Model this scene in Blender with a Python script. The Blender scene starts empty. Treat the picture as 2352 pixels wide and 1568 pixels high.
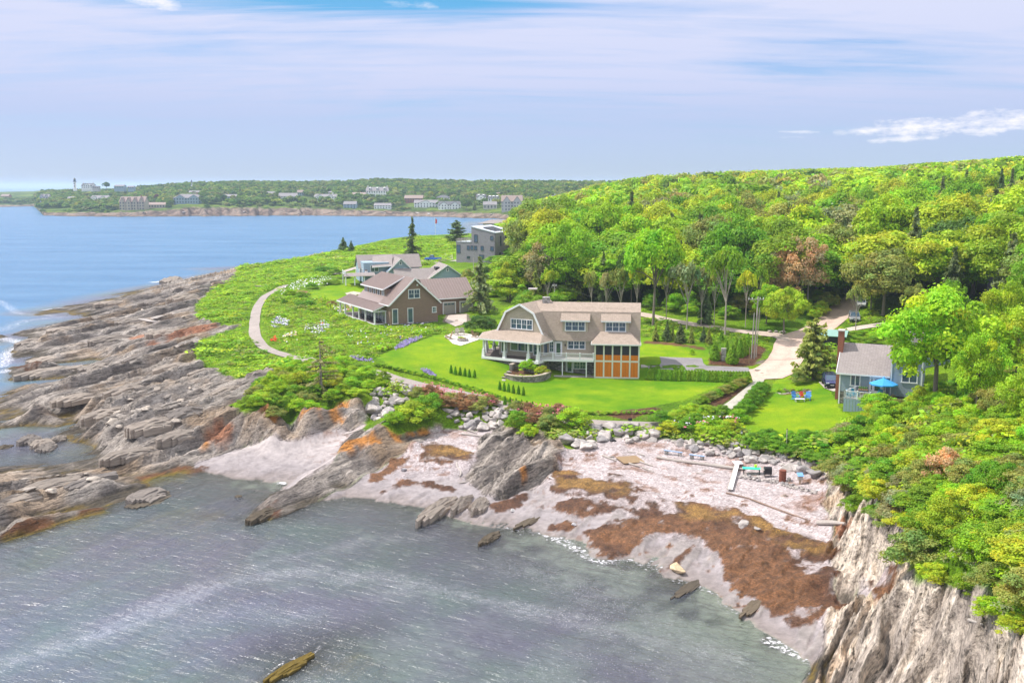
import bpy, math, random
import numpy as np
from mathutils import Vector, Matrix
from mathutils.geometry import delaunay_2d_cdt
R = math.radians
PI = math.pi
random.seed(7)
C = bpy.context.scene.collection
scn = bpy.context.scene

# ------------------------------------------------------------------ camera
CAMZ = 34.0
F = 2250.0
PITCH = math.atan(357.0 / F)
CP, SP = math.cos(PITCH), math.sin(PITCH)
cam_d = bpy.data.cameras.new('camera')
cam_d.sensor_width = 36.0
cam_d.lens = 36.0 * F / 2352.0
cam_d.clip_start = 0.5
cam_d.clip_end = 60000.0
cam = bpy.data.objects.new('camera', cam_d)
C.objects.link(cam)
cam.location = (0, 0, CAMZ)
cam.rotation_euler = (PI / 2 - PITCH, 0, 0)
scn.camera = cam

# The site was surveyed from the photograph: a reading (px, py) in a 2352 x 1568 frame plus
# a known height gives the plan position of a feature of the place.
def ray(px, py):
    a = (px - 1176.0) / F
    b = (784.0 - py) / F
    return a, CP + b * SP, -SP + b * CP
def D(px, py, z):
    dx, dy, dz = ray(px, py)
    t = (z - CAMZ) / dz
    return Vector((dx * t, dy * t, z))

# ------------------------------------------------------------------ object helpers
def link(o, parent=None):
    C.objects.link(o)
    if parent is not None:
        o.parent = parent
    return o
def tag(o, label=None, cat=None, group=None, kind=None):
    if label: o['label'] = label
    if cat: o['category'] = cat
    if group: o['group'] = group
    if kind: o['kind'] = kind
    return o
def thing(name, label, cat, loc=(0, 0, 0), rz=0.0, group=None):
    o = bpy.data.objects.new(name, None)
    o.empty_display_size = 0.3
    o.location = loc
    o.rotation_euler = (0, 0, rz)
    link(o)
    return tag(o, label, cat, group)
def copy_tree(o, parent=None):
    c = o.copy()
    C.objects.link(c)
    if parent is not None: c.parent = parent
    for ch in list(o.children):
        copy_tree(ch, c)
    return c

class MB:
    """collects shapes that become ONE mesh object"""
    def __init__(s):
        s.v = []; s.f = []; s.m = []; s.mi = 0
    def add(s, verts, faces, mi=None):
        n = len(s.v)
        s.v += [tuple(p) for p in verts]
        s.f += [tuple(i + n for i in f) for f in faces]
        s.m += [s.mi if mi is None else mi] * len(faces)
        return s
    def box(s, x0, x1, y0, y1, z0, z1, mi=None):
        v = [(x, y, z) for z in (z0, z1) for y in (y0, y1) for x in (x0, x1)]
        return s.add(v, [(0, 2, 3, 1), (4, 5, 7, 6), (0, 1, 5, 4), (2, 6, 7, 3), (0, 4, 6, 2), (1, 3, 7, 5)], mi)
    def poly(s, pts, mi=None):
        return s.add(pts, [tuple(range(len(pts)))], mi)
    def slab(s, pts, t=0.15, mi=None):
        """thick sheet: pts counter-clockwise seen from above, thickened downwards along the normal"""
        p = [Vector(q) for q in pts]
        n = Vector((0, 0, 0))
        for i in range(len(p)):
            a, b = p[i], p[(i + 1) % len(p)]
            n += Vector(((a.y - b.y) * (a.z + b.z), (a.z - b.z) * (a.x + b.x), (a.x - b.x) * (a.y + b.y)))
        n.normalize()
        k = len(p)
        v = p + [q - n * t for q in p]
        f = [tuple(range(k)), tuple(reversed(range(k, 2 * k)))]
        f += [(i, i + k, (i + 1) % k + k, (i + 1) % k) for i in range(k)]
        return s.add(v, f, mi)
    def prism(s, pts, y0, y1, mi=None):
        """polygon in (x,z) extruded from y0 to y1"""
        k = len(pts)
        v = [(x, y0, z) for x, z in pts] + [(x, y1, z) for x, z in pts]
        f = [tuple(range(k)), tuple(reversed(range(k, 2 * k)))]
        f += [(i, i + k, (i + 1) % k + k, (i + 1) % k) for i in range(k)]
        return s.add(v, f, mi)
    def prismx(s, pts, x0, x1, mi=None):
        """polygon in (y,z) extruded from x0 to x1"""
        k = len(pts)
        v = [(x0, y, z) for y, z in pts] + [(x1, y, z) for y, z in pts]
        f = [tuple(reversed(range(k))), tuple(range(k, 2 * k))]
        f += [(i, (i + 1) % k, (i + 1) % k + k, i + k) for i in range(k)]
        return s.add(v, f, mi)
    def prismz(s, pts, z0, z1, mi=None):
        k = len(pts)
        v = [(x, y, z0) for x, y in pts] + [(x, y, z1) for x, y in pts]
        f = [tuple(reversed(range(k))), tuple(range(k, 2 * k))]
        f += [(i, (i + 1) % k, (i + 1) % k + k, i + k) for i in range(k)]
        return s.add(v, f, mi)
    def bar(s, p, q, w=0.1, h=None, mi=None):
        """square bar between two points"""
        h = h or w
        p, q = Vector(p), Vector(q)
        d = (q - p)
        if d.length < 1e-6: return s
        d.normalize()
        up = Vector((0, 0, 1)) if abs(d.z) < 0.95 else Vector((1, 0, 0))
        a = d.cross(up).normalized() * w / 2
        b = a.cross(d).normalized() * h / 2
        v = [p - a - b, p + a - b, p + a + b, p - a + b, q - a - b, q + a - b, q + a + b, q - a + b]
        return s.add(v, [(0, 3, 2, 1), (4, 5, 6, 7), (0, 1, 5, 4), (1, 2, 6, 5), (2, 3, 7, 6), (3, 0, 4, 7)], mi)
    def tube(s, pts, r, n=8, mi=None, cap=True):
        pts = [Vector(p) for p in pts]
        rs = r if isinstance(r, (list, tuple)) else [r] * len(pts)
        v = []; f = []
        for i, p in enumerate(pts):
            a = pts[max(i - 1, 0)]; b = pts[min(i + 1, len(pts) - 1)]
            d = (b - a).normalized() if (b - a).length > 1e-9 else Vector((0, 0, 1))
            up = Vector((0, 0, 1)) if abs(d.z) < 0.95 else Vector((1, 0, 0))
            x = d.cross(up).normalized(); y = d.cross(x).normalized()
            for k in range(n):
                t = 2 * PI * k / n
                v.append(p + (x * math.cos(t) + y * math.sin(t)) * rs[i])
        for i in range(len(pts) - 1):
            for k in range(n):
                a = i * n + k; b = i * n + (k + 1) % n
                f.append((a, a + n, b + n, b))
        if cap:
            f.append(tuple(range(n)))
            f.append(tuple(reversed(range((len(pts) - 1) * n, len(pts) * n))))
        return s.add(v, f, mi)
    def cone(s, c, r, z0, z1, r2=0.0, n=12, mi=None):
        return s.tube([(c[0], c[1], z0), (c[0], c[1], z1)], [r, max(r2, 0.001)], n, mi)
    def build(s, name, mats, parent=None, loc=None, rz=None, smooth=False):
        me = bpy.data.meshes.new(name)
        me.from_pydata(s.v, [], s.f)
        if not isinstance(mats, (list, tuple)): mats = [mats]
        for m in mats: me.materials.append(m)
        me.polygons.foreach_set('material_index', s.m)
        if smooth: me.polygons.foreach_set('use_smooth', [True] * len(s.f))
        me.update()
        o = bpy.data.objects.new(name, me)
        if loc is not None: o.location = loc
        if rz is not None: o.rotation_euler = (0, 0, rz)
        return link(o, parent)

def arr_mesh(name, V, Q, mats, col=None, smooth=False, attrs=None, mi=None):
    """mesh from numpy vertex array and quad (or tri) index array"""
    me = bpy.data.meshes.new(name)
    V = np.asarray(V, dtype=np.float32); Q = np.asarray(Q, dtype=np.int32)
    k = Q.shape[1]
    me.vertices.add(len(V)); me.vertices.foreach_set('co', V.ravel())
    me.loops.add(Q.size); me.loops.foreach_set('vertex_index', Q.ravel())
    me.polygons.add(len(Q))
    me.polygons.foreach_set('loop_start', np.arange(0, Q.size, k, dtype=np.int32))
    try: me.polygons.foreach_set('loop_total', np.full(len(Q), k, dtype=np.int32))
    except Exception: pass
    me.polygons.foreach_set('use_smooth', np.full(len(Q), smooth, dtype=bool))
    if not isinstance(mats, (list, tuple)): mats = [mats]
    for m in mats: me.materials.append(m)
    if mi is not None: me.polygons.foreach_set('material_index', np.asarray(mi, dtype=np.int32))
    me.update(calc_edges=True)
    if col is not None:
        a = me.attributes.new('col', 'FLOAT_COLOR', 'POINT')
        c = np.ones((len(V), 4), dtype=np.float32); c[:, :3] = col
        a.data.foreach_set('color', c.ravel())
    for nm, val in (attrs or {}).items():
        a = me.attributes.new(nm, 'FLOAT', 'POINT')
        a.data.foreach_set('value', np.asarray(val, dtype=np.float32))
    return me

# ------------------------------------------------------------------ numpy noise
def _h(ix, iy, seed):
    ix = ix.astype(np.int64) & 0xffffffff; iy = iy.astype(np.int64) & 0xffffffff
    n = (ix * 374761393 + iy * 668265263 + seed * 974634777) & 0xffffffff
    n = ((n ^ (n >> 13)) * 1274126177) & 0xffffffff
    n = ((n ^ (n >> 15)) * 2246822519) & 0xffffffff
    return ((n ^ (n >> 16)) & 0xffffff).astype(np.float64) / float(0xffffff)
def vn(x, y, seed=0):
    xi = np.floor(x); yi = np.floor(y); fx = x - xi; fy = y - yi
    fx = fx * fx * (3 - 2 * fx); fy = fy * fy * (3 - 2 * fy)
    a = _h(xi, yi, seed); b = _h(xi + 1, yi, seed); c = _h(xi, yi + 1, seed); d = _h(xi + 1, yi + 1, seed)
    return (a * (1 - fx) + b * fx) * (1 - fy) + (c * (1 - fx) + d * fx) * fy
def fbm(x, y, seed=0, o=4):
    s = 0; a = 0.5; t = 0
    for i in range(o):
        s = s + a * vn(x * 2 ** i + 17.3 * i, y * 2 ** i - 9.1 * i, seed + i); t += a; a *= 0.55
    return s / t
def sm(x, a, b):
    t = np.clip((x - a) / (b - a), 0, 1)
    return t * t * (3 - 2 * t)

# ------------------------------------------------------------------ materials
def nd(nt, t, loc=None, **kw):
    n = nt.nodes.new(t)
    for k, v in kw.items():
        if k.startswith('i_'): n.inputs[k[2:].replace('_', ' ')].default_value = v
        else: setattr(n, k, v)
    return n
def newmat(name):
    m = bpy.data.materials.new(name); m.use_nodes = True
    nt = m.node_tree; nt.nodes.clear()
    out = nt.nodes.new('ShaderNodeOutputMaterial')
    b = nt.nodes.new('ShaderNodeBsdfPrincipled')
    nt.links.new(b.outputs[0], out.inputs[0])
    return m, nt, b, out
def mathn(nt, op, a, b=None, clamp=False):
    n = nt.nodes.new('ShaderNodeMath'); n.operation = op; n.use_clamp = clamp
    for i, x in enumerate((a, b)):
        if x is None: continue
        if isinstance(x, (int, float)): n.inputs[i].default_value = x
        else: nt.links.new(x, n.inputs[i])
    return n.outputs[0]
def mixc(nt, fac, a, b, blend='MIX'):
    n = nt.nodes.new('ShaderNodeMix'); n.data_type = 'RGBA'; n.blend_type = blend
    for s, x in ((n.inputs[0], fac), (n.inputs[6], a), (n.inputs[7], b)):
        if isinstance(x, (int, float)): s.default_value = x
        elif isinstance(x, (tuple, list)): s.default_value = (x[0], x[1], x[2], 1)
        else: nt.links.new(x, s)
    return n.outputs[2]
def noise(nt, vec, scale, detail=3, rough=0.55, dist=0.0):
    n = nt.nodes.new('ShaderNodeTexNoise'); n.inputs['Scale'].default_value = scale
    n.inputs['Detail'].default_value = detail; n.inputs['Roughness'].default_value = rough
    n.inputs['Distortion'].default_value = dist
    if vec is not None: nt.links.new(vec, n.inputs['Vector'])
    return n.outputs[0]
def ramp(nt, fac, stops):
    n = nt.nodes.new('ShaderNodeValToRGB')
    while len(n.color_ramp.elements) < len(stops): n.color_ramp.elements.new(0.5)
    for e, (p, c) in zip(n.color_ramp.elements, stops):
        e.position = p; e.color = (c[0], c[1], c[2], 1) if not isinstance(c, (int, float)) else (c, c, c, 1)
    nt.links.new(fac, n.inputs[0])
    return n.outputs[0]
def objco(nt):
    return nt.nodes.new('ShaderNodeTexCoord').outputs['Object']
def mapping(nt, vec, scale=(1, 1, 1), rot=(0, 0, 0)):
    n = nt.nodes.new('ShaderNodeMapping')
    n.inputs['Scale'].default_value = scale; n.inputs['Rotation'].default_value = rot
    nt.links.new(vec, n.inputs['Vector'])
    return n.outputs[0]
def bump(nt, h, strength, dist, bsdf):
    n = nt.nodes.new('ShaderNodeBump'); n.inputs['Strength'].default_value = strength
    n.inputs['Distance'].default_value = dist
    nt.links.new(h, n.inputs['Height'])
    nt.links.new(n.outputs[0], bsdf.inputs['Normal'])
    return n

def plain(name, col, rough=0.7, var=0.15, scale=2.0, spec=0.3, metal=0.0, bmp=0.0):
    m, nt, b, out = newmat(name)
    o = objco(nt)
    f = noise(nt, o, scale, 4)
    c = mixc(nt, f, tuple(x * (1 - var) for x in col), tuple(min(1, x * (1 + var)) for x in col))
    f2 = noise(nt, o, scale * 9, 3)
    c = mixc(nt, mathn(nt, 'MULTIPLY', f2, var * 1.2), c, tuple(x * 0.5 for x in col))
    nt.links.new(c, b.inputs['Base Color'])
    b.inputs['Roughness'].default_value = rough
    b.inputs['Specular IOR Level'].default_value = spec
    b.inputs['Metallic'].default_value = metal
    if bmp: bump(nt, f2, bmp, 0.05, b)
    return m
def shingle(name, col, rowh=0.18, w=0.3, var=0.35, axis='wall', rough=0.85, mortar=0.45, bmp=0.5):
    """courses of shingles or clapboards; axis wall = courses stacked in z, roof = follows the slope"""
    m, nt, b, out = newmat(name)
    o = objco(nt)
    sep = nt.nodes.new('ShaderNodeSeparateXYZ'); nt.links.new(o, sep.inputs[0])
    comb = nt.nodes.new('ShaderNodeCombineXYZ')
    nt.links.new(mathn(nt, 'ADD', sep.outputs[0], sep.outputs[1]), comb.inputs[0])
    if axis == 'wall': nt.links.new(sep.outputs[2], comb.inputs[1])
    else: nt.links.new(mathn(nt, 'MULTIPLY', sep.outputs[2], 1.6), comb.inputs[1])
    br = nt.nodes.new('ShaderNodeTexBrick')
    br.inputs['Scale'].default_value = 1.0
    br.inputs['Brick Width'].default_value = w; br.inputs['Row Height'].default_value = rowh
    br.inputs['Mortar Size'].default_value = 0.018; br.inputs['Mortar Smooth'].default_value = 0.3
    br.inputs['Bias'].default_value = 0.0
    br.inputs['Color1'].default_value = (*[x * (1 - var) for x in col], 1)
    br.inputs['Color2'].default_value = (*[min(1, x * (1 + var)) for x in col], 1)
    br.inputs['Mortar'].default_value = (*[x * mortar for x in col], 1)
    nt.links.new(comb.outputs[0], br.inputs['Vector'])
    f = noise(nt, o, 0.6, 5, 0.6)
    c = mixc(nt, f, br.outputs[0], mixc(nt, 1.0, br.outputs[0], (0.72, 0.72, 0.74), 'MULTIPLY'))
    f2 = noise(nt, o, 14.0, 2)
    c = mixc(nt, mathn(nt, 'MULTIPLY', f2, 0.45), c, tuple(min(1, x * 1.5) for x in col))
    nt.links.new(c, b.inputs['Base Color'])
    b.inputs['Roughness'].default_value = rough; b.inputs['Specular IOR Level'].default_value = 0.2
    bump(nt, mathn(nt, 'SUBTRACT', 1.0, br.outputs['Fac']), bmp, 0.03, b)
    return m
def stone(name, col, scale=2.5, var=0.5, mortar=0.35):
    m, nt, b, out = newmat(name)
    o = objco(nt)
    v = nt.nodes.new('ShaderNodeTexVoronoi'); v.inputs['Scale'].default_value = scale
    v2 = nt.nodes.new('ShaderNodeTexVoronoi'); v2.feature = 'DISTANCE_TO_EDGE'; v2.inputs['Scale'].default_value = scale
    mp = mapping(nt, o, (1, 1, 1.8))
    nt.links.new(mp, v.inputs[0]); nt.links.new(mp, v2.inputs[0])
    sep = nt.nodes.new('ShaderNodeSeparateColor'); nt.links.new(v.outputs['Color'], sep.inputs[0])
    c = mixc(nt, sep.outputs[0], tuple(x * (1 - var) for x in col), tuple(min(1, x * (1 + var)) for x in col))
    e = ramp(nt, v2.outputs['Distance'], [(0.0, mortar), (0.08, 1.0)])
    c = mixc(nt, 1.0, c, e, 'MULTIPLY')
    nt.links.new(c, b.inputs['Base Color']); b.inputs['Roughness'].default_value = 0.9
    bump(nt, e, 0.6, 0.05, b)
    return m
def glassm(name, col=(0.03, 0.05, 0.08), rough=0.06):
    m, nt, b, out = newmat(name)
    o = objco(nt)
    f = noise(nt, o, 0.9, 2)
    c = mixc(nt, f, col, tuple(x * 2.4 for x in col))
    nt.links.new(c, b.inputs['Base Color'])
    b.inputs['Roughness'].default_value = rough; b.inputs['Specular IOR Level'].default_value = 0.9
    b.inputs['Coat Weight'].default_value = 0.5; b.inputs['Coat Roughness'].default_value = 0.03
    bump(nt, f, 0.06, 0.05, b)
    return m
# ------------------------------------------------------------------ survey of the ground: lines of (px, py, height)
CTRL = [
 # far bluff crest of the point
 [(560,612,3),(620,603,4),(700,590,5),(760,578,6),(830,563,7),(900,547,8),(960,541,8.3),(1040,545,8.5),(1130,532,8.5)],
 # shore of the open coast
 [(555,617,.3),(500,629,.3),(440,640,.2),(400,650,.3),(330,665,.3),(290,681,.2),(220,696,.3),(150,707,.2),(95,718,.1),(85,724,0)],
 [(90,735,-.7),(143,728,-.5),(110,745,-.7),(190,730,-.2)],
 [(215,740,1.2),(150,752,1.0),(90,762,.7),(0,768,.4),(-120,790,.2)],
 [(0,780,-.9),(40,777,-.6),(60,785,-.3),(0,808,-1)],
 [(30,802,.1),(60,795,.9),(110,780,1.4),(130,800,1.0),(97,806,.3)],
 [(22,843,.1),(80,833,.7),(150,815,1.2),(220,800,1.5)],
 [(0,855,-1),(60,851,-.8),(130,845,-.7),(200,835,-.5),(250,829,-.2)],
 [(25,874,.1),(80,862,.7),(150,852,.8),(187,846,.4)],
 [(0,895,-1),(80,885,-.8),(150,880,-.6),(215,872,-.4),(170,862,-.3)],
 [(175,868,.5),(215,855,1.0),(240,848,1.2)],
 [(-100,960,.3),(0,934,.4),(60,905,.9),(120,885,1.4),(127,884,1.6)],
 [(0,950,2.0),(80,930,2.4),(160,905,2.6),(230,890,2.2)],
 [(-60,990,-.3),(0,981,-.2),(60,968,-.1),(130,955,0),(170,947,.2)],
 [(0,1000,-.9),(60,1030,-1),(120,1000,-.8),(160,985,-.6),(190,1010,-.7),(150,1060,-.6),(60,1060,-.7),(210,1035,-.5),(-80,1040,-1)],
 [(140,972,.2),(170,1000,.4),(235,1030,.2),(233,1050,.1)],
 [(230,970,1.8),(250,1000,2.0),(300,960,2.8),(320,1000,2.9)],
 # meadow edge over the ledges
 [(520,640,4.0),(470,668,4.2),(440,700,4.3),(450,740,4.5),(480,760,4.8),(450,800,4.6),(455,830,4.5),(500,870,4.7),(560,875,5.0),(620,855,5.2)],
 [(400,665,2.4),(350,705,2.4),(260,745,2.0),(300,800,2.6),(330,860,2.8),(250,930,2.2),(400,930,3.4),(440,900,3.8),(360,760,3.3),(380,830,3.7),(430,870,4.2)],
 [(540,930,4.8),(600,945,4.9),(700,941,4.9),(770,930,4.8),(830,920,4.8)],
 [(500,920,4.2),(450,950,3.8),(560,900,5.0)],
 # cliff over the sand cove
 [(330,1020,2.6),(390,1000,3.0),(440,985,3.4),(490,968,3.8),(560,957,4.3),(640,951,4.6),(700,947,4.7),(760,938,4.7),(830,928,4.7)],
 [(250,1076,.8),(332,1086,.4),(400,1074,.4),(444,1064,.4),(480,1050,.7),(572,1027,.9),(660,1009,1.1),(768,985,1.4),(836,968,1.8)],
 # big low shelf, lower left
 [(-200,1100,.2),(0,1078,.2),(68,1076,.3),(140,1086,.3),(200,1092,.9),(330,1095,.2)],
 [(-200,1180,2.0),(-60,1150,1.8),(60,1120,1.7),(150,1115,1.7),(250,1110,1.3),(300,1110,.7)],
 [(-200,1320,0),(0,1247,0),(132,1206,0),(140,1182,.1),(240,1158,0),(268,1153,0),(328,1097,0)],
 [(-60,1240,.9),(60,1200,1.0),(140,1165,1.1)],
 [(-200,1400,-1.8),(0,1290,-1.4),(150,1235,-1.1),(300,1190,-.9),(400,1130,-.6),(500,1120,-.4),(560,1140,-.35),(568,1235,-1.1),(700,1225,-1),(800,1178,-.6),(900,1185,-.5),(1000,1205,-.4)],
 [(340,1110,-.3),(400,1090,-.2),(450,1090,-.25),(380,1100,-.3)],
 # sand cove
 [(408,1081,0),(520,1093,.03),(640,1103,.03),(690,1095,.05)],
 [(520,1072,.35),(600,1050,.6),(700,1035,.9),(620,1070,.35)],
 [(800,995,1.6),(845,975,2.1)],
 # tongue of rock
 [(590,1170,.4),(630,1140,1.1),(700,1098,1.8),(760,1055,2.6),(800,1018,3.3),(860,998,3.9),(940,988,3.9)],
 [(784,1036,1.2),(768,1057,.9),(720,1086,.3),(650,1128,-.1),(600,1158,-.2),(566,1203,-.3)],
 [(640,1194,-.2),(720,1152,-.05),(784,1117,.15),(859,1074,.7),(934,1037,1.2),(975,1006,1.9)],
 # gravel beach
 [(784,1140,0),(866,1150,0),(944,1160,0),(996,1174,0),(1084,1198,0),(1159,1200,0),(1254,1222,0),(1374,1250,0),(1385,1285,0),(1446,1274,0),(1530,1273,0),(1554,1331,0),(1614,1348,0),(1656,1363,0),(1700,1405,0),(1750,1452,0),(1800,1478,0),(1850,1505,0),(1872,1535,0)],
 [(860,1100,.5),(1000,1110,.6),(1040,1140,.4),(1150,1160,.4),(1330,1190,.55),(1500,1230,.55),(1650,1280,.5),(1750,1350,.5),(1850,1430,.4)],
 [(900,1062,1.0),(960,1045,1.3),(1050,1060,1.2),(1270,1100,1.25),(1400,1120,1.3),(1550,1150,1.3),(1700,1190,1.25),(1860,1240,1.2)],
 [(990,992,2.0),(1050,988,2.2),(1100,988,2.3),(1290,1045,2.3),(1400,1040,2.3),(1500,1035,2.3),(1600,1050,2.3),(1700,1075,2.2),(1800,1100,2.2),(1880,1120,2.4)],
 [(1254,1262,-.3),(1374,1305,-.35),(1500,1345,-.4),(1600,1400,-.35),(1700,1490,-.4),(1800,1560,-.5)],
 [(0,1568,-2.4),(400,1500,-2.2),(800,1450,-1.6),(1200,1400,-1.2),(1200,1568,-1.6),(1500,1568,-1.0),(-300,1700,-2.5),(1200,1900,-2.5),(1700,1900,-1.5)],
 [(615,1568,-.2),(645,1548,.12),(680,1528,.16),(712,1505,.12),(740,1485,-.3)], [(600,1600,-.6),(700,1560,-.6),(620,1530,-.7),(690,1500,-.7)],
 # bare rock between the two beaches
 [(1062,1096,.7),(1096,1048,1.3),(1109,1003,2.2)],
 [(1096,1128,.4),(1134,1146,.4),(1171,1143,.5),(1219,1131,.6),(1246,1111,.9),(1286,1073,1.4)],
 [(1120,1065,2.0),(1140,1030,2.8),(1160,1005,3.4),(1230,1012,3.6),(1275,1035,3.0)],
 [(1150,1110,1.6),(1200,1085,2.3),(1240,1070,2.4)],
 # bank and coast walk
 [(850,872,5.7),(940,886,5.4),(1000,892,5.1),(1100,907,4.8),(1165,926,4.6),(1250,947,4.3),(1370,969,4.1),(1480,974,4.0),(1560,977,4.0),(1680,1000,4.0),(1760,1015,4.0),(1860,1008,4.4)],
 [(850,900,4.9),(900,905,4.6),(960,905,4.9),(1060,930,4.5),(1160,950,4.1)],
 [(850,962,2.1),(880,960,2.2)], [(900,945,4.8),(980,935,4.9)],[(1040,985,2.3),(1150,990,2.5)],
 [(1290,1005,3.0),(1400,1000,3.1),(1510,1000,3.1),(1620,1025,3.0),(1750,1050,3.0)],
 # lawn of the shingled house
 [(870,826,7.1),(960,790,7.5),(1050,770,7.5),(1100,770,7.5)],
 [(1000,815,7.0),(1108,822,6.55),(1180,830,6.1),(1238,832,5.7)],
 [(960,860,5.9),(1060,880,5.3),(1150,900,4.8)],
 [(1160,865,4.9),(1180,872,4.6),(1265,874,4.35),(1360,866,4.25),(1470,872,4.2),(1560,873,4.3),(1660,876,4.5)],
 [(1150,840,5.9),(1265,845,5.0),(1285,850,4.5),(1340,838,4.4)],
 [(1200,908,4.45),(1400,942,4.15),(1550,920,4.15),(1640,900,4.4)],
 [(1500,845,5.4),(1600,845,5.3),(1700,848,5.2),(1735,862,4.9)],
 [(1490,805,6.1),(1620,800,6.2),(1640,830,5.7)],
 [(1480,775,7.0),(1620,790,6.8),(1700,780,6.9)],
 [(1300,745,7.3),(1200,755,7.3)],
 [(1480,723,7.9),(1560,741,7.8),(1680,759,7.5),(1790,768,7.0),(1820,785,6.4),(1800,820,5.7),(1765,850,5.2)],
 [(1880,758,7.2),(1925,724,8.6),(1945,700,10),(1965,680,11.5),(1985,650,13.5)],
 # second lawn
 [(1700,1000,4.1),(1780,940,4.6),(1900,955,4.8),(1760,900,4.9),(1850,880,5.3),(1900,885,5.5),(1880,830,6.2)],
 # meadow by the walk
 [(560,700,5.6),(600,700,6.3),(590,760,6.1),(560,800,5.5),(640,812,5.9),(694,823,5.9),(760,845,5.9),(840,855,5.9)],
 [(640,660,6.8),(700,680,7.2),(700,760,6.8),(760,800,6.9),(800,780,7.2)],
 [(780,720,7.4),(860,750,7.4),(900,750,7.3),(1006,742,7.4),(1060,735,7.6),(1100,740,7.5)],
 [(820,650,8),(850,640,8.1),(960,610,8.8),(1000,602,9.2),(1046,602,9.4),(1110,600,9.8),(1100,640,8.8),(1150,680,8.3)],
 [(640,620,6.0),(700,620,6.8),(760,600,7.2),(700,650,7.0),(900,575,8.6),(640,880,5.4),(720,880,5.6),(800,890,5.3),(600,905,5.1)],
 # cliff and wooded slope on the near side
 [(1905,1243,1.2),(1901,1310,.8),(1942,1362,.7),(1968,1347,1.0),(1985,1300,1.6)],
 [(2010,1325,1.2),(2035,1345,1.3),(2010,1378,.9),(1985,1388,.8),(1912,1396,.5),(1890,1486,.2),(1849,1568,0),(1810,1660,0)],
 [(1960,1180,3.8),(2010,1195,5.0),(2045,1225,6),(2000,1262,3.6),(1955,1255,2.6),(1900,1180,2.2),(1945,1310,2.0)],
 [(2055,1269,5.5),(2100,1317,6.6),(2137,1329,7.2),(2227,1336,8),(2240,1377,8.8),(2262,1404,9.4),(2347,1447,10.5),(2500,1500,12)],
 [(2050,1330,4.2),(2050,1400,3.3),(2000,1500,2.2),(2120,1500,4.8),(2200,1568,6.2),(2300,1500,8.8),(2150,1420,6.0),(2400,1700,9)],
 [(1890,1080,3.2),(1905,1010,4.4),(1960,960,5),(2050,955,6.4),(2110,920,7),(2200,1000,9.5),(2350,1000,12.5),(2500,1000,14)],
 [(2200,1150,9.3),(2350,1200,12),(2060,1080,7),(1960,1100,4.6),(2352,1350,11.5),(2200,1280,8.5),(2500,1300,14)],
 [(2110,860,8),(2250,860,9.5),(2350,850,11),(2050,800,8),(2000,780,7.4),(2150,760,10)],
]
WPTS = [(-150,45,-4),(-150,100,-3),(-120,75,-1.5),(-170,180,-4),(-230,300,-6),(-300,460,-8),(-60,480,-8),(-200,640,-9),(-460,640,-12),(-460,20,-12),(-460,300,-12),
 (-118,200,-1.5),(-135,260,-2.5),(-118,330,-4),(-90,380,-5),(-60,420,-6),(0,430,-6),
 (55,22,15),(70,40,16),(110,60,20),(140,100,21),(160,150,23),(30,22,5),(20,22,-.5),(0,22,-2.5),(-60,22,-3),
 (460,20,40),(300,120,34),(460,300,44),(460,640,46),(320,640,42),(200,640,30),(100,640,12),(40,640,2)]
for x_, d_, z_ in [(1180,350,11),(1260,390,14),(1360,420,19),(1530,450,25),(1750,480,30),(2000,480,33),(2352,450,38),(2700,450,42),
        (1280,250,11.5),(1500,250,12.5),(1750,250,15),(2000,250,18),(2250,250,22),(2500,250,27),(1280,180,9.5),(1500,170,9.5),(1700,170,10),(1850,165,10.5),(2100,170,13),(2350,160,16),
        (2150,120,10.5),(2350,110,13),(1160,300,10),(1160,420,6),(1230,500,10)]:
    WPTS.append(((x_ - 1176) / 1568 * d_, d_, z_))
pts = [(a_, b_ * 1.435, c_) for a_, b_, c_ in WPTS]
for ln in CTRL:
    P = [D(*p) for p in ln]
    for a, b in zip(P[:-1], P[1:]):
        n = max(1, int((b - a).length / 4.0))
        for i in range(n): pts.append(tuple(a.lerp(b, i / n)))
    pts.append(tuple(P[-1]))
X0, X1, Y0, Y1, CS = -460.0, 460.0, 28.0, 918.0, 0.5
NX, NY = int((X1 - X0) / CS) + 1, int((Y1 - Y0) / CS) + 1
def tin():
    v2 = [Vector((p[0], p[1])) for p in pts]
    vo, eo, fo, ov, oe, of = delaunay_2d_cdt(v2, [], [], 0, 1e-3)
    zz = [pts[o[0]][2] if o else 0.0 for o in ov]
    Z = np.full((NY, NX), -6.0)
    for f in fo:
        if len(f) != 3: continue
        (xa, ya), (xb, yb), (xc, yc) = [(vo[i].x, vo[i].y) for i in f]
        za, zb, zc = [zz[i] for i in f]
        den = (yb - yc) * (xa - xc) + (xc - xb) * (ya - yc)
        if abs(den) < 1e-9: continue
        i0 = max(0, int((min(xa, xb, xc) - X0) / CS)); i1 = min(NX - 1, int((max(xa, xb, xc) - X0) / CS) + 1)
        j0 = max(0, int((min(ya, yb, yc) - Y0) / CS)); j1 = min(NY - 1, int((max(ya, yb, yc) - Y0) / CS) + 1)
        if i1 < i0 or j1 < j0: continue
        gx, gy = np.meshgrid(X0 + np.arange(i0, i1 + 1) * CS, Y0 + np.arange(j0, j1 + 1) * CS)
        l1 = ((yb - yc) * (gx - xc) + (xc - xb) * (gy - yc)) / den
        l2 = ((yc - ya) * (gx - xc) + (xa - xc) * (gy - yc)) / den
        l3 = 1 - l1 - l2
        m = (l1 >= -1e-6) & (l2 >= -1e-6) & (l3 >= -1e-6)
        sub = Z[j0:j1 + 1, i0:i1 + 1]
        sub[m] = (l1 * za + l2 * zb + l3 * zc)[m]
    return Z
ZB = tin()
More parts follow.
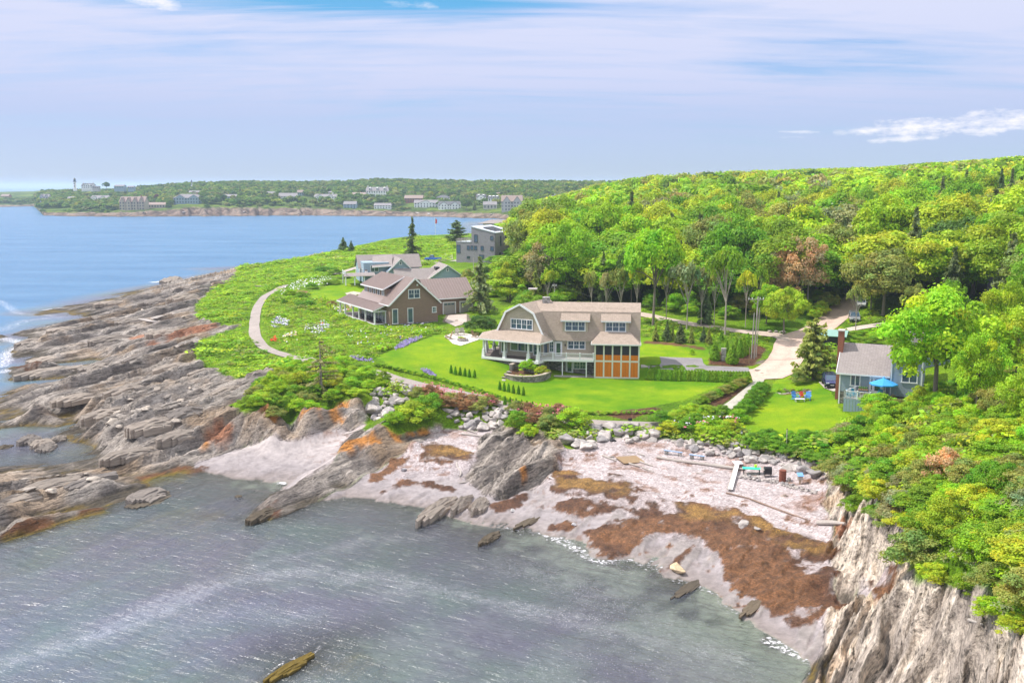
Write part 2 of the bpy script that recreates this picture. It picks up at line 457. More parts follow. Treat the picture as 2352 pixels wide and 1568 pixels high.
def blur(A, n=1):
    for _ in range(n):
        P = np.pad(A, 1, mode='edge')
        A = (P[:-2, 1:-1] + P[2:, 1:-1] + 2 * P[1:-1, 1:-1]) / 4
        P = np.pad(A, 1, mode='edge')
        A = (P[1:-1, :-2] + P[1:-1, 2:] + 2 * P[1:-1, 1:-1]) / 4
    return A
ZB = blur(ZB, 2)
def samp(A, x, y):
    fx = np.clip((np.asarray(x) - X0) / CS, 0, NX - 1.001); fy = np.clip((np.asarray(y) - Y0) / CS, 0, NY - 1.001)
    i = fx.astype(int); j = fy.astype(int); a = fx - i; b = fy - j
    return (A[j, i] * (1 - a) + A[j, i + 1] * a) * (1 - b) + (A[j + 1, i] * (1 - a) + A[j + 1, i + 1] * a) * b
_T = np.concatenate([np.arange(40, 230, 0.2), np.arange(230, 1100, 0.7)])
def G(px, py, up=0.0):
    """where the sight line of a survey reading meets the ground"""
    dx, dy, dz = ray(px, py)
    z = CAMZ + _T * dz
    g = np.maximum(samp(ZB, dx * _T, dy * _T), 0) + up
    k = np.nonzero(z <= g)[0]
    t = _T[k[0]] if len(k) else (0 - CAMZ) / min(dz, -1e-4)
    return Vector((dx * t, dy * t, CAMZ + t * dz - up))
def gz(x, y):
    return float(samp(ZB, x, y))
def depth(p):
    return p.y * CP - (p.z - CAMZ) * SP
def mpp(p):
    """metres per survey pixel at p"""
    return depth(Vector(p)) / F

# ------------------------------------------------------------------ zones
def inpoly(gx, gy, P):
    m = np.zeros(gx.shape, bool)
    n = len(P)
    for i in range(n):
        xa, ya = P[i]; xb, yb = P[(i + 1) % n]
        if ya == yb: continue
        c = ((ya > gy) != (yb > gy)) & (gx < (xb - xa) * (gy - ya) / (yb - ya) + xa)
        m ^= c
    return m
WX, WY = None, None
def zone(polys, wob=1.0, seed=3, xy=False):
    global WX, WY
    M = np.zeros((NY, NX), np.float32)
    for P in polys:
        if not xy: P = [tuple(G(*p)[:2]) for p in P]
        xs = [p[0] for p in P]; ys = [p[1] for p in P]
        i0 = max(0, int((min(xs) - 3 - X0) / CS)); i1 = min(NX - 1, int((max(xs) + 3 - X0) / CS) + 1)
        j0 = max(0, int((min(ys) - 3 - Y0) / CS)); j1 = min(NY - 1, int((max(ys) + 3 - Y0) / CS) + 1)
        if i1 <= i0 or j1 <= j0: continue
        gx, gy = np.meshgrid(X0 + np.arange(i0, i1 + 1) * CS, Y0 + np.arange(j0, j1 + 1) * CS)
        wx = gx + wob * ((fbm(gx / 3.1, gy / 3.1, seed, 3) - .5) * 4.0); wy = gy + wob * ((fbm(gx / 3.1 + 40, gy / 3.1, seed, 3) - .5) * 4.0)
        M[j0:j1 + 1, i0:i1 + 1] = np.maximum(M[j0:j1 + 1, i0:i1 + 1], inpoly(wx, wy, P))
    return M
def z3(L): return [(784 + a / 4, 823.2 + b / 4) for a, b in L]
def z4(L): return [(1254.4 + a / 3.333, 901.6 + b / 3.333) for a, b in L]
LAWN1 = [(862,824),(900,803),(960,784),(1000,770),(1100,762),(1300,745),(1480,775),(1530,772),(1600,786),(1624,797),(1634,838),(1490,838),(1490,872),(1650,876),(1665,880),(1620,898),(1560,922),(1480,938),(1430,946),(1330,944),(1250,932),(1170,915),(1050,888),(900,843)]
LAWN2 = [(1775,884),(1800,852),(1830,836),(1850,868),(1900,885),(1930,945),(1960,955),(1900,985),(1860,1000),(1800,1011),(1750,1014),(1690,985),(1700,965),(1750,925)]
LAWN3 = [(711,671),(749,659),(814,646),(831,671),(786,684),(749,694),(719,689)]
LAWN4 = [(790,632),(850,614),(855,640),(815,640)]
LAWN5 = [(1040,590),(1050,560),(1070,560),(1075,600),(1045,605)]
LAWN6 = [(1965,770),(1990,752),(2020,748),(2030,775)]
Zlawn = zone([LAWN1, LAWN2, LAWN3, LAWN4, LAWN5, LAWN6], 0.12)
ROCKS = [
 [(555,612),(540,640),(505,660),(480,672),(455,690),(448,712),(470,735),(520,752),(560,742),(545,757),(505,768),(470,778),(450,800),(452,828),(490,850),(520,862),(560,870),(620,852),(630,866),(585,890),(560,915),(520,932),(560,950),(620,948),(700,942),(770,930),(835,920),(850,955),(836,970),(768,990),(660,1012),(572,1030),(500,1050),(468,1058),(444,1072),(400,1088),(332,1108),(270,1165),(140,1225),(0,1275),(-300,1500),(-300,600)],
 [(560,1215),(592,1165),(620,1145),(720,1084),(768,1050),(784,1030),(800,1008),(840,985),(890,990),(960,982),(990,982),(992,998),(959,1014),(934,1040),(859,1078),(784,1120),(700,1168),(640,1200)],
 [(1059,1096),(1096,1048),(1105,1003),(1159,980),(1209,990),(1284,1010),(1290,1073),(1246,1113),(1219,1133),(1171,1145),(1134,1148),(1096,1128)],
 [(1890,1150),(1905,1242),(1901,1310),(1942,1362),(1968,1347),(1978,1302),(2040,1305),(2042,1372),(1990,1392),(1912,1398),(1885,1486),(1835,1580),(1800,1700),(2500,1800),(2500,1480),(2347,1445),(2257,1404),(2231,1377),(2200,1340),(2137,1329),(2100,1317),(2060,1265),(2090,1200),(2060,1150),(2000,1150),(1950,1170),(1930,1150)],
 [(600,1600),(640,1540),(680,1515),(720,1495),(725,1510),(690,1540),(640,1600)],
]
Zrock = zone(ROCKS, 0.5)
Zbeach = zone([[(1960,1295),(2050,1300),(2048,1378),(1995,1395),(1975,1360)],[(430,1090),(444,1066),(468,1053),(572,1024),(660,1006),(768,982),(836,962),(850,975),(800,1012),(760,1065),(690,1110),(500,1110)],
               [(985,985),(1020,982),(1160,985),(1290,1035),(1400,1005),(1520,1008),(1700,1035),(1890,1060),(1900,1150),(1910,1240),(1930,1400),(1860,1600),(1000,1600),(560,1250),(700,1170),(934,1036)]], 0.4)
WEED = [z3([(700,760),(900,790),(1060,820),(1240,870),(1230,930),(1120,980),(950,980),(800,970),(700,960),(760,870)]),
 z3([(590,910),(660,915),(640,965),(520,1025),(420,1100),(250,1090),(400,1040)]),
 z3([(320,1280),(420,1215),(530,1150),(490,1120),(600,1120),(700,1165),(650,1200),(480,1245),(380,1285)]),
 z3([(230,1155),(340,1090),(410,1130),(300,1180)]), z3([(720,1140),(850,1140),(1060,1205),(1050,1245),(900,1215),(760,1200)]),
 z3([(1340,1330),(1500,1290),(1620,1240),(1710,1250),(1700,1340),(1600,1390),(1450,1410),(1370,1380)]),
 z4([(100,580),(300,600),(270,650),(400,680),(520,620),(640,660),(700,710),(800,750),(880,840),(1150,850),(1350,870),(1500,900),(1600,960),(1700,1000),(1760,1060),(1980,1100),(2190,1150),(2200,1240),(2140,1290),(1950,1290),(2120,1390),(2220,1480),(2250,1550),(1700,1530),(1500,1420),(1440,1300),(1230,1230),(1180,1140),(900,1080),(820,1120),(640,1210),(620,1240),(480,1290),(400,1270),(440,1200),(330,1180),(390,1130),(260,1080),(360,1050),(500,1000),(680,980),(560,860),(380,840),(350,900),(200,950),(80,930),(200,870),(330,830),(250,800),(50,790),(20,720)]),
 z4([(560,980),(760,960),(900,1040),(760,1110),(620,1200),(480,1250),(430,1190),(380,1090)]), z4([(150,860),(330,820),(520,840),(560,900),(420,940),(250,990),(120,960)]), [(1640,1285),(1760,1290),(1905,1300),(1945,1390),(1860,1455),(1770,1420),(1700,1350)], z4([(1500,1290),(1950,1300),(2080,1400),(2150,1500),(1900,1520),(1600,1440)]),
 z4([(-30,1000),(100,1005),(240,1030),(80,1090),(-30,1070)]),
 z4([(860,1370),(1010,1290),(1180,1180),(1200,1200),(1030,1320),(960,1400),(900,1430)]), z4([(1400,1420),(1520,1470),(1560,1560),(1480,1540)]),
 [(1960,1295),(2050,1300),(2043,1372),(2000,1388),(1985,1360)],
 [(310,1100),(420,1076),(500,1070),(440,1090),(350,1110)], [(160,1200),(240,1158),(270,1155),(255,1175),(190,1200)], [(300,1150),(350,1120),(385,1122),(350,1150)],
 [(568,1203),(592,1173),(640,1165),(650,1180),(600,1200)], [(600,1600),(640,1540),(680,1515),(720,1495),(725,1510),(690,1540),(640,1600)],
 [(85,726),(110,708),(170,700),(200,712),(140,728)],[(22,845),(60,836),(120,835),(80,850)],[(0,1240),(110,1195),(135,1205),(20,1255)]]
Zweed = zone(WEED, 0.55, 11)
Zgold = zone([z4([(1500,1010),(1620,980),(1800,1060),(1980,1100),(2190,1150),(2190,1240),(2100,1280),(1850,1220),(1650,1130)]), z4([(100,590),(400,690),(650,700),(650,800),(300,780),(60,740)]), z3([(760,780),(1200,860),(1200,940),(800,940)]),z4([(900,860),(1500,900),(1500,1000),(1100,980)])], 0.8, 5)
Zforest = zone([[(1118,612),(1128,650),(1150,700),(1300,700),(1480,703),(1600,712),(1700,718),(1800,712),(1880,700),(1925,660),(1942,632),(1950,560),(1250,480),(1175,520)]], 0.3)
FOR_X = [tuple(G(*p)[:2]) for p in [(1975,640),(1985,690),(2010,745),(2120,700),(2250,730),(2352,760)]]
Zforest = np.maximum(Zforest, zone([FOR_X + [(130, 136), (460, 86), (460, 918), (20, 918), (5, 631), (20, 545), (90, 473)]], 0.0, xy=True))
# road corridor stays open
Zsoil = zone([[(1626,838),(1630,812),(1700,800),(1740,790),(1760,800),(1735,838),(1700,842)],[(1155,868),(1165,852),(1190,842),(1265,845),(1262,868)],[(1395,955),(1430,943),(1500,935),(1520,940),(1440,965)],[(1620,925),(1690,895),(1720,880),(1700,905),(1640,935)],[(1480,782),(1620,800),(1624,805),(1560,795),(1480,790)],[(1785,905),(1860,893),(1865,900),(1795,908)]], 0.2)
Zgrav = zone([[(1028,720),(1078,720),(1080,740),(1050,750),(1018,738)],[(1725,838),(1760,822),(1780,800),(1790,806),(1750,835)]], 0.2)
Zrock = np.maximum(Zrock, ((ZB < 1.6) & (Zbeach < .5)).astype(np.float32))
_gx, _gy = np.meshgrid(X0 + np.arange(NX) * CS, Y0 + np.arange(NY) * CS)
Zrock = np.maximum(Zrock, ((ZB < 4.3) & (_gx > 12) & (_gy < 104) & (Zbeach < .5)).astype(np.float32))
def near_pts(L):
    M = np.zeros((NY, NX), np.float32)
    for px, py, r in L:
        p = G(px, py)
        i, j = int((p.x - X0) / CS), int((p.y - Y0) / CS); k = int(r / CS) + 2
        i0, i1, j0, j1 = max(0, i - k), min(NX, i + k), max(0, j - k), min(NY, j + k)
        gx, gy = np.meshgrid(X0 + np.arange(i0, i1) * CS, Y0 + np.arange(j0, j1) * CS)
        d = np.hypot(gx - p.x, gy - p.y) / r
        M[j0:j1, i0:i1] = np.maximum(M[j0:j1, i0:i1], np.clip(1.4 - d, 0, 1))
    return M
Zlich = near_pts([(620,955,1.87),(640,960,1.44),(700,952,1.15),(725,950,1.58),(760,945,1.87),(790,940,1.73),(775,955,1.44),(900,990,1.58),(935,985,1.73),(965,985,1.44),(990,988,1.08),(820,1015,1.87),(790,1030,1.58),(850,1005,1.58),(870,940,1.15),(1270,1030,0.72),(150,700,2.52),(60,840,1.80),(130,835,1.58),(470,1020,1.15),(1200,1095,1.08)])
Zrust = near_pts([(440,765,5.0),(400,772,4.5),(365,790,3.5),(470,755,4.0),(330,770,3.5),(500,1000,2.2),(512,985,1.8),(1920,1225,2.0)])
for nm in ('Zlawn', 'Zrock', 'Zbeach', 'Zweed', 'Zforest', 'Zsoil', 'Zgrav', 'Zgold'):
    globals()[nm] = blur(globals()[nm].astype(np.float64), 1)

# walks and roads: centre line readings, width
ROADS = {
 'coast_path': [([(655,655),(638,664),(621,673),(605,684),(591,706),(585,736),(585,766),(596,786),(621,804),(649,813),(694,823),(740,838),(800,850),(860,856),(879,859),(911,870),(949,879),(985,888),(1040,900),(1100,912),(1134,922),(1159,929),(1210,945),(1290,962),(1362,970),(1420,973),(1479,975),(1540,978)], 2.1)],
 'garden_path': [([(1640,955),(1682,927),(1710,905),(1736,881),(1745,868)], 1.7)],
 'point_path': [([(770,630),(790,624),(830,611),(850,604)], 2.2)],
 'dirt_road': [([(1728,848),(1745,862),(1770,856),(1796,836),(1812,812),(1815,792),(1832,776),(1870,764),(1900,744),(1925,724),(1945,703),(1962,684),(1980,655),(1990,635)], 5.6)],
 'back_road': [([(1815,785),(1790,771),(1740,765),(1680,758),(1600,746),(1540,736),(1480,723),(1400,710),(1300,700)], 3.4)],
 'drive_path': [([(1935,760),(1975,752),(2015,746),(2050,742)], 2.6)],
 'lawn_steps_path': [([(1040,600),(1056,597),(1078,600)], 2.4)],
}
PL = {}
Zpath = np.zeros((NY, NX), np.float32)
for nm, Ls in ROADS.items():
    for L, wd_ in Ls:
        P = [G(*q) for q in L]; Q_ = [P[0]]
        for i in range(len(P) - 1):                      # Catmull-Rom through the readings
            p0, p1, p2, p3 = P[max(i - 1, 0)], P[i], P[i + 1], P[min(i + 2, len(P) - 1)]
            n = max(2, int((p2 - p1).length / 1.2))
            for j in range(1, n + 1):
                t = j / n
                Q_.append(.5 * ((2 * p1) + (p2 - p0) * t + (2 * p0 - 5 * p1 + 4 * p2 - p3) * t * t + (3 * p1 - 3 * p2 + p3 - p0) * t ** 3))
        PL[nm] = ([(q.x, q.y) for q in Q_], wd_)
        for q in Q_:
            i, j = int((q.x - X0) / CS), int((q.y - Y0) / CS); k = int(wd_ / CS) + 1
            sub = Zpath[max(0, j - k):j + k + 1, max(0, i - k):i + k + 1]
            yy_, xx_ = np.mgrid[max(0, j - k):max(0, j - k) + sub.shape[0], max(0, i - k):max(0, i - k) + sub.shape[1]]
            np.maximum(sub, np.clip(1.6 - np.hypot(xx_ - i, yy_ - j) * CS / (wd_ * .5 + .3), 0, 1).astype(np.float32), out=sub)
Zpath = blur(Zpath.astype(np.float64), 1)
SX, SY = 0.53, 0.848            # strike of the ledges
def rock_detail(x, y):
    u = x * SX + y * SY; v = x * SY - y * SX
    w = v + (fbm(u / 26, v / 9, 5, 3) - .5) * 7 + (fbm(u / 6, v / 2.5, 6, 3) - .5) * 1.8
    a = 0.35 + 1.3 * fbm(u / 22, v / 14, 9, 2)
    def saw(t, sd, per):
        k = np.floor(t); f = t - k
        brk = np.floor(u / per + 7.7 * _h(k, k * 0, sd))
        hgt = _h(k, brk, sd + 1)
        return (np.where(f < .86, f / .86, (1 - f) / .14) - .5) * (.35 + .9 * hgt) + (hgt - .5) * .55
    return a * (saw(w / 5.5, 21, 11) * (1.05 - .5 * sm(x, 8, 16) * sm(y, 112, 96)) + saw(w / 2.1 + .3, 33, 6) * (.25 + .35 * sm(y, 300, 150)) + saw(w / .85, 45, 2.6) * .34 * sm(y, 260, 130) + saw(w / .42, 57, 1.6) * .16 * sm(y, 100, 75)) + (fbm(x / .9, y / .9, 77, 3) - .5) * .16
def ground(x, y, fine=True):
    z = samp(ZB, x, y)
    rk = samp(Zrock, x, y); bc = samp(Zbeach, x, y) * (1 - rk); wd = samp(Zweed, x, y); lw = samp(Zlawn, x, y); fo = samp(Zforest, x, y)
    hi = sm(z, -.3, 1.5)
    z = z + rk * rock_detail(x, y) * (0.25 + 1.1 * hi)
    z = z + bc * .16 * sm(fbm((x * SX + y * SY) / 5.5, (x * SY - y * SX) / 1.1, 141, 4), .49, .57) * sm(z, 1.4, .9) * sm(z, -.2, .1)
    z = z + wd * (.08 + .62 * fbm(x / 1.1, y / 1.1, 13, 4) ** 2) * (1 - .6 * rk)
    pt = np.clip(samp(Zpath, x, y) * 1.6, 0, 1)
    rough = (1 - pt) * np.clip(1 - rk - bc - lw - samp(Zsoil, x, y) - samp(Zgrav, x, y), 0, 1) * sm(z, .5, 2)
    z = z + rough * (fbm(x / 2.2, y / 2.2, 31, 3) - .5) * .5
    z = z - .10 * pt
    z = z + bc * ((fbm(x / 1.5, y / 1.5, 41, 4) - .5) * .16)
    return z
# ------------------------------------------------------------------ ground materials (albedo comes from the survey of zones)
def ground_mat(name, kind):
    m, nt, b, out = newmat(name)
    o = objco(nt)
    at = nt.nodes.new('ShaderNodeAttribute'); at.attribute_name = 'col'
    c = at.outputs['Color']
    if kind == 'rock':
        rot = mapping(nt, o, (1, 1, 1), (0, 0, -math.atan2(SY, SX)))
        s = mapping(nt, rot, (.22, 1.6, 1.6)); s2 = mapping(nt, rot, (.5, 5.5, 5.5))
        f = noise(nt, s, 1.0, 6, .68, .8); g = noise(nt, s2, 1.0, 5, .7, .5); h = noise(nt, o, 3.0, 5, .65)
        t = mathn(nt, 'ADD', mathn(nt, 'MULTIPLY', f, .5), mathn(nt, 'MULTIPLY', g, .5))
        k = ramp(nt, t, [(.36, .08), (.43, .50), (.49, .95), (.59, 1.45), (.72, 1.85)])
        c = mixc(nt, 1.0, c, k, 'MULTIPLY')
        k2 = ramp(nt, h, [(.35, (.75, .72, .7)), (.6, (1.15, 1.12, 1.1))])
        c = mixc(nt, 1.0, c, k2, 'MULTIPLY')
        bump(nt, mathn(nt, 'ADD', t, mathn(nt, 'MULTIPLY', h, .4)), 1.0, .5, b)
        b.inputs['Roughness'].default_value = .8
    elif kind == 'sand':
        v = nt.nodes.new('ShaderNodeTexVoronoi'); v.inputs['Scale'].default_value = 6.0; nt.links.new(o, v.inputs[0])
        sep = nt.nodes.new('ShaderNodeSeparateColor'); nt.links.new(v.outputs['Color'], sep.inputs[0])
        k = ramp(nt, sep.outputs[0], [(.0, (.62, .58, .58)), (.35, (.92, .9, .92)), (.8, (1.05, 1.03, 1.05)), (1, (1.5, 1.46, 1.52))])
        at2 = nt.nodes.new('ShaderNodeAttribute'); at2.attribute_name = 'peb'
        c = mixc(nt, at2.outputs['Fac'], c, mixc(nt, 1.0, c, k, 'MULTIPLY'))
        f = noise(nt, o, 1.2, 5, .65)
        c = mixc(nt, 1.0, c, ramp(nt, f, [(.3, .75), (.7, 1.2)]), 'MULTIPLY')
        bump(nt, mathn(nt, 'ADD', f, mathn(nt, 'MULTIPLY', sep.outputs[0], .5)), .7, .12, b)
        b.inputs['Roughness'].default_value = .75
    elif kind == 'weed':
        f = noise(nt, o, 5.0, 6, .75, .6); g = noise(nt, o, 1.1, 4, .6)
        c = mixc(nt, 1.0, c, ramp(nt, f, [(.3, .3), (.5, .95), (.68, 2.0)]), 'MULTIPLY')
        c = mixc(nt, 1.0, c, ramp(nt, g, [(.35, .65), (.6, 1.25)]), 'MULTIPLY')
        bump(nt, f, 1.0, .25, b); b.inputs['Roughness'].default_value = .6
    elif kind == 'lawn':
        f = noise(nt, o, 9.0, 5, .75); g = noise(nt, o, .28, 5, .65)
        c = mixc(nt, 1.0, c, ramp(nt, f, [(.3, .55), (.7, 1.45)]), 'MULTIPLY')
        c = mixc(nt, 1.0, c, ramp(nt, g, [(.32, (.72, .88, .8)), (.68, (1.35, 1.10, 1.0))]), 'MULTIPLY')
        bump(nt, f, .8, .12, b); b.inputs['Roughness'].default_value = .9
    else:
        f = noise(nt, o, 3.2, 6, .75, .4); g = noise(nt, o, .35, 4, .6)
        c = mixc(nt, 1.0, c, ramp(nt, f, [(.3, .35), (.5, .9), (.7, 1.7)]), 'MULTIPLY')
        c = mixc(nt, 1.0, c, ramp(nt, g, [(.3, (.75, .85, .8)), (.7, (1.25, 1.1, 1.0))]), 'MULTIPLY')
        bump(nt, f, 1.0, .5, b); b.inputs['Roughness'].default_value = .9
    nt.links.new(c, b.inputs['Base Color'])
    b.inputs['Specular IOR Level'].default_value = .35 if kind in ('rock', 'weed') else .12
    return m
GM = {k: ground_mat('ground_' + k, k) for k in ('rock', 'sand', 'weed', 'lawn', 'meadow')}

# fan-shaped sheet: finer near the beach, coarser on the hill
NR, NC = (820, 980)
yy = 36.0 * (916.0 / 36.0) ** (np.linspace(0, 1, NR))
tt = np.linspace(-1.0, 1.0, NC); tt = tt * (1 - .12 * (1 - tt ** 2))
gy, gt = np.meshgrid(yy, tt, indexing='ij')
gx = gt * (gy + 18) * .66
gx = np.clip(gx, X0 + 1, X1 - 1)
Zg = ground(gx, gy)
def c3(c): return np.array(c)[None, None, :]
def mx(A, Bc, w): return A * (1 - w[..., None]) + Bc * w[..., None]
def albedo(gx, gy, Zg):
    rk, bc, wd, lw = samp(Zrock, gx, gy), samp(Zbeach, gx, gy), samp(Zweed, gx, gy), samp(Zlawn, gx, gy)
    fo, so, gr, go = samp(Zforest, gx, gy), samp(Zsoil, gx, gy), samp(Zgrav, gx, gy), samp(Zgold, gx, gy)
    li, ru = samp(Zlich, gx, gy), samp(Zrust, gx, gy)
    n1 = fbm(gx / 7, gy / 7, 51, 4); n2 = fbm(gx / 1.6, gy / 1.6, 61, 4); n3 = fbm(gx / 25, gy / 25, 71, 3); n4 = fbm(gx / .6, gy / .6, 81, 2)
    col = mx(c3((.12, .25, .012)), c3((.21, .37, .015)), sm(n1, .35, .65))
    col = mx(col, c3((.17, .22, .05)), sm(n2, .58, .75) * .6)
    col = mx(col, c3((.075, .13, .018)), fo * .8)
    lawn_c = mx(mx(c3((.11, .25, .005)), c3((.195, .325, .007)), sm(n1, .3, .7)), c3((.27, .33, .03)), sm(n2, .62, .8) * sm(n3, .45, .6) * .5)
    col = mx(col, lawn_c, sm(lw, .3, .7))
    col = mx(col, mx(c3((.11, .05, .03)), c3((.2, .11, .07)), n2), sm(so, .3, .7))
    col = mx(col, c3((.30, .25, .21)) * (0.7 + .6 * n4[..., None]), sm(gr, .3, .7))
    sand = mx(c3((.31, .275, .28)), c3((.46, .405, .395)), sm(Zg, .2, 1.6))
    sand = mx(sand, c3((.24, .20, .185)), sm(Zg, .45, .0) * .75)                 # wet sand by the water
    sand = mx(sand, c3((.26, .16, .12)), sm(n2, .52, .68) * sm(Zg, 1.5, 2.2) * .7)     # flotsam at the top
    u0 = gx * SX + gy * SY; v0 = gx * SY - gy * SX
    lowl = sm(fbm(u0 / 5.5, v0 / 1.1, 141, 4), .49, .57) * sm(Zg, 1.4, .9) * sm(gx, -12, 0) * sm(gx, -4, 10)
    sand = mx(sand, mx(c3((.20, .175, .17)), c3((.36, .32, .30)), n4), lowl * .85)
    strand = sm(np.abs(((Zg + (n1 - .5) * .9) * 2.6) % 1 - .5), .13, .04) * sm(n2, .42, .6) * sm(Zg, .5, .9) * sm(gx, -30, -18)
    sand = mx(sand, c3((.20, .115, .075)), strand * .75)
    sand = sand * (.86 + .28 * n2[..., None])
    under = sm(Zg, .05, -.05)
    sand = mx(sand, mx(c3((.075, .065, .045)), c3((.29, .28, .22)), sm(n3 * .35 + n1 * .4 + n2 * .25, .42, .56)), under)
    col = mx(col, sand, np.clip(sm(bc, .3, .7) + under, 0, 1))
    u_ = gx * SX + gy * SY; v_ = gx * SY - gy * SX
    st = fbm(u_ / 9, v_ / 1.3, 91, 4); st2 = fbm(u_ / 3, v_ / .5, 95, 3)
    rock = mx(c3((.15, .13, .118)), c3((.38, .34, .305)), sm(st, .3, .7))
    rock = mx(rock, c3((.52, .48, .44)), sm(st2, .55, .75) * .5 * sm(Zg, .8, 2.5))
    rock = mx(rock, c3((.33, .22, .12)), sm(n1, .5, .7) * .5)
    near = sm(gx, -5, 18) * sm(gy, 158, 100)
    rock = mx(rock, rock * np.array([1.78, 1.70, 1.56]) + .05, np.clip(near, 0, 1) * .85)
    rock = mx(rock, c3((.075, .062, .045)), sm(Zg + (n2 - .5) * .9, .75, .15))            # tide-darkened foot
    rock = mx(rock, c3((.16, .11, .02)), sm(Zg + (n4 - .5) * .5, .35, .0) * sm(n1, .4, .55))  # weedy foot
    rock = mx(rock, c3((.55, .22, .03)), .85 * sm(li * (.45 + n2 * .9) + (n4 - .5) * .6, .55, .85) * sm(Zg, .8, 2))
    rock = mx(rock, c3((.34, .13, .055)), sm(ru * (.5 + n2), .5, .9) * .8)
    col = mx(col, rock, sm(rk, .3, .7))
    weed = mx(c3((.105, .045, .022)), c3((.19, .085, .035)), sm(n1, .35, .65))
    weed = mx(weed, c3((.30, .165, .04)), go * sm(n2, .3, .6) * .9)
    weed = mx(weed, c3((.17, .13, .02)), sm(Zg, .25, 0) * rk)
    hole = sm(n1 * .45 + n2 * .55, .45, .38)                                # gaps in the wrack
    wmask = np.clip(sm(wd + (n4 - .5) * .5 + (n2 - .5) * .4, .36, .58) - hole * sm(go, .9, .3) * .85, 0, 1)
    thin = sm(n2 * .5 + n4 * .5, .60, .66) * sm(bc, .4, .8) * sm(Zg, -.1, .1) * sm(gx, -22, 0) * sm(n1, .40, .6) * (1 - rk)
    wmask = np.clip(np.maximum(wmask, thin), 0, 1) * sm(gy, 258, 230)
    col = mx(col, weed, wmask)
    peb = sm(Zg + (n1 - .5) * 1.0, .5, 1.1) * sm(gx, -26, -16)
    return col, peb, wmask, rk, bc, lw, fo
col, peb, wmask, rk, bc, lw, fo = albedo(gx, gy, Zg)
V = np.stack([gx, gy, Zg], -1).reshape(-1, 3)
CC = col.reshape(-1, 3)
I = np.arange(NR * NC).reshape(NR, NC)
Q = np.stack([I[:-1, :-1], I[:-1, 1:], I[1:, 1:], I[1:, :-1]], -1).reshape(-1, 4)
def fc(A): return ((A[:-1, :-1] + A[:-1, 1:] + A[1:, 1:] + A[1:, :-1]) / 4).reshape(-1)
fz, frk, fbc, flw, ffo, fwm = fc(Zg), fc(rk), fc(bc), fc(lw), fc(fo), fc(wmask)
fgx, fgy = fc(gx), fc(gy)
lab = np.zeros(len(Q), int)                       # 0 meadow
lab[ffo > .5] = 1
lab[flw > .5] = 2
lab[fbc > .5] = 3
lab[frk > .5] = 4
lab[(fz < -.12)] = 6
lab[(lab == 4) & (fgx > 12) & (fgy < 122)] = 5
lab[(fwm > .5) & (fz > -.12)] = 7
def zone_obj(k, name, mat, kind, label=None):
    q = Q[lab == k]
    if not len(q): return
    used, inv = np.unique(q, return_inverse=True)
    me = arr_mesh(name, V[used], inv.reshape(-1, 4), mat, CC[used], True, {'peb': peb.reshape(-1)[used]})
    o = bpy.data.objects.new(name, me); link(o)
    return tag(o, label, None, None, kind)
zone_obj(0, 'meadow_ground', GM['meadow'], 'structure')
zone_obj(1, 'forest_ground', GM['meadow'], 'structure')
zone_obj(2, 'lawn', GM['lawn'], 'structure')
zone_obj(3, 'beach', GM['sand'], 'structure')
# the ledges: a sheet whose rows run with the strike of the beds
def ledges(name, x0, x1, y0, y1, du, dv, side):
    cs = [(x * SX + y * SY, x * SY - y * SX) for x in (x0, x1) for y in (y0, y1)]
    u = np.arange(min(c[0] for c in cs), max(c[0] for c in cs), du); v = np.arange(min(c[1] for c in cs), max(c[1] for c in cs), dv)
    U, W_ = np.meshgrid(u, v, indexing='ij'); x = U * SX + W_ * SY; y = U * SY - W_ * SX; q_ = SX * SX + SY * SY; x /= q_; y /= q_
    ok = (x > x0) & (x < x1) & (y > y0) & (y < y1) & (samp(Zrock, x, y) > .22) & (samp(ZB, x, y) > -2.6)
    z = ground(x, y) + .03; c, pb = albedo(x, y, z)[:2]
    I_ = np.arange(x.size).reshape(x.shape); q = np.stack([I_[:-1, :-1], I_[1:, :-1], I_[1:, 1:], I_[:-1, 1:]], -1)
    m_ = ok[:-1, :-1] & ok[1:, :-1] & ok[1:, 1:] & ok[:-1, 1:]; q = q[m_][:, ::-1]
    used, inv = np.unique(q, return_inverse=True)
    me = arr_mesh(name, np.stack([x, y, z], -1).reshape(-1, 3)[used], inv.reshape(-1, 4), GM['rock'], c.reshape(-1, 3)[used], True)
    tag(link(bpy.data.objects.new(name, me)), kind='structure')
ledges('rocky_shore', -150, -8, 60, 300, .7, .26, 0)
ledges('rock_outcrop', -8, 12, 80, 125, .5, .16, 0)
ledges('cliff_terrain', 12, 60, 34, 100, .4, .10, 0)
lab[(frk > .9) & (fgx > -148) & (fgx < 58) & (fgy < 298) & (fgy > 36) & (fz > -.5)] = 9
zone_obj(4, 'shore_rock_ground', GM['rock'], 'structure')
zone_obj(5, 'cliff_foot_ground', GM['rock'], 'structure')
zone_obj(6, 'sea_bed_ground', GM['sand'], 'structure')
zone_obj(7, 'seaweed', GM['weed'], 'stuff', 'brown seaweed heaped in drifts on the pebble beach')

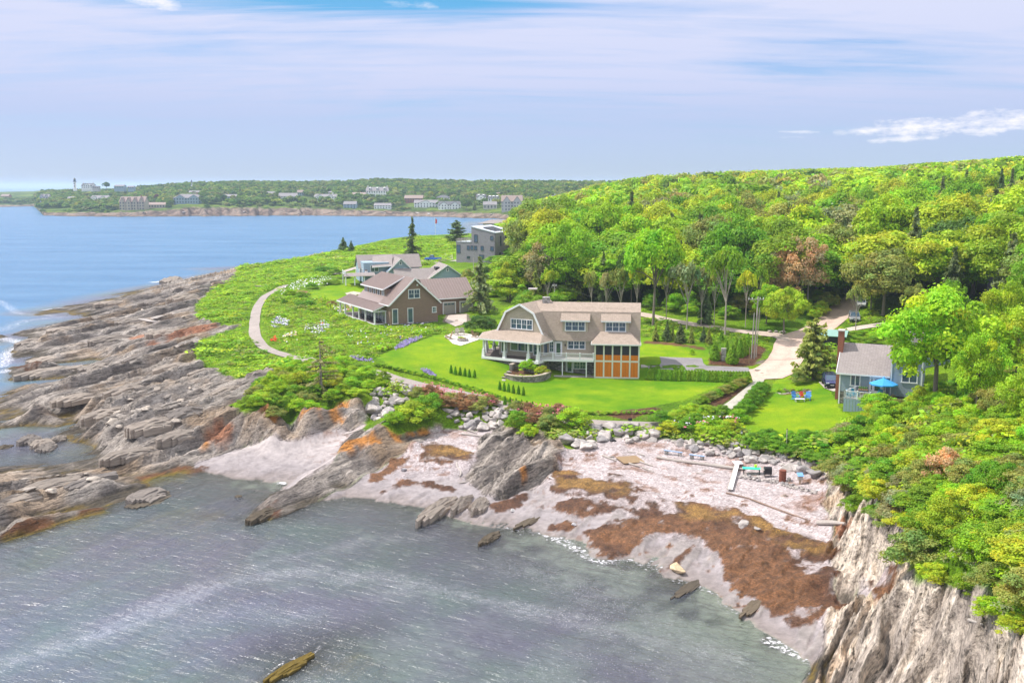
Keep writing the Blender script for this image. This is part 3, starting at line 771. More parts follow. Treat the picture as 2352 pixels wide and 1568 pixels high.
# ------------------------------------------------------------------ sea
def water_mat():
    m, nt, b, out = newmat('sea_water')
    o = nt.nodes.new('ShaderNodeNewGeometry').outputs['Position']
    dep = nt.nodes.new('ShaderNodeAttribute'); dep.attribute_name = 'depth'
    foam = nt.nodes.new('ShaderNodeAttribute'); foam.attribute_name = 'foam'
    rot = mapping(nt, o, (1, 1, 1), (0, 0, R(25)))
    w1 = noise(nt, mapping(nt, rot, (.35, 1.1, 1)), 1.3, 4, .6, .3)
    w2 = noise(nt, mapping(nt, rot, (.09, .22, 1)), 1.0, 4, .6)
    h = mathn(nt, 'ADD', mathn(nt, 'MULTIPLY', w1, .8), mathn(nt, 'MULTIPLY', w2, 1.2))
    bp = nt.nodes.new('ShaderNodeBump'); bp.inputs['Strength'].default_value = 1.0; bp.inputs['Distance'].default_value = .5
    nt.links.new(h, bp.inputs['Height'])
    f3 = noise(nt, o, .06, 5, .65)
    body = mixc(nt, ramp(nt, f3, [(.4, 0.0), (.62, 1.0)]), (.165, .165, .235), (.15, .205, .205))
    fl0 = nt.nodes.new('ShaderNodeAttribute'); fl0.attribute_name = 'fleck'
    body = mixc(nt, mathn(nt, 'MULTIPLY', fl0.outputs['Fac'], ramp(nt, noise(nt, o, 1.1, 6, .7), [(.35, 0.0), (.62, .75)])), body, (.42, .43, .50))
    far_ = ramp(nt, mathn(nt, 'DIVIDE', dep.outputs['Fac'], 8.0), [(.2, 0.0), (1.0, 1.0)])
    body = mixc(nt, far_, body, mixc(nt, ramp(nt, noise(nt, mapping(nt, o, (.012, .05, 1)), 1.0, 6, .7), [(.35, 0.0), (.65, 1.0)]), (.028, .135, .285), (.075, .20, .36)))
    nt.links.new(body, b.inputs['Base Color'])
    b.inputs['Roughness'].default_value = .27; b.inputs['IOR'].default_value = 1.33
    b.inputs['Specular IOR Level'].default_value = .55
    nt.links.new(bp.outputs[0], b.inputs['Normal'])
    gl = nt.nodes.new('ShaderNodeBsdfGlossy'); gl.inputs['Roughness'].default_value = .22; nt.links.new(bp.outputs[0], gl.inputs['Normal'])
    tr = nt.nodes.new('ShaderNodeBsdfTransparent'); tr.inputs[0].default_value = (.82, .9, .9, 1)
    fr = nt.nodes.new('ShaderNodeFresnel'); fr.inputs[0].default_value = 1.33; nt.links.new(bp.outputs[0], fr.inputs['Normal'])
    clear = nt.nodes.new('ShaderNodeMixShader'); nt.links.new(fr.outputs[0], clear.inputs[0]); nt.links.new(tr.outputs[0], clear.inputs[1]); nt.links.new(gl.outputs[0], clear.inputs[2])
    a = mathn(nt, 'SUBTRACT', 1.0, mathn(nt, 'POWER', 2.718, mathn(nt, 'MULTIPLY', dep.outputs['Fac'], -.5)))
    mix = nt.nodes.new('ShaderNodeMixShader'); nt.links.new(a, mix.inputs[0]); nt.links.new(clear.outputs[0], mix.inputs[1]); nt.links.new(b.outputs[0], mix.inputs[2])
    # foam: froth on the wash and drifting flecks
    fn = noise(nt, o, 2.6, 6, .72, .6); fn2 = noise(nt, o, .5, 3, .6); v = nt.nodes.new('ShaderNodeTexVoronoi'); v.inputs['Scale'].default_value = 8.0; nt.links.new(o, v.inputs[0])
    fleck = mathn(nt, 'LESS_THAN', v.outputs['Distance'], .27)
    fl = nt.nodes.new('ShaderNodeAttribute'); fl.attribute_name = 'fleck'
    sepv = nt.nodes.new('ShaderNodeSeparateColor'); nt.links.new(v.outputs['Color'], sepv.inputs[0])
    fleck = mathn(nt, 'MULTIPLY', fleck, mathn(nt, 'LESS_THAN', sepv.outputs[0], mathn(nt, 'MULTIPLY', fl.outputs['Fac'], mathn(nt, 'ADD', fn2, .1))))
    froth = mathn(nt, 'GREATER_THAN', mathn(nt, 'ADD', fn, mathn(nt, 'MULTIPLY', foam.outputs['Fac'], .5)), .80)
    froth = ramp(nt, mathn(nt, 'ADD', fn, mathn(nt, 'MULTIPLY', foam.outputs['Fac'], .45)), [(.70, 0.0), (.84, 1.0)])
    ff = mathn(nt, 'MAXIMUM', mathn(nt, 'MULTIPLY', fleck, .42), froth)
    df = nt.nodes.new('ShaderNodeBsdfDiffuse'); df.inputs[0].default_value = (.78, .76, .8, 1)
    mix2 = nt.nodes.new('ShaderNodeMixShader'); nt.links.new(ff, mix2.inputs[0]); nt.links.new(mix.outputs[0], mix2.inputs[1]); nt.links.new(df.outputs[0], mix2.inputs[2])
    nt.links.new(mix2.outputs[0], out.inputs[0])
    return m
WATER = water_mat()
NRw, NCw = 520, 620
yw = np.concatenate([26.0 * (900.0 / 26.0) ** (np.linspace(0, 1, NRw - 24)), 900 * (30000 / 900.) ** (np.linspace(0, 1, 25)[1:])])
NRw = len(yw)
wy, wt = np.meshgrid(yw, np.linspace(-1, 1, NCw), indexing='ij')
wx = wt * (wy + 40) * .9
inside = (wx > X0 + 2) & (wx < X1 - 2) & (wy < Y1 - 2)
gzz = ground(np.clip(wx, X0 + 1, X1 - 1), np.clip(wy, Y0 + 1, Y1 - 1))
dep = np.where(inside, np.clip(-gzz, 0, 12), 12.0)
dep = np.where(inside, dep * (1 + 5 * sm(-wx, 38, 62) * sm(wy, 120, 165)), 12.0)
def linedist(x, y, P):
    d = np.full(x.shape, 1e9)
    for a, b in zip(P[:-1], P[1:]):
        vx, vy = b[0] - a[0], b[1] - a[1]; L = vx * vx + vy * vy + 1e-9
        t = np.clip(((x - a[0]) * vx + (y - a[1]) * vy) / L, 0, 1)
        d = np.minimum(d, np.hypot(x - a[0] - t * vx, y - a[1] - t * vy))
    return d
def D2(L): return [tuple(D(x, y, 0)[:2]) for x, y in L]
shore = sm(gzz, -.30, -.02) * inside * sm(fbm(wx / 5, wy / 5, 15, 4), .38, .62) * sm(wx, -40, -15) * .46 * sm(wy, 60, 68) * .8
foam = shore * sm(wy, 200, 158)
S = [(D2([(0,690),(40,720),(85,722),(120,725)]), 3.0, .42), (D2([(0,775),(60,790),(20,810),(0,840)]), 3.6, .52), (D2([(0,855),(40,845)]), 3, .5), (D2([(350,648),(430,642),(450,636)]), 2.4, .8),
     (D2([(0,760),(60,735),(140,728)]), 4, .38), (D2([(606,1556),(640,1526),(685,1502)]), .3, .45), (D2([(718,1502),(735,1484)]), .35, .5), (D2([(1254,1225),(1330,1262),(1380,1292),(1446,1276),(1520,1272),(1536,1290),(1520,1302)]), 1.6, .5),
     (D2([(1560,1335),(1614,1350),(1656,1365),(1700,1410)]), 1.2, .4), (D2([(1765,1470),(1790,1485),(1860,1515),(1800,1470)]), 1.2, .55), (D2([(650,1108),(676,1104),(700,1098)]), 1.2, .8),(D2([(1090,1200),(1254,1226)]), 1.2, .4),(D2([(100,712),(180,702)]),2,.6),(D2([(520,622),(555,618)]),2,.6)]
for P, w, s_ in S:
    foam = np.maximum(foam, s_ * sm(linedist(wx, wy, P), w, w * .2))
fleck = np.zeros_like(wx)
for P, w, s_ in [(D2([(-60,1540),(150,1480),(330,1410),(450,1355),(560,1325),(700,1310),(850,1322),(1000,1352),(1150,1385),(1300,1420),(1500,1470),(1680,1510)]), 2.4, .9),
                 (D2([(200,1430),(350,1390),(500,1330),(620,1290),(800,1250),(1000,1230)]), 1.8, .5),
                 (D2([(1150,1290),(1350,1360),(1500,1420),(1600,1500)]), 4.5, .5), (D2([(400,1440),(560,1400),(720,1420)]), 3.0, .35), (D2([(1200,1560),(1400,1500),(1700,1560)]), 5, .3), (D2([(700,1568),(760,1500),(820,1470)]), 2.5, .4), (D2([(1280,1240),(1400,1300),(1500,1330)]), 2.5, .5)]:
    fleck = np.maximum(fleck, s_ * sm(linedist(wx, wy, P) + (fbm(wx / 3, wy / 3, 19, 3) - .5) * 3, w, 0))
fleck = np.maximum(fleck, .006 * (wy < 130))
Iw = np.arange(NRw * NCw).reshape(NRw, NCw)
Qw = np.stack([Iw[:-1, :-1], Iw[:-1, 1:], Iw[1:, 1:], Iw[1:, :-1]], -1).reshape(-1, 4)
wz = (fbm(wx / 9, wy / 5, 23, 3) - .5) * .22 * sm(dep, .1, 2.0) * (wy < 860)
me = arr_mesh('sea_water', np.stack([wx, wy, wz], -1).reshape(-1, 3), Qw, WATER, None, True,
              {'depth': dep.reshape(-1), 'foam': foam.reshape(-1), 'fleck': fleck.reshape(-1)})
tag(link(bpy.data.objects.new('sea_water', me)), kind='structure')
# ------------------------------------------------------------------ frames of the houses
class Fr:
    """plan frame of a building: origin, x along the seaward front, y away from it"""
    def __init__(s, A, B=None, yaw=None):
        s.o = Vector(A)
        s.yaw = yaw if yaw is not None else math.atan2(B[1] - A[1], B[0] - A[0])
        s.u = Vector((math.cos(s.yaw), math.sin(s.yaw), 0)); s.v = Vector((-math.sin(s.yaw), math.cos(s.yaw), 0))
    def y(s, px, py, c=0.0):
        """(x, z) where the reading meets the upright plane y=c"""
        d = Vector(ray(px, py)); q = Vector((0, 0, CAMZ)) - s.o
        t = (c - q.dot(s.v)) / d.dot(s.v); p = q + d * t
        return round(p.dot(s.u), 2), round(p.z, 2)
    def x(s, px, py, c=0.0):
        d = Vector(ray(px, py)); q = Vector((0, 0, CAMZ)) - s.o
        t = (c - q.dot(s.u)) / d.dot(s.u); p = q + d * t
        return round(p.dot(s.v), 2), round(p.z, 2)
    def z(s, px, py, c=0.0):
        p = D(px, py, s.o.z + c) - s.o
        return round(p.dot(s.u), 2), round(p.dot(s.v), 2)
    def w(s, x, y, z=0.0):
        return s.o + s.u * x + s.v * y + Vector((0, 0, z))
FM = Fr(D(1366, 868, 4.25), yaw=R(-7))
FW = Fr(D(1110, 817, 6.95), D(1238, 830, 6.95))
# ------------------------------------------------------------------ building materials
M_ = {}
M_['shake_tan'] = shingle('tan_shingle_wall', (.50, .435, .335), .17, .16, .10)
M_['roof_tan'] = shingle('weathered_shingle_roof', (.42, .335, .27), .16, .3, .2, 'roof')
M_['roof_grey'] = shingle('grey_shingle_roof', (.34, .295, .28), .2, .35, .14, 'roof')
M_['white'] = plain('white_paint', (.80, .80, .82), .5, .05, 1.0)
M_['cream'] = plain('cream_trim', (.70, .67, .60), .55, .06, 1.0)
M_['glass'] = glassm('window_glass', (.035, .06, .09))
M_['glass_green'] = glassm('door_glass', (.03, .06, .05))
M_['screen'] = plain('insect_screen', (.035, .03, .045), .5, .3, 3.0)
M_['orange_wood'] = shingle('orange_cedar_board', (.74, .20, .02), 3.0, .14, .16, 'wall', .5, .5, .3)
M_['deck_wood'] = plain('weathered_deck_board', (.20, .16, .15), .7, .25, 4.0)
M_['deck_grey'] = plain('grey_deck_board', (.42, .39, .36), .7, .2, 3.0)
M_['fieldstone'] = stone('fieldstone', (.26, .235, .22), 2.6)
M_['fieldstone_l'] = stone('pale_fieldstone', (.42, .39, .37), 2.6)
M_['brown_shake'] = shingle('brown_shingle_wall', (.31, .215, .165), .15, .14, .16)
M_['metal_roof'] = plain('brown_metal_roof', (.33, .25, .225), .38, .08, .8, .5, .35)
M_['metal_seam'] = plain('metal_roof_seam', (.46, .37, .34), .35, .08, .8, .5, .35)
M_['blue_clap'] = shingle('blue_clapboard', (.32, .385, .46), .16, 40, .05)
M_['slate_clap'] = shingle('slate_blue_clapboard', (.33, .43, .52), .16, 40, .05)
M_['grey_shake'] = shingle('grey_shingle_wall', (.33, .305, .35), .2, .25, .16)
M_['brick'] = shingle('chimney_brick', (.32, .12, .08), .08, .22, .25, 'wall', .9, .9)
M_['door_grey'] = plain('garage_door_paint', (.36, .34, .30), .6, .08)
M_['dark'] = plain('dark_metal', (.03, .03, .035), .45, .2)
M_['white_roof'] = plain('pale_membrane_roof', (.62, .66, .74), .5, .08)
M_['wood'] = plain('raw_wood', (.34, .23, .13), .75, .3, 5)
M_['grey_wood'] = plain('silvered_wood', (.45, .40, .36), .8, .3, 5)
M_['paver'] = plain('concrete', (.52, .47, .44), .85, .18, 2.0)

def window(par, x, y, z0, w, h, units=1, nx=2, nz=2, rot=0.0, trim='white', name='window', cas=.13, gm='glass', top=False):
    f = MB(); g = MB()
    f.box(-w/2 - cas, -w/2, -.07, .02, 0, h); f.box(w/2, w/2 + cas, -.07, .02, 0, h)
    f.box(-w/2 - cas - .03, w/2 + cas + .03, -.09, .02, h, h + cas); f.box(-w/2 - cas - .05, w/2 + cas + .05, -.11, .02, -cas, 0)
    uw = w / units
    for i in range(units):
        a = -w/2 + i * uw
        if i: f.box(a - .06, a + .06, -.068, .02, .001, h - .001)
        lo = h * .5 if top else 0
        for k in range(1, nx):
            f.box(a + uw * k / nx - .018, a + uw * k / nx + .018, -.052, .0, lo + .002, h - .002)
        for k in range(1, nz):
            f.box(a + .062, a + uw - .062, -.05, .001, h * k / nz - .022, h * k / nz + .022)
    g.box(-w/2, w/2, -.03, -.004, .0, h)
    o = f.build(name, M_[trim], par, (x, y, z0), rot)
    g.build('pane', M_[gm], o)
    return o
def gdoor(par, x, y, z0, w, h, rot=0.0):
    f = MB(); f.box(-w/2, w/2, -.05, .0, 0, h)
    for k in range(1, 5): f.box(-w/2 + .04, w/2 - .04, -.07, -.05, h * k / 5 - .02, h * k / 5 + .02)
    o = f.build('garage_door', M_['door_grey'], par, (x, y, z0), rot)
    t = MB(); t.box(-w/2 - .18, -w/2, -.09, .0, 0, h + .18); t.box(w/2, w/2 + .18, -.09, .0, 0, h + .18); t.box(-w/2, w/2, -.088, .0, h, h + .18)
    t.build('frame', M_['white'], o)
    g = MB()
    for k in range(3): g.box(-w/2 + .2 + k * (w - .3) / 3, -w/2 + .05 + (k + 1) * (w - .3) / 3, -.075, -.05, h * .82, h * .94)
    g.build('pane', M_['glass'], o)
def pdoor(par, x, y, z0, w=.95, h=2.15, rot=0.0, trim='white'):
    f = MB(); f.box(-w/2, w/2, -.05, 0, 0, h)
    o = f.build('door', M_[trim], par, (x, y, z0), rot)
    t = MB(); t.box(-w/2 - .14, -w/2, -.08, .0, 0, h + .14); t.box(w/2, w/2 + .14, -.08, .0, 0, h + .14); t.box(-w/2, w/2, -.078, .0, h, h + .14); t.build('frame', M_[trim], o)
    g = MB(); g.box(-w/2 + .16, w/2 - .16, -.06, -.05, .35, h - .15); g.build('pane', M_['glass_green'], o)
    k = MB(); k.box(w/2 - .12, w/2 - .07, -.11, -.05, 1.0, 1.12); k.build('handle', M_['dark'], o)
def seams(mb, a, b, c, d, step, w=.05, h=.05, mi=1):
    """standing seams from edge a-b (eave) up to edge d-c (ridge)"""
    a, b, c, d = map(Vector, (a, b, c, d)); L = (b - a).length; n = max(1, int(L / step))
    up = (d - a).cross(b - a); up = up if up.z > 0 else -up; up.normalize()
    for i in range(n + 1):
        t = i / n
        mb.bar(a.lerp(b, t) + up * h / 2, d.lerp(c, t) + up * h / 2, w, h, mi)
def railing(par, pts, h=1.0, step=.14, mat='white', post=1.8, name='railing'):
    m = MB()
    for a, b in zip(pts[:-1], pts[1:]):
        a, b = Vector(a), Vector(b); L = (b - a).length
        m.bar(a + Vector((0, 0, h)), b + Vector((0, 0, h)), .1, .07); m.bar(a + Vector((0, 0, .12)), b + Vector((0, 0, .12)), .06, .06)
        n = int(L / step)
        for i in range(1, n):
            p = a.lerp(b, i / n); m.bar(p + Vector((0, 0, .14)), p + Vector((0, 0, h - .03)), .045)
    o = m.build(name, M_[mat], par)
    for a, b in zip(pts[:-1], pts[1:]):
        a, b = Vector(a), Vector(b); L = (b - a).length; n = max(1, round(L / post))
        for i in range(n + 1):
            p = a.lerp(b, i / n); q = MB(); q.box(p.x - .08, p.x + .08, p.y - .08, p.y + .08, p.z, p.z + h + .08); q.box(p.x - .11, p.x + .11, p.y - .11, p.y + .11, p.z + h + .08, p.z + h + .13)
            q.build('railing_post', M_[mat], par)
    return o
def column(par, x, y, z0, z1, w=.22, base=0, mat='white', name='post'):
    m = MB(); m.box(x - w/2, x + w/2, y - w/2, y + w/2, z0, z1)
    if base:
        b2 = w * .9 + .05
        m.add([(x - b2, y - b2, z0), (x + b2, y - b2, z0), (x + b2, y + b2, z0), (x - b2, y + b2, z0), (x - b2*.75, y - b2*.75, z0 + base), (x + b2*.75, y - b2*.75, z0 + base), (x + b2*.75, y + b2*.75, z0 + base), (x - b2*.75, y + b2*.75, z0 + base)],
              [(0, 1, 5, 4), (1, 2, 6, 5), (2, 3, 7, 6), (3, 0, 4, 7), (4, 5, 6, 7)])
        m.box(x - b2*.85, x + b2*.85, y - b2*.85, y + b2*.85, z0 + base, z0 + base + .08)
    m.box(x - w*.7, x + w*.7, y - w*.7, y + w*.7, z1 - .12, z1 + .002)
    return m.build(name, M_[mat], par)

# ================================================================== the shingled gambrel house
hm = thing('shingled_house', 'tan shingled gambrel house with white wraparound porch and orange screened porch on the big lawn', 'house', FM.o, FM.yaw)
m = MB()                                                     # walls of the long body
m.prismx([(2.9, -.3), (2.9, 2.75), (11.6, 2.75), (11.6, -.3)], -9.5, 6.95); m.build('foundation_wall', M_['fieldstone'], hm)
m = MB(); m.prismx([(2.9, 2.75), (2.9, 5.5), (4.15, 9.7), (7.2, 10.85), (10.25, 9.7), (11.5, 5.5), (11.6, 5.4), (11.6, 2.75)], -9.5, 6.85)
m.box(-5.33, -1.29, 2.95, 4.4, 6.45, 8.75); m.box(1.07, 5.13, 2.95, 4.4, 6.45, 8.75)
m.build('wall', M_['shake_tan'], hm)
m = MB(); m.box(-9.6, 6.98, 2.55, 2.88, 5.38, 5.56); m.box(6.95, 7.05, 2.5, 11.9, 5.4, 5.6); m.box(-9.5, 0, 2.84, 2.9, 2.62, 2.78)
for x0, x1 in ((-5.62, -.95), (.76, 5.47)):
    m.box(x0, x1, 2.42, 2.5, 8.5, 8.72); m.box(x0, x0 + .06, 2.5, 4.6, 8.55, 8.9)
m.build('trim', M_['white'], hm)
r = MB()
def msteep(x0, x1): r.slab([(x0, 2.45, 5.45), (x1, 2.45, 5.45), (x1, 4.05, 9.95), (x0, 4.05, 9.95)], .16)
EPS = .012
msteep(-9.8, 7.0)
r.slab([(-9.8, 4.02, 9.93), (7.02, 4.02, 9.93), (7.02, 7.2, 11.12), (-9.8, 7.2, 11.12)], .16)
r.slab([(7.02, 10.38, 9.93), (-9.8, 10.38, 9.93), (-9.8, 7.2, 11.12), (7.02, 7.2, 11.12)], .16)
r.slab([(7.0, 11.95, 5.45), (-9.8, 11.95, 5.45), (-9.8, 10.35, 9.95), (7.0, 10.35, 9.95)], .16)
r.build('roof', M_['roof_tan'], hm)
for x0, x1 in ((-5.62, -.95), (.76, 5.47)):
    r = MB(); r.slab([(x0, 2.42, 8.72), (x1, 2.42, 8.72), (x1, 5.3, 10.5), (x0, 5.3, 10.5)], .14)
    r.build('dormer_roof', M_['roof_tan'], hm)
for cx in (-3.32, 3.1):
    window(hm, cx, 2.95, 7.08, 3.0, 1.32, 3, 2, 2, top=True)
window(hm, -7.05, 2.9, 3.6, .55, 1.7, 1, 2, 3)
pdoor(hm, -5.95, 2.9, 2.8, .95, 2.3)
window(hm, -3.08, 2.9, 4.15, 2.6, 1.15, 3, 2, 2, top=True)
m = MB(); m.box(-4.95, -4.8, 2.72, 2.9, 4.5, 4.85); m.build('wall_lamp', M_['dark'], hm)
pdoor(hm, -4.15, 2.9, .1, .95, 2.0); window(hm, -2.5, 2.9, .95, 1.8, 1.0, 2, 2, 2)
# chimney
m = MB(); m.box(-8.9, -7.75, 6.6, 7.8, 9.8, 11.85); m.build('chimney', M_['fieldstone_l'], hm)
ch = hm.children[-1]; m = MB(); m.box(-9.05, -7.6, 6.45, 7.95, 11.85, 12.0); m.build('chimney_cap', M_['paver'], ch)
# deck between the porches
m = MB(); m.box(-8.75, -.2, -.05, 2.9, 2.72, 2.85); m.build('deck', M_['deck_grey'], hm)
m = MB(); m.box(-8.8, -.2, -.13, -.05, 2.55, 2.87); m.build('deck_fascia', M_['white'], hm)
railing(hm, [(-8.7, .02, 2.85), (-.25, .02, 2.85)], .98, .15, post=2.05)
for x in (-5.1, -1.34): column(hm, x, .1, .0, 2.55, .16)
m = MB(); m.box(-8.3, -.1, .1, 2.9, -.12, .06); m.build('patio', M_['paver'], hm)
# screened porch
m = MB(); m.box(.02, 6.72, .08, 2.85, 0, 2.62)
m.build('porch_core', M_['shake_tan'], hm)
sp = MB(); xs = [0, 1.37, 2.72, 4.07, 5.42, 6.8]
sp.box(-.1, 6.85, -.06, .1, 2.6, 2.86); sp.box(-.1, 6.85, -.05, .1, -.1, .26); sp.box(-.1, 6.85, -.05, .1, 5.2, 5.5)
sp.box(-.12, .03, -.05, 2.9, 2.6, 2.86); sp.box(6.71, 6.86, -.05, 2.9, 2.6, 2.86); sp.box(-.1, .03, .1, 2.9, 5.2, 5.5); sp.box(6.71, 6.85, .1, 2.9, 5.2, 5.5)
sp.build('porch_beam', M_['cream'], hm)
for x in xs:
    p = MB(); p.box(x - .12, x + .12, -.07, .09, .26, 2.6); p.box(x - .12, x + .12, -.07, .09, 2.86, 5.2); p.build('porch_post', M_['cream'], hm)
for i in range(5):
    a, b = xs[i] + .12, xs[i + 1] - .12
    p = MB(); p.box(a, b, -.02, .05, .262, 2.598); p.box(a + .04, b - .04, -.035, -.02, 1.3, 1.36); p.build('wood_panel', M_['orange_wood'], hm)
    p = MB(); p.box(a, b, -.02, .05, 2.862, 3.72); p.build('wood_panel', M_['orange_wood'], hm)
    p = MB(); p.box(a, b, 0, .04, 3.72, 5.2); p.build('screen', M_['screen'], hm)
p = MB(); p.box(6.74, 6.8, .1, 2.9, 2.86, 3.72); p.build('wood_panel', M_['orange_wood'], hm)
p = MB(); p.box(6.74, 6.78, .1, 2.9, 3.72, 5.2); p.box(.02, .06, .1, 2.9, 2.86, 5.2); p.build('screen', M_['screen'], hm)
p = MB(); p.box(.06, 6.74, .1, 2.85, 5.2, 5.24); p.build('porch_ceiling', M_['wood'], hm)
r = MB(); a, b, c, d = (-.6, -.55, 5.5), (7.05, -.55, 5.5), (5.3, 3.0, 7.0), (.75, 3.0, 7.0)
r.slab([a, b, c, d], .12); r.slab([b, (7.05, 2.6, 5.5), c], .12); r.slab([(-.6, 2.6, 5.5), a, d], .12)
r.build('porch_roof', M_['roof_tan'], hm)
m = MB(); m.box(-.62, 7.07, -.6, -.5, 5.32, 5.5); m.box(-.66, -.6, -.6, 2.5, 5.32, 5.49); m.box(7.05, 7.11, -.6, 2.5, 5.32, 5.49); m.build('porch_trim', M_['white'], hm)

# angled wing with the great porch (its own frame, child parts of the same house)
wg = bpy.data.objects.new('wing', None); link(wg, hm)
wo_ = FM.w(0, 0); dl = FW.o - FM.o
wg.location = (dl.dot(FM.u), dl.dot(FM.v), dl.z); wg.rotation_euler = (0, 0, FW.yaw - FM.yaw)
def wpart(mb, name, mat): return mb.build(name, M_[mat], hm, wg.location.copy(), FW.yaw - FM.yaw)
G5 = [(1.45, 0), (9.35, 0), (9.35, 4.1), (7.85, 7.1), (5.45, 8.4), (3.05, 7.1), (1.45, 4.1)]
m = MB(); m.prism(G5, 2.6, 11.0); m.box(1.45, 2.6, 4.6, 8.6, 4, 6.4); wpart(m, 'wing_wall', 'shake_tan')
m = MB(); m.box(1.3, 10, .3, 11, -2.9, -.12); wpart(m, 'wing_foundation_wall', 'fieldstone')
r = MB()
r.slab([(9.75, 2.25, 3.6), (9.75, 11, 3.6), (8.02, 11, 7.15), (8.02, 2.25, 7.15)], .14); r.slab([(8.04, 2.25, 7.13), (8.04, 11, 7.13), (5.45, 12, 8.5), (5.45, 2.25, 8.5)], .14)
r.slab([(2.86, 11, 7.13), (2.86, 2.25, 7.13), (5.45, 2.25, 8.5), (5.45, 12, 8.5)], .14); r.slab([(1.15, 11, 3.6), (1.15, 2.25, 3.6), (2.88, 2.25, 7.15), (2.88, 11, 7.15)], .14)
r.slab([(.9, 8.8, 6.5), (.9, 4.4, 6.5), (3.6, 4.4, 7.6), (3.6, 8.8, 7.6)], .12)
wpart(r, 'wing_roof', 'roof_tan')
t = MB()
for p, q in (((9.72, 2.2, 3.75), (8.02, 2.2, 7.1)), ((8.04, 2.2, 7.1), (5.45, 2.2, 8.42)), ((5.45, 2.2, 8.42), (2.86, 2.2, 7.1)), ((2.88, 2.2, 7.1), (1.18, 2.2, 3.75))):
    t.bar(p, q, .1, .3)
wpart(t, 'rake_trim', 'white')
def wwin(x, y, z0, w, h, units, nx, nz, rot=0, **k):
    o = window(hm, 0, 0, 0, w, h, units, nx, nz, rot, **k)
    p = Matrix.Rotation(FW.yaw - FM.yaw, 3, 'Z') @ Vector((x, y, z0)) + wg.location
    o.location = p; o.rotation_euler = (0, 0, FW.yaw - FM.yaw + rot)
wwin(5.65, 2.6, 4.5, 3.8, 1.45, 4, 2, 2, top=True)
wwin(5.65, 2.6, .95, 3.9, 1.5, 3, 1, 1); wwin(2.4, 2.6, .5, .9, 1.9, 1, 1, 1); wwin(8.5, 2.6, .5, 1.1, 2.0, 1, 2, 3)
wwin(1.45, 5, .5, 2.6, 1.9, 3, 1, 1, R(-90)); wwin(9.35, 4.0, .6, 1.6, 2.0, 1, 1, 1, R(90))
fl = [(-.2, -.15), (10.2, -.15), (10.2, 2.7), (1.4, 2.7), (1.4, 9.3), (-2.4, 9.3), (-3.0, 5.3)]
m = MB(); m.prismz(fl, -.12, .0); wpart(m, 'porch_floor', 'deck_wood')
m = MB()
for a, b in zip([fl[5], fl[6], fl[0]], [fl[6], fl[0], fl[1]]): m.bar((a[0], a[1], -.2), (b[0], b[1], -.2), .08, .42)
m.bar((10.2, -.15, -.2), (10.2, 2.6, -.2), .08, .42)
wpart(m, 'porch_skirt', 'white')
for x, y in ((.0, .15), (3.9, .15), (8.25, .15), (9.95, .15), (-2.6, 5.3), (-1.3, 2.9), (-2.2, 9.0), (-1.75, 6.2)):
    c = column(hm, 0, 0, 0, 2.72, .24, 1.0, 'white', 'porch_column')
    p = Matrix.Rotation(FW.yaw - FM.yaw, 3, 'Z') @ Vector((x, y, 0)) + wg.location; c.location = p; c.rotation_euler = (0, 0, FW.yaw - FM.yaw)
r = MB(); e = [(-.6, -.6, 2.95), (10.75, -.6, 2.95), (10.3, 2.9, 3.9), (9.4, 2.65, 4.15), (1.4, 2.65, 4.15)]
r.slab([(-.6, -.6, 2.95), (10.75, -.6, 2.95), (9.4, 2.65, 4.15), (1.35, 2.65, 4.15)], .12)
r.slab([(10.75, -.6, 2.95), (10.9, 3.3, 2.95), (9.6, 3.3, 4.12), (9.4, 2.65, 4.15)], .12)
r.slab([(-3.3, 5.2, 2.95), (-.6, -.6, 2.95), (1.35, 2.65, 4.15), (1.35, 6.0, 4.15)], .12)
r.slab([(-2.8, 9.6, 2.95), (-3.3, 5.2, 2.95), (1.35, 6.0, 4.15), (1.35, 9.6, 4.15)], .12)
wpart(r, 'porch_roof', 'roof_tan')
t = MB()
for p, q in (((-2.8, 9.6, 2.83), (-3.3, 5.2, 2.83)), ((-3.3, 5.2, 2.83), (-.6, -.6, 2.83)), ((-.6, -.6, 2.83), (10.75, -.6, 2.83)), ((10.75, -.6, 2.83), (10.9, 3.3, 2.83))): t.bar(p, q, .08, .22)
wpart(t, 'porch_trim', 'white')
C.objects.unlink(wg); bpy.data.objects.remove(wg)
# garden wall, steps
# ================================================================== the brown gabled house
H2 = Fr(D(896.8, 747.4, 7.35), D(1005.8, 739.4, 7.35))
hb_ = thing('brown_house', 'brown shingled gabled house with metal roof and long white porch beside the flower meadow', 'house', H2.o, H2.yaw)
m = MB(); m.prism([(0, -.3), (10.1, -.3), (10.1, 4.3), (5.05, 8.75), (0, 4.3)], 0, 16.5)
m.box(.9, 4.6, 4.7, 16.2, 4.3, 6.55); m.box(5.5, 9.2, 5.0, 15, 4.3, 6.4); m.build('wall', M_['brown_shake'], hb_)
m = MB(); m.box(-.02, 10.12, -.02, 16.5, -.5, .25); m.build('foundation_wall', M_['fieldstone'], hb_)
m = MB(); m.box(0.01, 10.09, -.04, 0, 3.0, 3.12); m.build('band_board', M_['brown_shake'], hb_)
r = MB()
L = [(-.5, -.55, 3.95), (-.5, 17, 3.95), (5.05, 17, 8.98), (5.05, -.55, 8.98)]
r.slab([L[3], L[2], L[1], L[0]][::-1][::-1], .16, 0) if False else None
r.slab([L[0], L[3], L[2], L[1]], .16, 0); seams(r, L[0], (-.5, 4.4, 3.95), (5.05, 4.4, 8.98), L[3], .42)
Rr_ = [(10.6, -.55, 3.95), (10.6, 17, 3.95), (5.05, 17, 8.98), (5.05, -.55, 8.98)]
r.slab(Rr_, .16, 0); seams(r, Rr_[0], Rr_[1], Rr_[2], Rr_[3], .42)
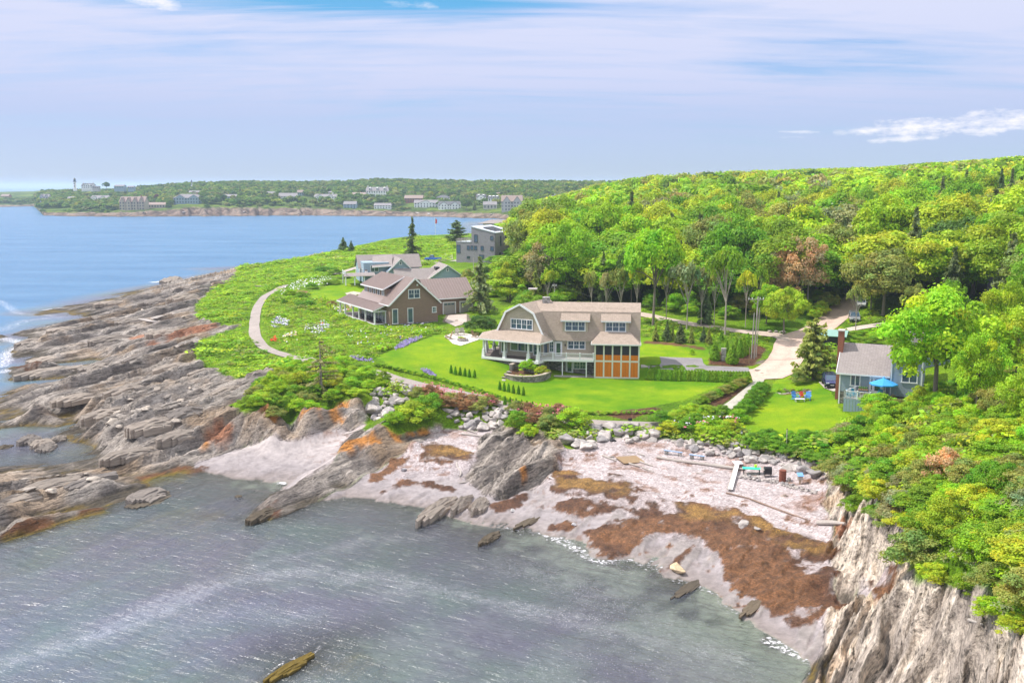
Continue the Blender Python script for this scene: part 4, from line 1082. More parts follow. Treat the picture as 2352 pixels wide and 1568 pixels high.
r.build('roof', [M_['metal_roof'], M_['metal_seam']], hb_)
r = MB(); a, b, c, d = (.35, 16.7, 6.6), (.35, 4.3, 6.6), (5.0, 4.3, 8.95), (5.0, 16.7, 8.95); r.slab([a, b, c, d], .16, 0); seams(r, b, a, d, c, .42)
r.build('dormer_roof', [M_['metal_roof'], M_['metal_seam']], hb_)
r = MB(); a, b, c, d = (9.75, 4.6, 6.45), (9.75, 15.4, 6.45), (5.1, 15.4, 8.8), (5.1, 4.6, 8.8); r.slab([a, b, c, d], .16, 0)
r.build('dormer_roof', [M_['metal_roof'], M_['metal_seam']], hb_)
t = MB()
t.bar((-.5, -.6, 3.85), (5.05, -.6, 8.88), .1, .28); t.bar((10.6, -.6, 3.85), (5.05, -.6, 8.88), .1, .28)
t.bar((-.55, -.6, 3.86), (-.55, 4.4, 3.86), .1, .2); t.bar((10.65, -.6, 3.86), (10.65, 17, 3.86), .1, .2)
t.bar((.3, 4.25, 6.5), (.3, 16.7, 6.5), .1, .22); t.bar((.3, 4.25, 6.5), (5.0, 4.25, 8.85), .1, .22); t.bar((9.8, 4.55, 6.35), (5.1, 4.55, 8.7), .1, .22)
t.build('trim', M_['white'], hb_)
for i in range(5): window(hb_, .9, 5.5 + i * 2.3 + .3, 4.75, 1.0, 1.55, 2 if i in (0, 4) else 1, 1, 1, R(-90))
window(hb_, 5.05, 0, 5.1, 2.2, 1.55, 2, 2, 2, top=True); window(hb_, 1.0, 0, .35, .95, 2.7, 1, 1, 1, top=True); window(hb_, 4.2, 0, .35, .95, 2.7, 1, 1, 1)
window(hb_, 9.3, 0, 2.05, .65, .95, 1, 2, 2)
m = MB(); m.box(5.6, 5.95, -.05, 0, 7.4, 7.75); m.build('vent', M_['white'], hb_)
for i in range(7): window(hb_, 0, 3.2 + i * 1.9, .25, 1.3, 2.3, 2, 1, 1, R(-90))
m = MB(); m.box(-2.55, -.02, 1.9, 22, .05, .2); m.box(.0, 4.5, 16.6, 22, .05, .2); m.build('porch_floor', M_['deck_wood'], hb_)
m = MB(); m.box(-2.62, -2.55, 1.85, 22, -.15, .22); m.box(-2.62, -.02, 1.82, 1.9, -.15, .22); m.build('porch_skirt', M_['white'], hb_)
r = MB(); a, b, c, d = (-2.95, 22.4, 2.85), (-2.95, 1.5, 2.85), (.0, 1.5, 4.05), (.0, 22.4, 4.05); r.slab([a, b, c, d], .14, 0); seams(r, b, a, d, c, .42)
r.build('porch_roof', [M_['metal_roof'], M_['metal_seam']], hb_)
t = MB(); t.bar((-2.98, 1.5, 2.74), (-2.98, 22.4, 2.74), .1, .24); t.bar((-2.98, 1.5, 2.74), (0, 1.5, 3.9), .08, .2); t.box(-2.5, 0, 1.9, 2.05, 2.5, 2.7); t.build('porch_trim', M_['white'], hb_)
for y in (2.1, 7.0, 10.6, 14.2, 18.9, 21.9): column(hb_, -2.4, y, .2, 2.68, .26, 0, 'white', 'porch_column')
column(hb_, -.15, 2.1, .2, 2.68, .2, 0, 'white', 'porch_column')
# garage wing
m = MB(); m.prismx([(9, -.2), (9, 3.7), (13.2, 7.1), (17.4, 3.7), (17.4, -.2)], 12.6, 22.6); m.box(10.1, 12.6, 9.5, 15, -.2, 3.0); m.build('garage_wall', M_['brown_shake'], hb_)
r = MB(); a, b, c, d = (12.1, 8.5, 3.55), (22.9, 8.5, 3.55), (22.9, 13.2, 7.3), (12.1, 13.2, 7.3); r.slab([a, b, c, d], .16, 0); seams(r, a, b, c, d, .62)
r.slab([(22.9, 17.9, 3.55), (12.1, 17.9, 3.55), (12.1, 13.2, 7.3), (22.9, 13.2, 7.3)], .16, 0); r.slab([(10.1, 6.6, 2.9), (13, 6.6, 2.9), (13, 9.5, 3.5), (10.1, 9.5, 3.5)], .12, 0)
r.build('garage_roof', [M_['metal_roof'], M_['metal_seam']], hb_)
t = MB(); t.bar((12.1, 8.45, 3.45), (22.9, 8.45, 3.45), .1, .2); t.bar((10.1, 6.55, 2.8), (13, 6.55, 2.8), .1, .2); t.build('garage_trim', M_['white'], hb_)
for x in (10.6, 12.7): column(hb_, x, 6.8, -.1, 2.75, .22, 0, 'white', 'porch_column')
gdoor(hb_, 16.9, 9, -.1, 2.7, 2.65); gdoor(hb_, 20.8, 9, -.1, 2.7, 2.65)

# ================================================================== blue-grey house behind
H3 = Fr(D(893.8, 646.4, 8.2), yaw=R(16))
hg = thing('blue_grey_house', 'blue grey clapboard house with grey shingle roofs and roof deck behind the brown house', 'house', H3.o, H3.yaw)
m = MB(); m.prism([(-.6, -.5), (7.4, -.5), (7.4, 2.0), (3.3, 6.0), (-.6, 2.6)], 0, 10); m.box(-6.5, .5, 3, 12, -.5, 5.0)
m.prismx([(8, -.5), (8, 3.4), (12.0, 6.3), (16, 3.4), (16, -.5)], -7, 10); m.build('wall', M_['slate_clap'], hg)
r = MB(); r.slab([(-1.1, -.5, 2.0), (3.3, -.5, 6.25), (3.3, 12, 6.25), (-1.1, 12, 2.0)], .16); r.slab([(8.2, -.5, 1.35), (8.2, 12, 1.35), (3.3, 12, 6.25), (3.3, -.5, 6.25)], .16)
r.slab([(-7.4, 7.4, 3.2), (10.6, 7.4, 3.2), (10.6, 12, 6.6), (-7.4, 12, 6.6)], .16); r.slab([(10.6, 16.6, 3.2), (-7.4, 16.6, 3.2), (-7.4, 12, 6.6), (10.6, 12, 6.6)], .16)
r.slab([(-4.4, 1.5, 3.9), (1.2, 1.5, 4.2), (2.6, 10, 6.8), (-3.0, 10, 6.2)], .16)
r.build('roof', M_['roof_grey'], hg)
t = MB(); t.bar((-1.1, -.55, 1.9), (3.3, -.55, 6.15), .1, .24); t.bar((8.2, -.55, 1.25), (3.3, -.55, 6.15), .1, .24); t.bar((-4.4, 1.45, 3.8), (1.2, 1.45, 4.1), .1, .2); t.build('trim', M_['white'], hg)
window(hg, 1.8, 0, 2.3, .95, 1.05, 1, 3, 3); window(hg, 4.6, 0, 2.2, .95, 1.25, 1, 3, 3); window(hg, 3.25, 0, 4.6, .4, .6, 1, 1, 1)
m = MB(); m.box(-12, -4.5, -2, 5, 1.9, 2.1); m.build('roof_deck', M_['deck_grey'], hg)
r = MB(); r.slab([(-12.6, -2.6, 1.9), (-4, -2.6, 1.9), (-4, 0, 2.6), (-12, 0, 2.6)], .1); r.build('porch_roof', M_['roof_grey'], hg)
for x, y in ((-12, -2), (-9.6, -2), (-7, -2), (-12, 4.5)): column(hg, x, y, -.6, 1.9, .3, 0, 'white', 'porch_column')
for x, y in ((-8.8, .6), (-7.9, .6), (-7.2, .6)): column(hg, x, y, 2.1, 3.6, .3, 0, 'white', 'deck_post')
railing(hg, [(-12, -1.9, 2.1), (-12, 5, 2.1)], .9, .2)
window(hg, -3.5, 3, 2.6, 2.0, 1.6, 2, 1, 1)
# its garage
H4 = Fr(D(986.8, 650.4, 8.0), yaw=R(16))
gg = thing('blue_grey_garage', 'blue grey gabled garage with grey shingle roofs between brown house and pickup', 'garage', H4.o, H4.yaw)
m = MB(); m.prism([(0, -.5), (9.2, -.5), (9.2, 1.7), (4.95, 4.55), (0, 1.3)], 0, 11); m.box(-8, 1, 2, 9, -.5, 1.2); m.build('wall', M_['slate_clap'], gg)
r = MB(); r.slab([(-.9, -.5, .9), (4.95, -.5, 4.85), (4.95, 11.5, 4.85), (-.9, 11.5, .9)], .16); r.slab([(10, -.5, 1.3), (10, 11.5, 1.3), (4.95, 11.5, 4.85), (4.95, -.5, 4.85)], .16)
r.slab([(-9, 1, 1.0), (1, 1, 1.0), (3.6, 5.5, 3.7), (-9, 5.5, 3.7)], .16); r.slab([(3.6, 10, 1.0), (-9, 10, 1.0), (-9, 5.5, 3.7), (3.6, 5.5, 3.7)], .16)
r.build('roof', M_['roof_grey'], gg)
r = MB(); r.box(2.4, 3.6, 3.0, 6.0, 3.2, 4.0); r.build('skylight', M_['dark'], gg)
t = MB(); t.bar((-.9, -.55, .8), (4.95, -.55, 4.75), .1, .2); t.bar((10, -.55, 1.2), (4.95, -.55, 4.75), .1, .2); t.build('trim', M_['white'], gg)
window(gg, 5.0, 0, 3.2, .4, .6, 1, 1, 1)

# ================================================================== modern shingle cube house
H5 = Fr(D(1048.2, 601.4, 9.6), yaw=R(-28))
hq = thing('modern_house', 'flat roofed grey shingled cube house of three storeys beside the trees', 'house', H5.o, H5.yaw)
zz_ = [H5.y(744.8 + a / 5, 470.4 + b / 5) for a, b in [(1495, 420), (1690, 420), (1688, 250), (1965, 325)]]
xr = zz_[3][0]; xm = zz_[1][0]; zl = zz_[0][1]; zt = zz_[2][1]; zt2 = zz_[3][1]
m = MB(); m.box(0, xm, 0, 9, -1, zl - .1); m.prism([(xm, -1), (xr, -1), (xr, zt2), (xm, zt)], 0.001, 13); m.build('wall', M_['grey_shake'], hq)
m = MB(); m.slab([(xm - .15, -.15, zt + .15), (xr + .15, -.15, zt2 + .15), (xr + .15, 13.1, zt2 + .15), (xm - .15, 13.1, zt + .15)], .22); m.build('roof', M_['white_roof'], hq)
m = MB(); m.slab([(xm + 3, 2, zt - .15), (xr - 1.2, 2, zt2 + .45), (xr - 1.2, 9, zt2 + .45), (xm + 3, 9, zt - .15)], .12); m.build('skylight', M_['dark'], hq)
m = MB(); m.box(-.1, xm - .1, -.1, 9.1, zl - .1, zl + .02); m.build('terrace', M_['white_roof'], hq)
railing(hq, [(0, 0, zl), (0, 9, zl)], .9, .3, 'grey_wood'); railing(hq, [(0, 0, zl), (xm - .2, 0, zl)], .9, .3, 'grey_wood')
for (a, b, c, d) in [(1522, 460, 1562, 550), (1640, 470, 1668, 515), (1682, 470, 1710, 515), (1724, 472, 1752, 517), (1798, 475, 1828, 522), (1910, 480, 1942, 526), (1908, 360, 1940, 405), (1722, 345, 1760, 428), (1780, 575, 1830, 620), (1640, 590, 1670, 615)]:
    x0, z1 = H5.y(744.8 + a / 5, 470.4 + b / 5); x1, z0 = H5.y(744.8 + c / 5, 470.4 + d / 5)
    window(hq, (x0 + x1) / 2, 0, z0, x1 - x0, z1 - z0, 1, 1, 1, 0, 'dark', cas=.06)
for (y, z, w_, h_) in [(3.5, 5.5, .7, 3.0), (7, 7.0, .8, 1.6), (3, 2.2, .8, 1.0), (9, 2.2, .8, 1.0)]: window(hq, xr, y, z, w_, h_, 1, 1, 1, R(90), 'dark', cas=.06)
m = MB(); m.tube([(xr - .1, -.1, -1), (xr - .1, -.1, zt2 + 1.6)], .06); m.build('downpipe', M_['dark'], hq)
# low house by the bay
p = D(744.8 + 1970 / 5, 470.4 + 272 / 5, 8.5)
hl = thing('low_house', 'low dark grey house with wide hip roof between the cube house and the bay', 'house', p, R(-12))
m = MB(); m.box(-8, 9, 0, 10, -3, 3.0); m.build('wall', M_['grey_shake'], hl)
r = MB(); e = [(-11, -1.2), (12, -1.2), (12, 11.2), (-11, 11.2)]; q = [(-4, 5), (5, 5)]
r.slab([(*e[0], 3), (*e[1], 3), (*q[1], 5.2), (*q[0], 5.2)], .2); r.slab([(*e[1], 3), (*e[2], 3), (*q[1], 5.2)], .2); r.slab([(*e[2], 3), (*e[3], 3), (*q[0], 5.2), (*q[1], 5.2)], .2); r.slab([(*e[3], 3), (*e[0], 3), (*q[0], 5.2)], .2)
r.build('roof', M_['roof_grey'], hl); window(hl, -4, 0, 1.0, 2, 1, 2, 1, 1, trim='dark'); window(hl, 3, 0, 1.0, 2, 1, 2, 1, 1, trim='dark')

# ================================================================== blue clapboard house on the right
H6 = Fr(D(1924.5, 939, 4.75), yaw=R(-25))
def q6(a, b, c=0): return H6.y(1803.2 + a / 4.286, 705.6 + b / 4.286, c)
hr = thing('blue_house', 'blue clapboard house with tall brick chimney and stone foundation above the beach', 'house', H6.o, H6.yaw)
ze = q6(515, 625)[1] ; xe = q6(1035, 670)[0]; zr_ = q6(590, 345, 4.2)[1]; zf = q6(530, 820)[1]; xw = q6(1350, 700, -.4)[0]
m = MB(); m.prismx([(0, zf), (0, ze), (4.2, zr_ - .2), (8.4, ze), (8.4, zf)], 0, xe); m.build('wall', M_['blue_clap'], hr)
m = MB(); m.box(.02, xw - .02, .02, 8.4, -1.5, zf); m.build('foundation_wall', M_['fieldstone'], hr)
r = MB(); r.slab([(-.35, -.45, ze - .15), (xe, -.45, ze - .15), (xe, 4.2, zr_), (-.35, 4.2, zr_)], .16); r.slab([(xe, 8.85, ze - .15), (-.35, 8.85, ze - .15), (-.35, 4.2, zr_), (xe, 4.2, zr_)], .16); r.build('roof', M_['roof_grey'], hr)
t = MB(); t.box(-.4, xe, -.52, -.44, ze - .36, ze - .16); t.box(-.03, .14, -.04, .1, -.6, ze - .1); t.bar((-.4, -.5, ze - .25), (-.4, 4.2, zr_ - .1), .08, .22); t.bar((-.4, 8.9, ze - .25), (-.4, 4.2, zr_ - .1), .08, .22)
t.box(3.75, 3.92, -.14, 0, zf, ze - .3); t.build('trim', M_['white'], hr)
xa, zt6 = q6(1055, 450, -.4); xb = xw; zc6 = q6(1200, 290, -.4)[1]
m = MB(); m.prism([(xa, zf), (xb, zf), (xb, zt6 - .3), ((xa + xb) / 2, zc6 - .3), (xa, zt6 - .3)], -.4, 9.5); m.build('tall_wall', M_['blue_clap'], hr)
xc = (xa + xb) / 2
r = MB(); r.slab([(xa - .35, -.8, zt6 - .45), (xc, -.8, zc6), (xc, 10, zc6), (xa - .35, 10, zt6 - .45)], .16); r.slab([(xb + .35, -.8, zt6 - .45), (xb + .35, 10, zt6 - .45), (xc, 10, zc6), (xc, -.8, zc6)], .16); r.build('tall_roof', M_['roof_grey'], hr)
t = MB(); t.box(xa - .04, xa + .13, -.46, -.39, zf, zt6 - .35); t.box(xb - .13, xb + .04, -.46, -.39, zf, zt6 - .35); t.bar((xa - .35, -.85, zt6 - .55), (xc, -.85, zc6 - .1), .08, .2); t.bar((xb + .35, -.85, zt6 - .55), (xc, -.85, zc6 - .1), .08, .2); t.build('tall_trim', M_['white'], hr)
def win6(a, b, c, d, cc, units, **k):
    x0, z1 = q6(a, b, cc); x1, z0 = q6(c, d, cc); window(hr, (x0 + x1) / 2, cc, z0, x1 - x0, z1 - z0, units, 1, 1, **k)
win6(655, 655, 730, 770, 0, 2); win6(1160, 622, 1292, 742, -.4, 2); win6(1230, 455, 1290, 515, -.4, 2)
dx0, dz0 = q6(880, 840, 0); 
pdoor(hr, 4.75, 0, zf + .05, 1.0, 2.0); 
for x in (3.98 + .12, 5.55): window(hr, x, 0, zf + .5, .22, 1.5, 1, 1, 4)
ch = MB(); ch.prismx([(2.6, -.5), (2.6, zr_ + 1.7), (3.9, zr_ + 1.7), (3.9, -.5)], -.75, -.04); o = ch.build('chimney', M_['brick'], hr)
ch = MB(); ch.box(-.85, .06, 2.5, 4.0, zr_ + 1.7, zr_ + 1.85); ch.build('chimney_cap', M_['paver'], o)
# deck with rails
m = MB(); dk = [(1.0, -3.2), (9.0, -3.0), (9.0, -.42), (6.5, -.42), (6.5, 0), (2.2, 0)]; m.prismz(dk, 2.05, 2.2); m.build('deck', M_['deck_grey'], hr)
railing(hr, [(2.1, -.1, 2.2), (1.05, -3.1, 2.2), (4.2, -3.1, 2.2)], .95, .16, 'white')
m = MB()
for i in range(22): x = 1.0 + i * .38; m.box(x, x + .34, -3.24, -3.2, .2, 2.2)
m.build('deck_skirt', M_['slate_clap'], hr)
# wing with skylights among the trees
p = D(1803.2 + 1800 / 4.286, 705.6 + 620 / 4.286, 8.5)
hk = thing('skylight_house', 'low wing with pale shingle roof and two skylights half hidden by the slope trees', 'house', p, R(-25))
m = MB(); m.box(-7, 5, 0, 7, -2, 2.6); m.build('wall', M_['blue_clap'], hk)
r = MB(); r.slab([(-7.5, -.6, 2.5), (5.5, -.6, 2.5), (4.6, 3.6, 4.6), (-7.5, 3.6, 4.6)], .15); r.slab([(5.5, 7.8, 2.5), (-7.5, 7.8, 2.5), (-7.5, 3.6, 4.6), (4.6, 3.6, 4.6)], .15); r.slab([(5.5, -.6, 2.5), (5.5, 7.8, 2.5), (4.6, 3.6, 4.6)], .15); r.build('roof', M_['roof_tan'], hk)
for x in (-1.2, .6):
    r = MB(); r.slab([(x, 1.0, 3.48), (x + .8, 1.0, 3.48), (x + .8, 2.6, 4.28), (x, 2.6, 4.28)], .12); r.build('skylight', M_['glass'], hk)
# green shed behind the chimney
p = G(1895, 795)
hs = thing('green_shed', 'small dark green shed with pale metal roof behind the brick chimney', 'shed', p, R(-25))
m = MB(); m.box(-2.5, 3, 0, 4, -.5, 1.9); m.build('wall', M_['dark'], hs)
r = MB(); r.slab([(-3, -.5, 1.9), (3.5, -.5, 1.9), (3.5, 2, 2.7), (-3, 2, 2.7)], .12); r.slab([(3.5, 4.5, 1.9), (-3, 4.5, 1.9), (-3, 2, 2.7), (3.5, 2, 2.7)], .12); r.build('roof', plain('green_metal_roof', (.25, .42, .36), .4), hs)
# pale house glimpsed among trees at the right
p = G(2330, 665)
hw = thing('grey_cottage', 'grey cottage with pale roof glimpsed among trees at the wood edge', 'house', p, R(-10))
m = MB(); m.box(-5, 5, 0, 7, -1, 3); m.build('wall', M_['grey_shake'], hw)
r = MB(); r.slab([(-5.6, -.6, 2.9), (5.6, -.6, 2.9), (5.6, 3.5, 5), (-5.6, 3.5, 5)], .15); r.slab([(5.6, 7.6, 2.9), (-5.6, 7.6, 2.9), (-5.6, 3.5, 5), (5.6, 3.5, 5)], .15); r.build('roof', M_['white_roof'], hw)
window(hw, -2, 0, 1, 1.2, 1.2, 1, 2, 2); window(hw, 2, 0, 1, 1.2, 1.2, 1, 2, 2)
# ------------------------------------------------------------------ vegetation
def leafmat(name, use_obj=True, trans=.35):
    m = bpy.data.materials.new(name); m.use_nodes = True; nt = m.node_tree; nt.nodes.clear()
    out = nt.nodes.new('ShaderNodeOutputMaterial')
    at = nt.nodes.new('ShaderNodeAttribute'); at.attribute_name = 'col'
    c = at.outputs['Color']
    if use_obj:
        oi = nt.nodes.new('ShaderNodeObjectInfo'); c = mixc(nt, 1.0, c, oi.outputs['Color'], 'MULTIPLY')
    c = mixc(nt, 1.0, c, (1.30, 1.20, 1.05), 'MULTIPLY')
    d = nt.nodes.new('ShaderNodeBsdfPrincipled'); d.inputs['Roughness'].default_value = .55; d.inputs['Specular IOR Level'].default_value = .25
    t = nt.nodes.new('ShaderNodeBsdfTranslucent')
    nt.links.new(c, d.inputs['Base Color']); nt.links.new(mixc(nt, 1.0, c, (1.25, 1.2, .55), 'MULTIPLY'), t.inputs[0])
    mx_ = nt.nodes.new('ShaderNodeMixShader'); mx_.inputs[0].default_value = trans
    nt.links.new(d.outputs[0], mx_.inputs[1]); nt.links.new(t.outputs[0], mx_.inputs[2]); nt.links.new(mx_.outputs[0], out.inputs[0])
    return m
LEAF = leafmat('leaves'); LEAFM = leafmat('massed_leaves', False)
BARK = plain('grey_bark', (.25, .205, .17), .9, .3, 3.0); BARKP = plain('pale_bark', (.42, .36, .31), .9, .25, 3.0)
DEADW = plain('dead_branches', (.30, .27, .23), .9, .25, 3.0)

def leaves(P, Nn, size, rng, elong=1.0):
    """diamond leaf clumps at P facing roughly Nn"""
    n = len(P)
    Nn = Nn + rng.normal(0, .45, (n, 3)); Nn /= np.linalg.norm(Nn, axis=1)[:, None] + 1e-9
    r = rng.normal(0, 1, (n, 3)); A = np.cross(Nn, r); A /= np.linalg.norm(A, axis=1)[:, None] + 1e-9
    B = np.cross(Nn, A)
    s = size * (.6 + .8 * rng.random(n))[:, None] if np.isscalar(size) else (size * (.6 + .8 * rng.random(n)))[:, None]
    V = np.stack([P - A * s * elong, P - B * s * .62, P + A * s * elong, P + B * s * .62 + Nn * s * .25], 1).reshape(-1, 3)
    Q = np.arange(4 * n).reshape(n, 4)
    return V, Q
def rdir(rng, n):
    d = rng.normal(0, 1, (n, 3)); return d / np.linalg.norm(d, axis=1)[:, None]
def crown_pts(seed, n, nl=16, zc=.62, rz=.36, rx=.5, lr=(.13, .22), flat=0.0, low=-.55):
    rng = np.random.default_rng(seed)
    C_ = []; Rr2 = []
    k = 0
    while len(C_) < nl and k < 5000:
        k += 1
        d = rdir(rng, 1)[0]
        if d[2] < low: continue
        q = (.55 + .45 * rng.random()) ** .6
        r = lr[0] + (lr[1] - lr[0]) * rng.random()
        irr = 1 + .30 * math.sin(3 * math.atan2(d[1], d[0]) + seed) + .1 * rng.normal()
        c = np.array([d[0] * (rx - r) * q * irr, d[1] * (rx - r) * q * irr, zc + d[2] * (rz - r * .8) * q])
        C_.append(c); Rr2.append(r)
    C_ = np.array(C_); Rr2 = np.array(Rr2)
    w = Rr2 ** 2; w /= w.sum()
    idx = rng.choice(nl, n, p=w)
    d = rdir(rng, n); d[:, 2] = np.where(d[:, 2] < -.35, -d[:, 2], d[:, 2])
    d /= np.linalg.norm(d, axis=1)[:, None]
    rad = Rr2[idx] * (.72 + .38 * rng.random(n) ** .5) * (1 + .18 * np.sin(d[:, 0] * 7 + idx) * np.cos(d[:, 1] * 6 + d[:, 2] * 5))
    spr = np.where(rng.random(n) < .14, 1 + .55 * rng.random(n), 1.0)
    P = C_[idx] + d * (rad * spr)[:, None] * np.array([1, 1, .8 - flat])
    # drop those buried in other lobes
    keep = np.ones(n, bool)
    for j in range(nl):
        dd = np.linalg.norm((P - C_[j]) / np.array([1, 1, .85]), axis=1) < Rr2[j] * .68
        keep &= ~(dd & (idx != j))
    lb = .80 + .40 * rng.random(nl)
    br = lb[idx] * (.78 + .44 * rng.random(n))
    hue = rng.normal(0, .07, nl)[idx] + rng.normal(0, .05, n)
    return P[keep], d[keep], br[keep], hue[keep], rng, C_
def colr(br, hue):
    c = np.ones((len(br), 3)) * br[:, None]
    c[:, 0] *= 1 + hue * 1.6; c[:, 2] *= 1 - hue * .5
    return np.clip(np.repeat(c, 4, axis=0), 0, 3)
def crown_mesh(name, seed, n, size, **k):
    P, d, br, hue, rng, cc = crown_pts(seed, n, **k)
    dn = d + np.array([0, 0, .35])
    V, Q = leaves(P, dn, size, rng)
    return arr_mesh(name, V, Q, LEAF, colr(br, hue)), cc
def trunk_mesh(name, seed, cc, r=.022, bark=None, base=-.04, lean=.03):
    rng = random.Random(seed); m = MB()
    top = (rng.uniform(-lean, lean), rng.uniform(-lean, lean), .62)
    mid = (top[0] * .2 + rng.uniform(-.01, .01), top[1] * .3, .32)
    m.tube([(0, 0, base), (0, 0, .02), mid, top], [r * 1.5, r, r * .8, r * .35], 7)
    for c in cc[:9]:
        s = Vector(mid).lerp(Vector(top), rng.uniform(0, .7)); e = Vector(c)
        m.tube([s, s.lerp(e, .5) + Vector((0, 0, .03)), e], [r * .45, r * .3, r * .12], 5)
    me = bpy.data.meshes.new(name); me.from_pydata(m.v, [], m.f); me.materials.append(bark or BARK); me.update(); return me
def spruce_mesh(name, seed, n_lv=26, per=9, size=.05, droop=.18, gap=0.0, base=.08, taper=1.0, irr=.15):
    rng = np.random.default_rng(seed); P = []; Nn = []; B = []
    for i in range(n_lv):
        t = i / (n_lv - 1); z = base + (1 - base) * t
        R0 = .5 * (1 - t) ** taper * (1 - .25 * max(0, .15 - t) / .15) + .015
        for b in range(max(3, int(per * (1 - t * .5)))):
            if rng.random() < gap: continue
            a = rng.random() * 2 * PI; L = R0 * (1 - irr + 2 * irr * rng.random())
            k = max(3, int(L / (size * .30)))
            for j in range(k):
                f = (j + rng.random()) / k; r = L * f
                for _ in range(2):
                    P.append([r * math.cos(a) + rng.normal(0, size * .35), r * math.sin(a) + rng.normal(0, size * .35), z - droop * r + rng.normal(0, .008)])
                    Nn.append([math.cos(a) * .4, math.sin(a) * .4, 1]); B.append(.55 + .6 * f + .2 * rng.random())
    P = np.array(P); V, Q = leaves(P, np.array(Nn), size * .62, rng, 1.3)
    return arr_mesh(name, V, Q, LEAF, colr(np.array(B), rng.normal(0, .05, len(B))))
def stem_mesh(name, r=.018, top=.97, bark=None):
    m = MB(); m.tube([(0, 0, -.04), (0, 0, .3), (0, 0, top)], [r * 1.3, r, r * .2], 6)
    me = bpy.data.meshes.new(name); me.from_pydata(m.v, [], m.f); me.materials.append(bark or BARK); me.update(); return me
def pair(seed, n, size, bark=None, **k):
    c, cc = crown_mesh('crown', seed, n, size, **k); return c, trunk_mesh('trunk', seed, cc, bark=bark)
DEC = [pair(100 + i, 15000, .019, zc=.58, rz=.42, nl=60, lr=(.055, .155), low=-.85) for i in range(6)]
DECN = [pair(150 + i, 19000, .0165, zc=.58, rz=.42, nl=70, lr=(.05, .135), low=-.85) for i in range(3)]
TALL = [pair(200 + i, 13000, .021, zc=.68, rz=.32, nl=46, lr=(.06, .15)) for i in range(3)]
SPARSE = [pair(300 + i, 1500, .034, zc=.76, rz=.24, nl=16, lr=(.07, .13), bark=BARKP) for i in range(2)]
SPR = [(spruce_mesh('crown', 400 + i, size=.06), stem_mesh('trunk')) for i in range(3)]
SPRG = [(spruce_mesh('crown', 420 + i, n_lv=24, per=6, size=.065, gap=.22, irr=.4, taper=.8), stem_mesh('trunk')) for i in range(2)]
PINE = [(spruce_mesh('crown', 440 + i, n_lv=17, per=10, size=.07, gap=.1, irr=.35, taper=.45, droop=-.12, base=.06), stem_mesh('trunk', .03)) for i in range(2)]
DEAD = [(spruce_mesh('crown', 460, n_lv=16, per=6, size=.035, gap=.45, irr=.4, taper=.6, droop=.05), stem_mesh('trunk', .03, bark=DEADW))]
CYP = [(spruce_mesh('crown', 470 + i, n_lv=34, per=18, size=.085, droop=.0, irr=.08, taper=.55, base=.02), stem_mesh('trunk')) for i in range(2)]
def shrub_mesh(name, seed, n=2600, size=.05, **k):
    kk = dict(nl=46, zc=.42, rz=.60, lr=(.06, .16), low=-.25); kk.update(k)
    P, d, br, hue, rng, cc = crown_pts(seed, n, **kk)
    ok = P[:, 2] > -.05; P, d, br, hue = P[ok], d[ok], br[ok], hue[ok]
    V, Q = leaves(P, d + np.array([0, 0, .3]), size, rng)
    return arr_mesh(name, V, Q, LEAF, colr(br, hue))
SHR = [shrub_mesh('shrub', 500 + i, 9500, .0215) for i in range(6)]
SHRS = [shrub_mesh('shrub', 520 + i, 1000, .062, nl=9) for i in range(4)]
YEL, MID, DRK, OLV, GRY = (.33, .455, .03), (.185, .35, .022), (.08, .165, .028), (.25, .31, .08), (.25, .29, .15)
BLU, PNK, SPG, LIM, EMR = (.22, .29, .26), (.50, .36, .23), (.12, .18, .08), (.27, .47, .02), (.13, .31, .018)
TN = {YEL: 'yellow green', MID: 'mid green', DRK: 'dark green', OLV: 'olive', GRY: 'grey green', BLU: 'blue grey', PNK: 'pinkish brown', SPG: 'dark needled', LIM: 'bright lime', EMR: 'emerald green'}
def proj(p):
    q = Vector(p) - Vector((0, 0, CAMZ)); dd = q.y * CP - q.z * SP; uu = q.y * SP + q.z * CP
    return 1176 + F * q.x / dd, 784 - F * uu / dd
def vary(t, a=.12):
    k = 1 + random.uniform(-a, a); return (t[0] * k * (1 + random.uniform(-a, a)), t[1] * k, t[2] * k, 1)
def tree(kind, fam, x, y, w, h, tint, label, group=None, z=None, cat='tree', rz=None):
    cr, tr = random.choice(fam)
    rt = thing(kind, label, cat, (x, y, (gz(x, y) if z is None else z)), random.uniform(0, 6.28) if rz is None else rz, group)
    rt.scale = (w, w, h)
    t = bpy.data.objects.new('trunk', tr); link(t, rt)
    c = bpy.data.objects.new('crown', cr); link(c, rt); c.color = vary(tint)
    return rt
def shrub(x, y, w, h, tint, label, group=None, fam=None, name='shrub', cat='shrub', z=None):
    o = bpy.data.objects.new(name, random.choice(fam or SHR)); link(o)
    o.location = (x, y, (gz(x, y) if z is None else z) - .1 * h); o.scale = (w, w, h); o.rotation_euler = (0, 0, random.uniform(0, 6.28)); o.color = vary(tint)
    return tag(o, label, cat, group)
def T(kind, fam, px, base, top, wpx, tint, label, group=None, cat='tree'):
    p = G(px, base); k = mpp(p)
    return tree(kind, fam, p.x, p.y, wpx * k, (base - top) * k * 1.0, tint, label, group, None, cat)
def S(px, base, top, wpx, tint, label, group=None, fam=None, name='shrub', cat='shrub'):
    p = G(px, base); k = mpp(p)
    return shrub(p.x, p.y + wpx * k * .3, wpx * k, max(.3, (base - top) * k * .95), tint, label, group, fam, name, cat)

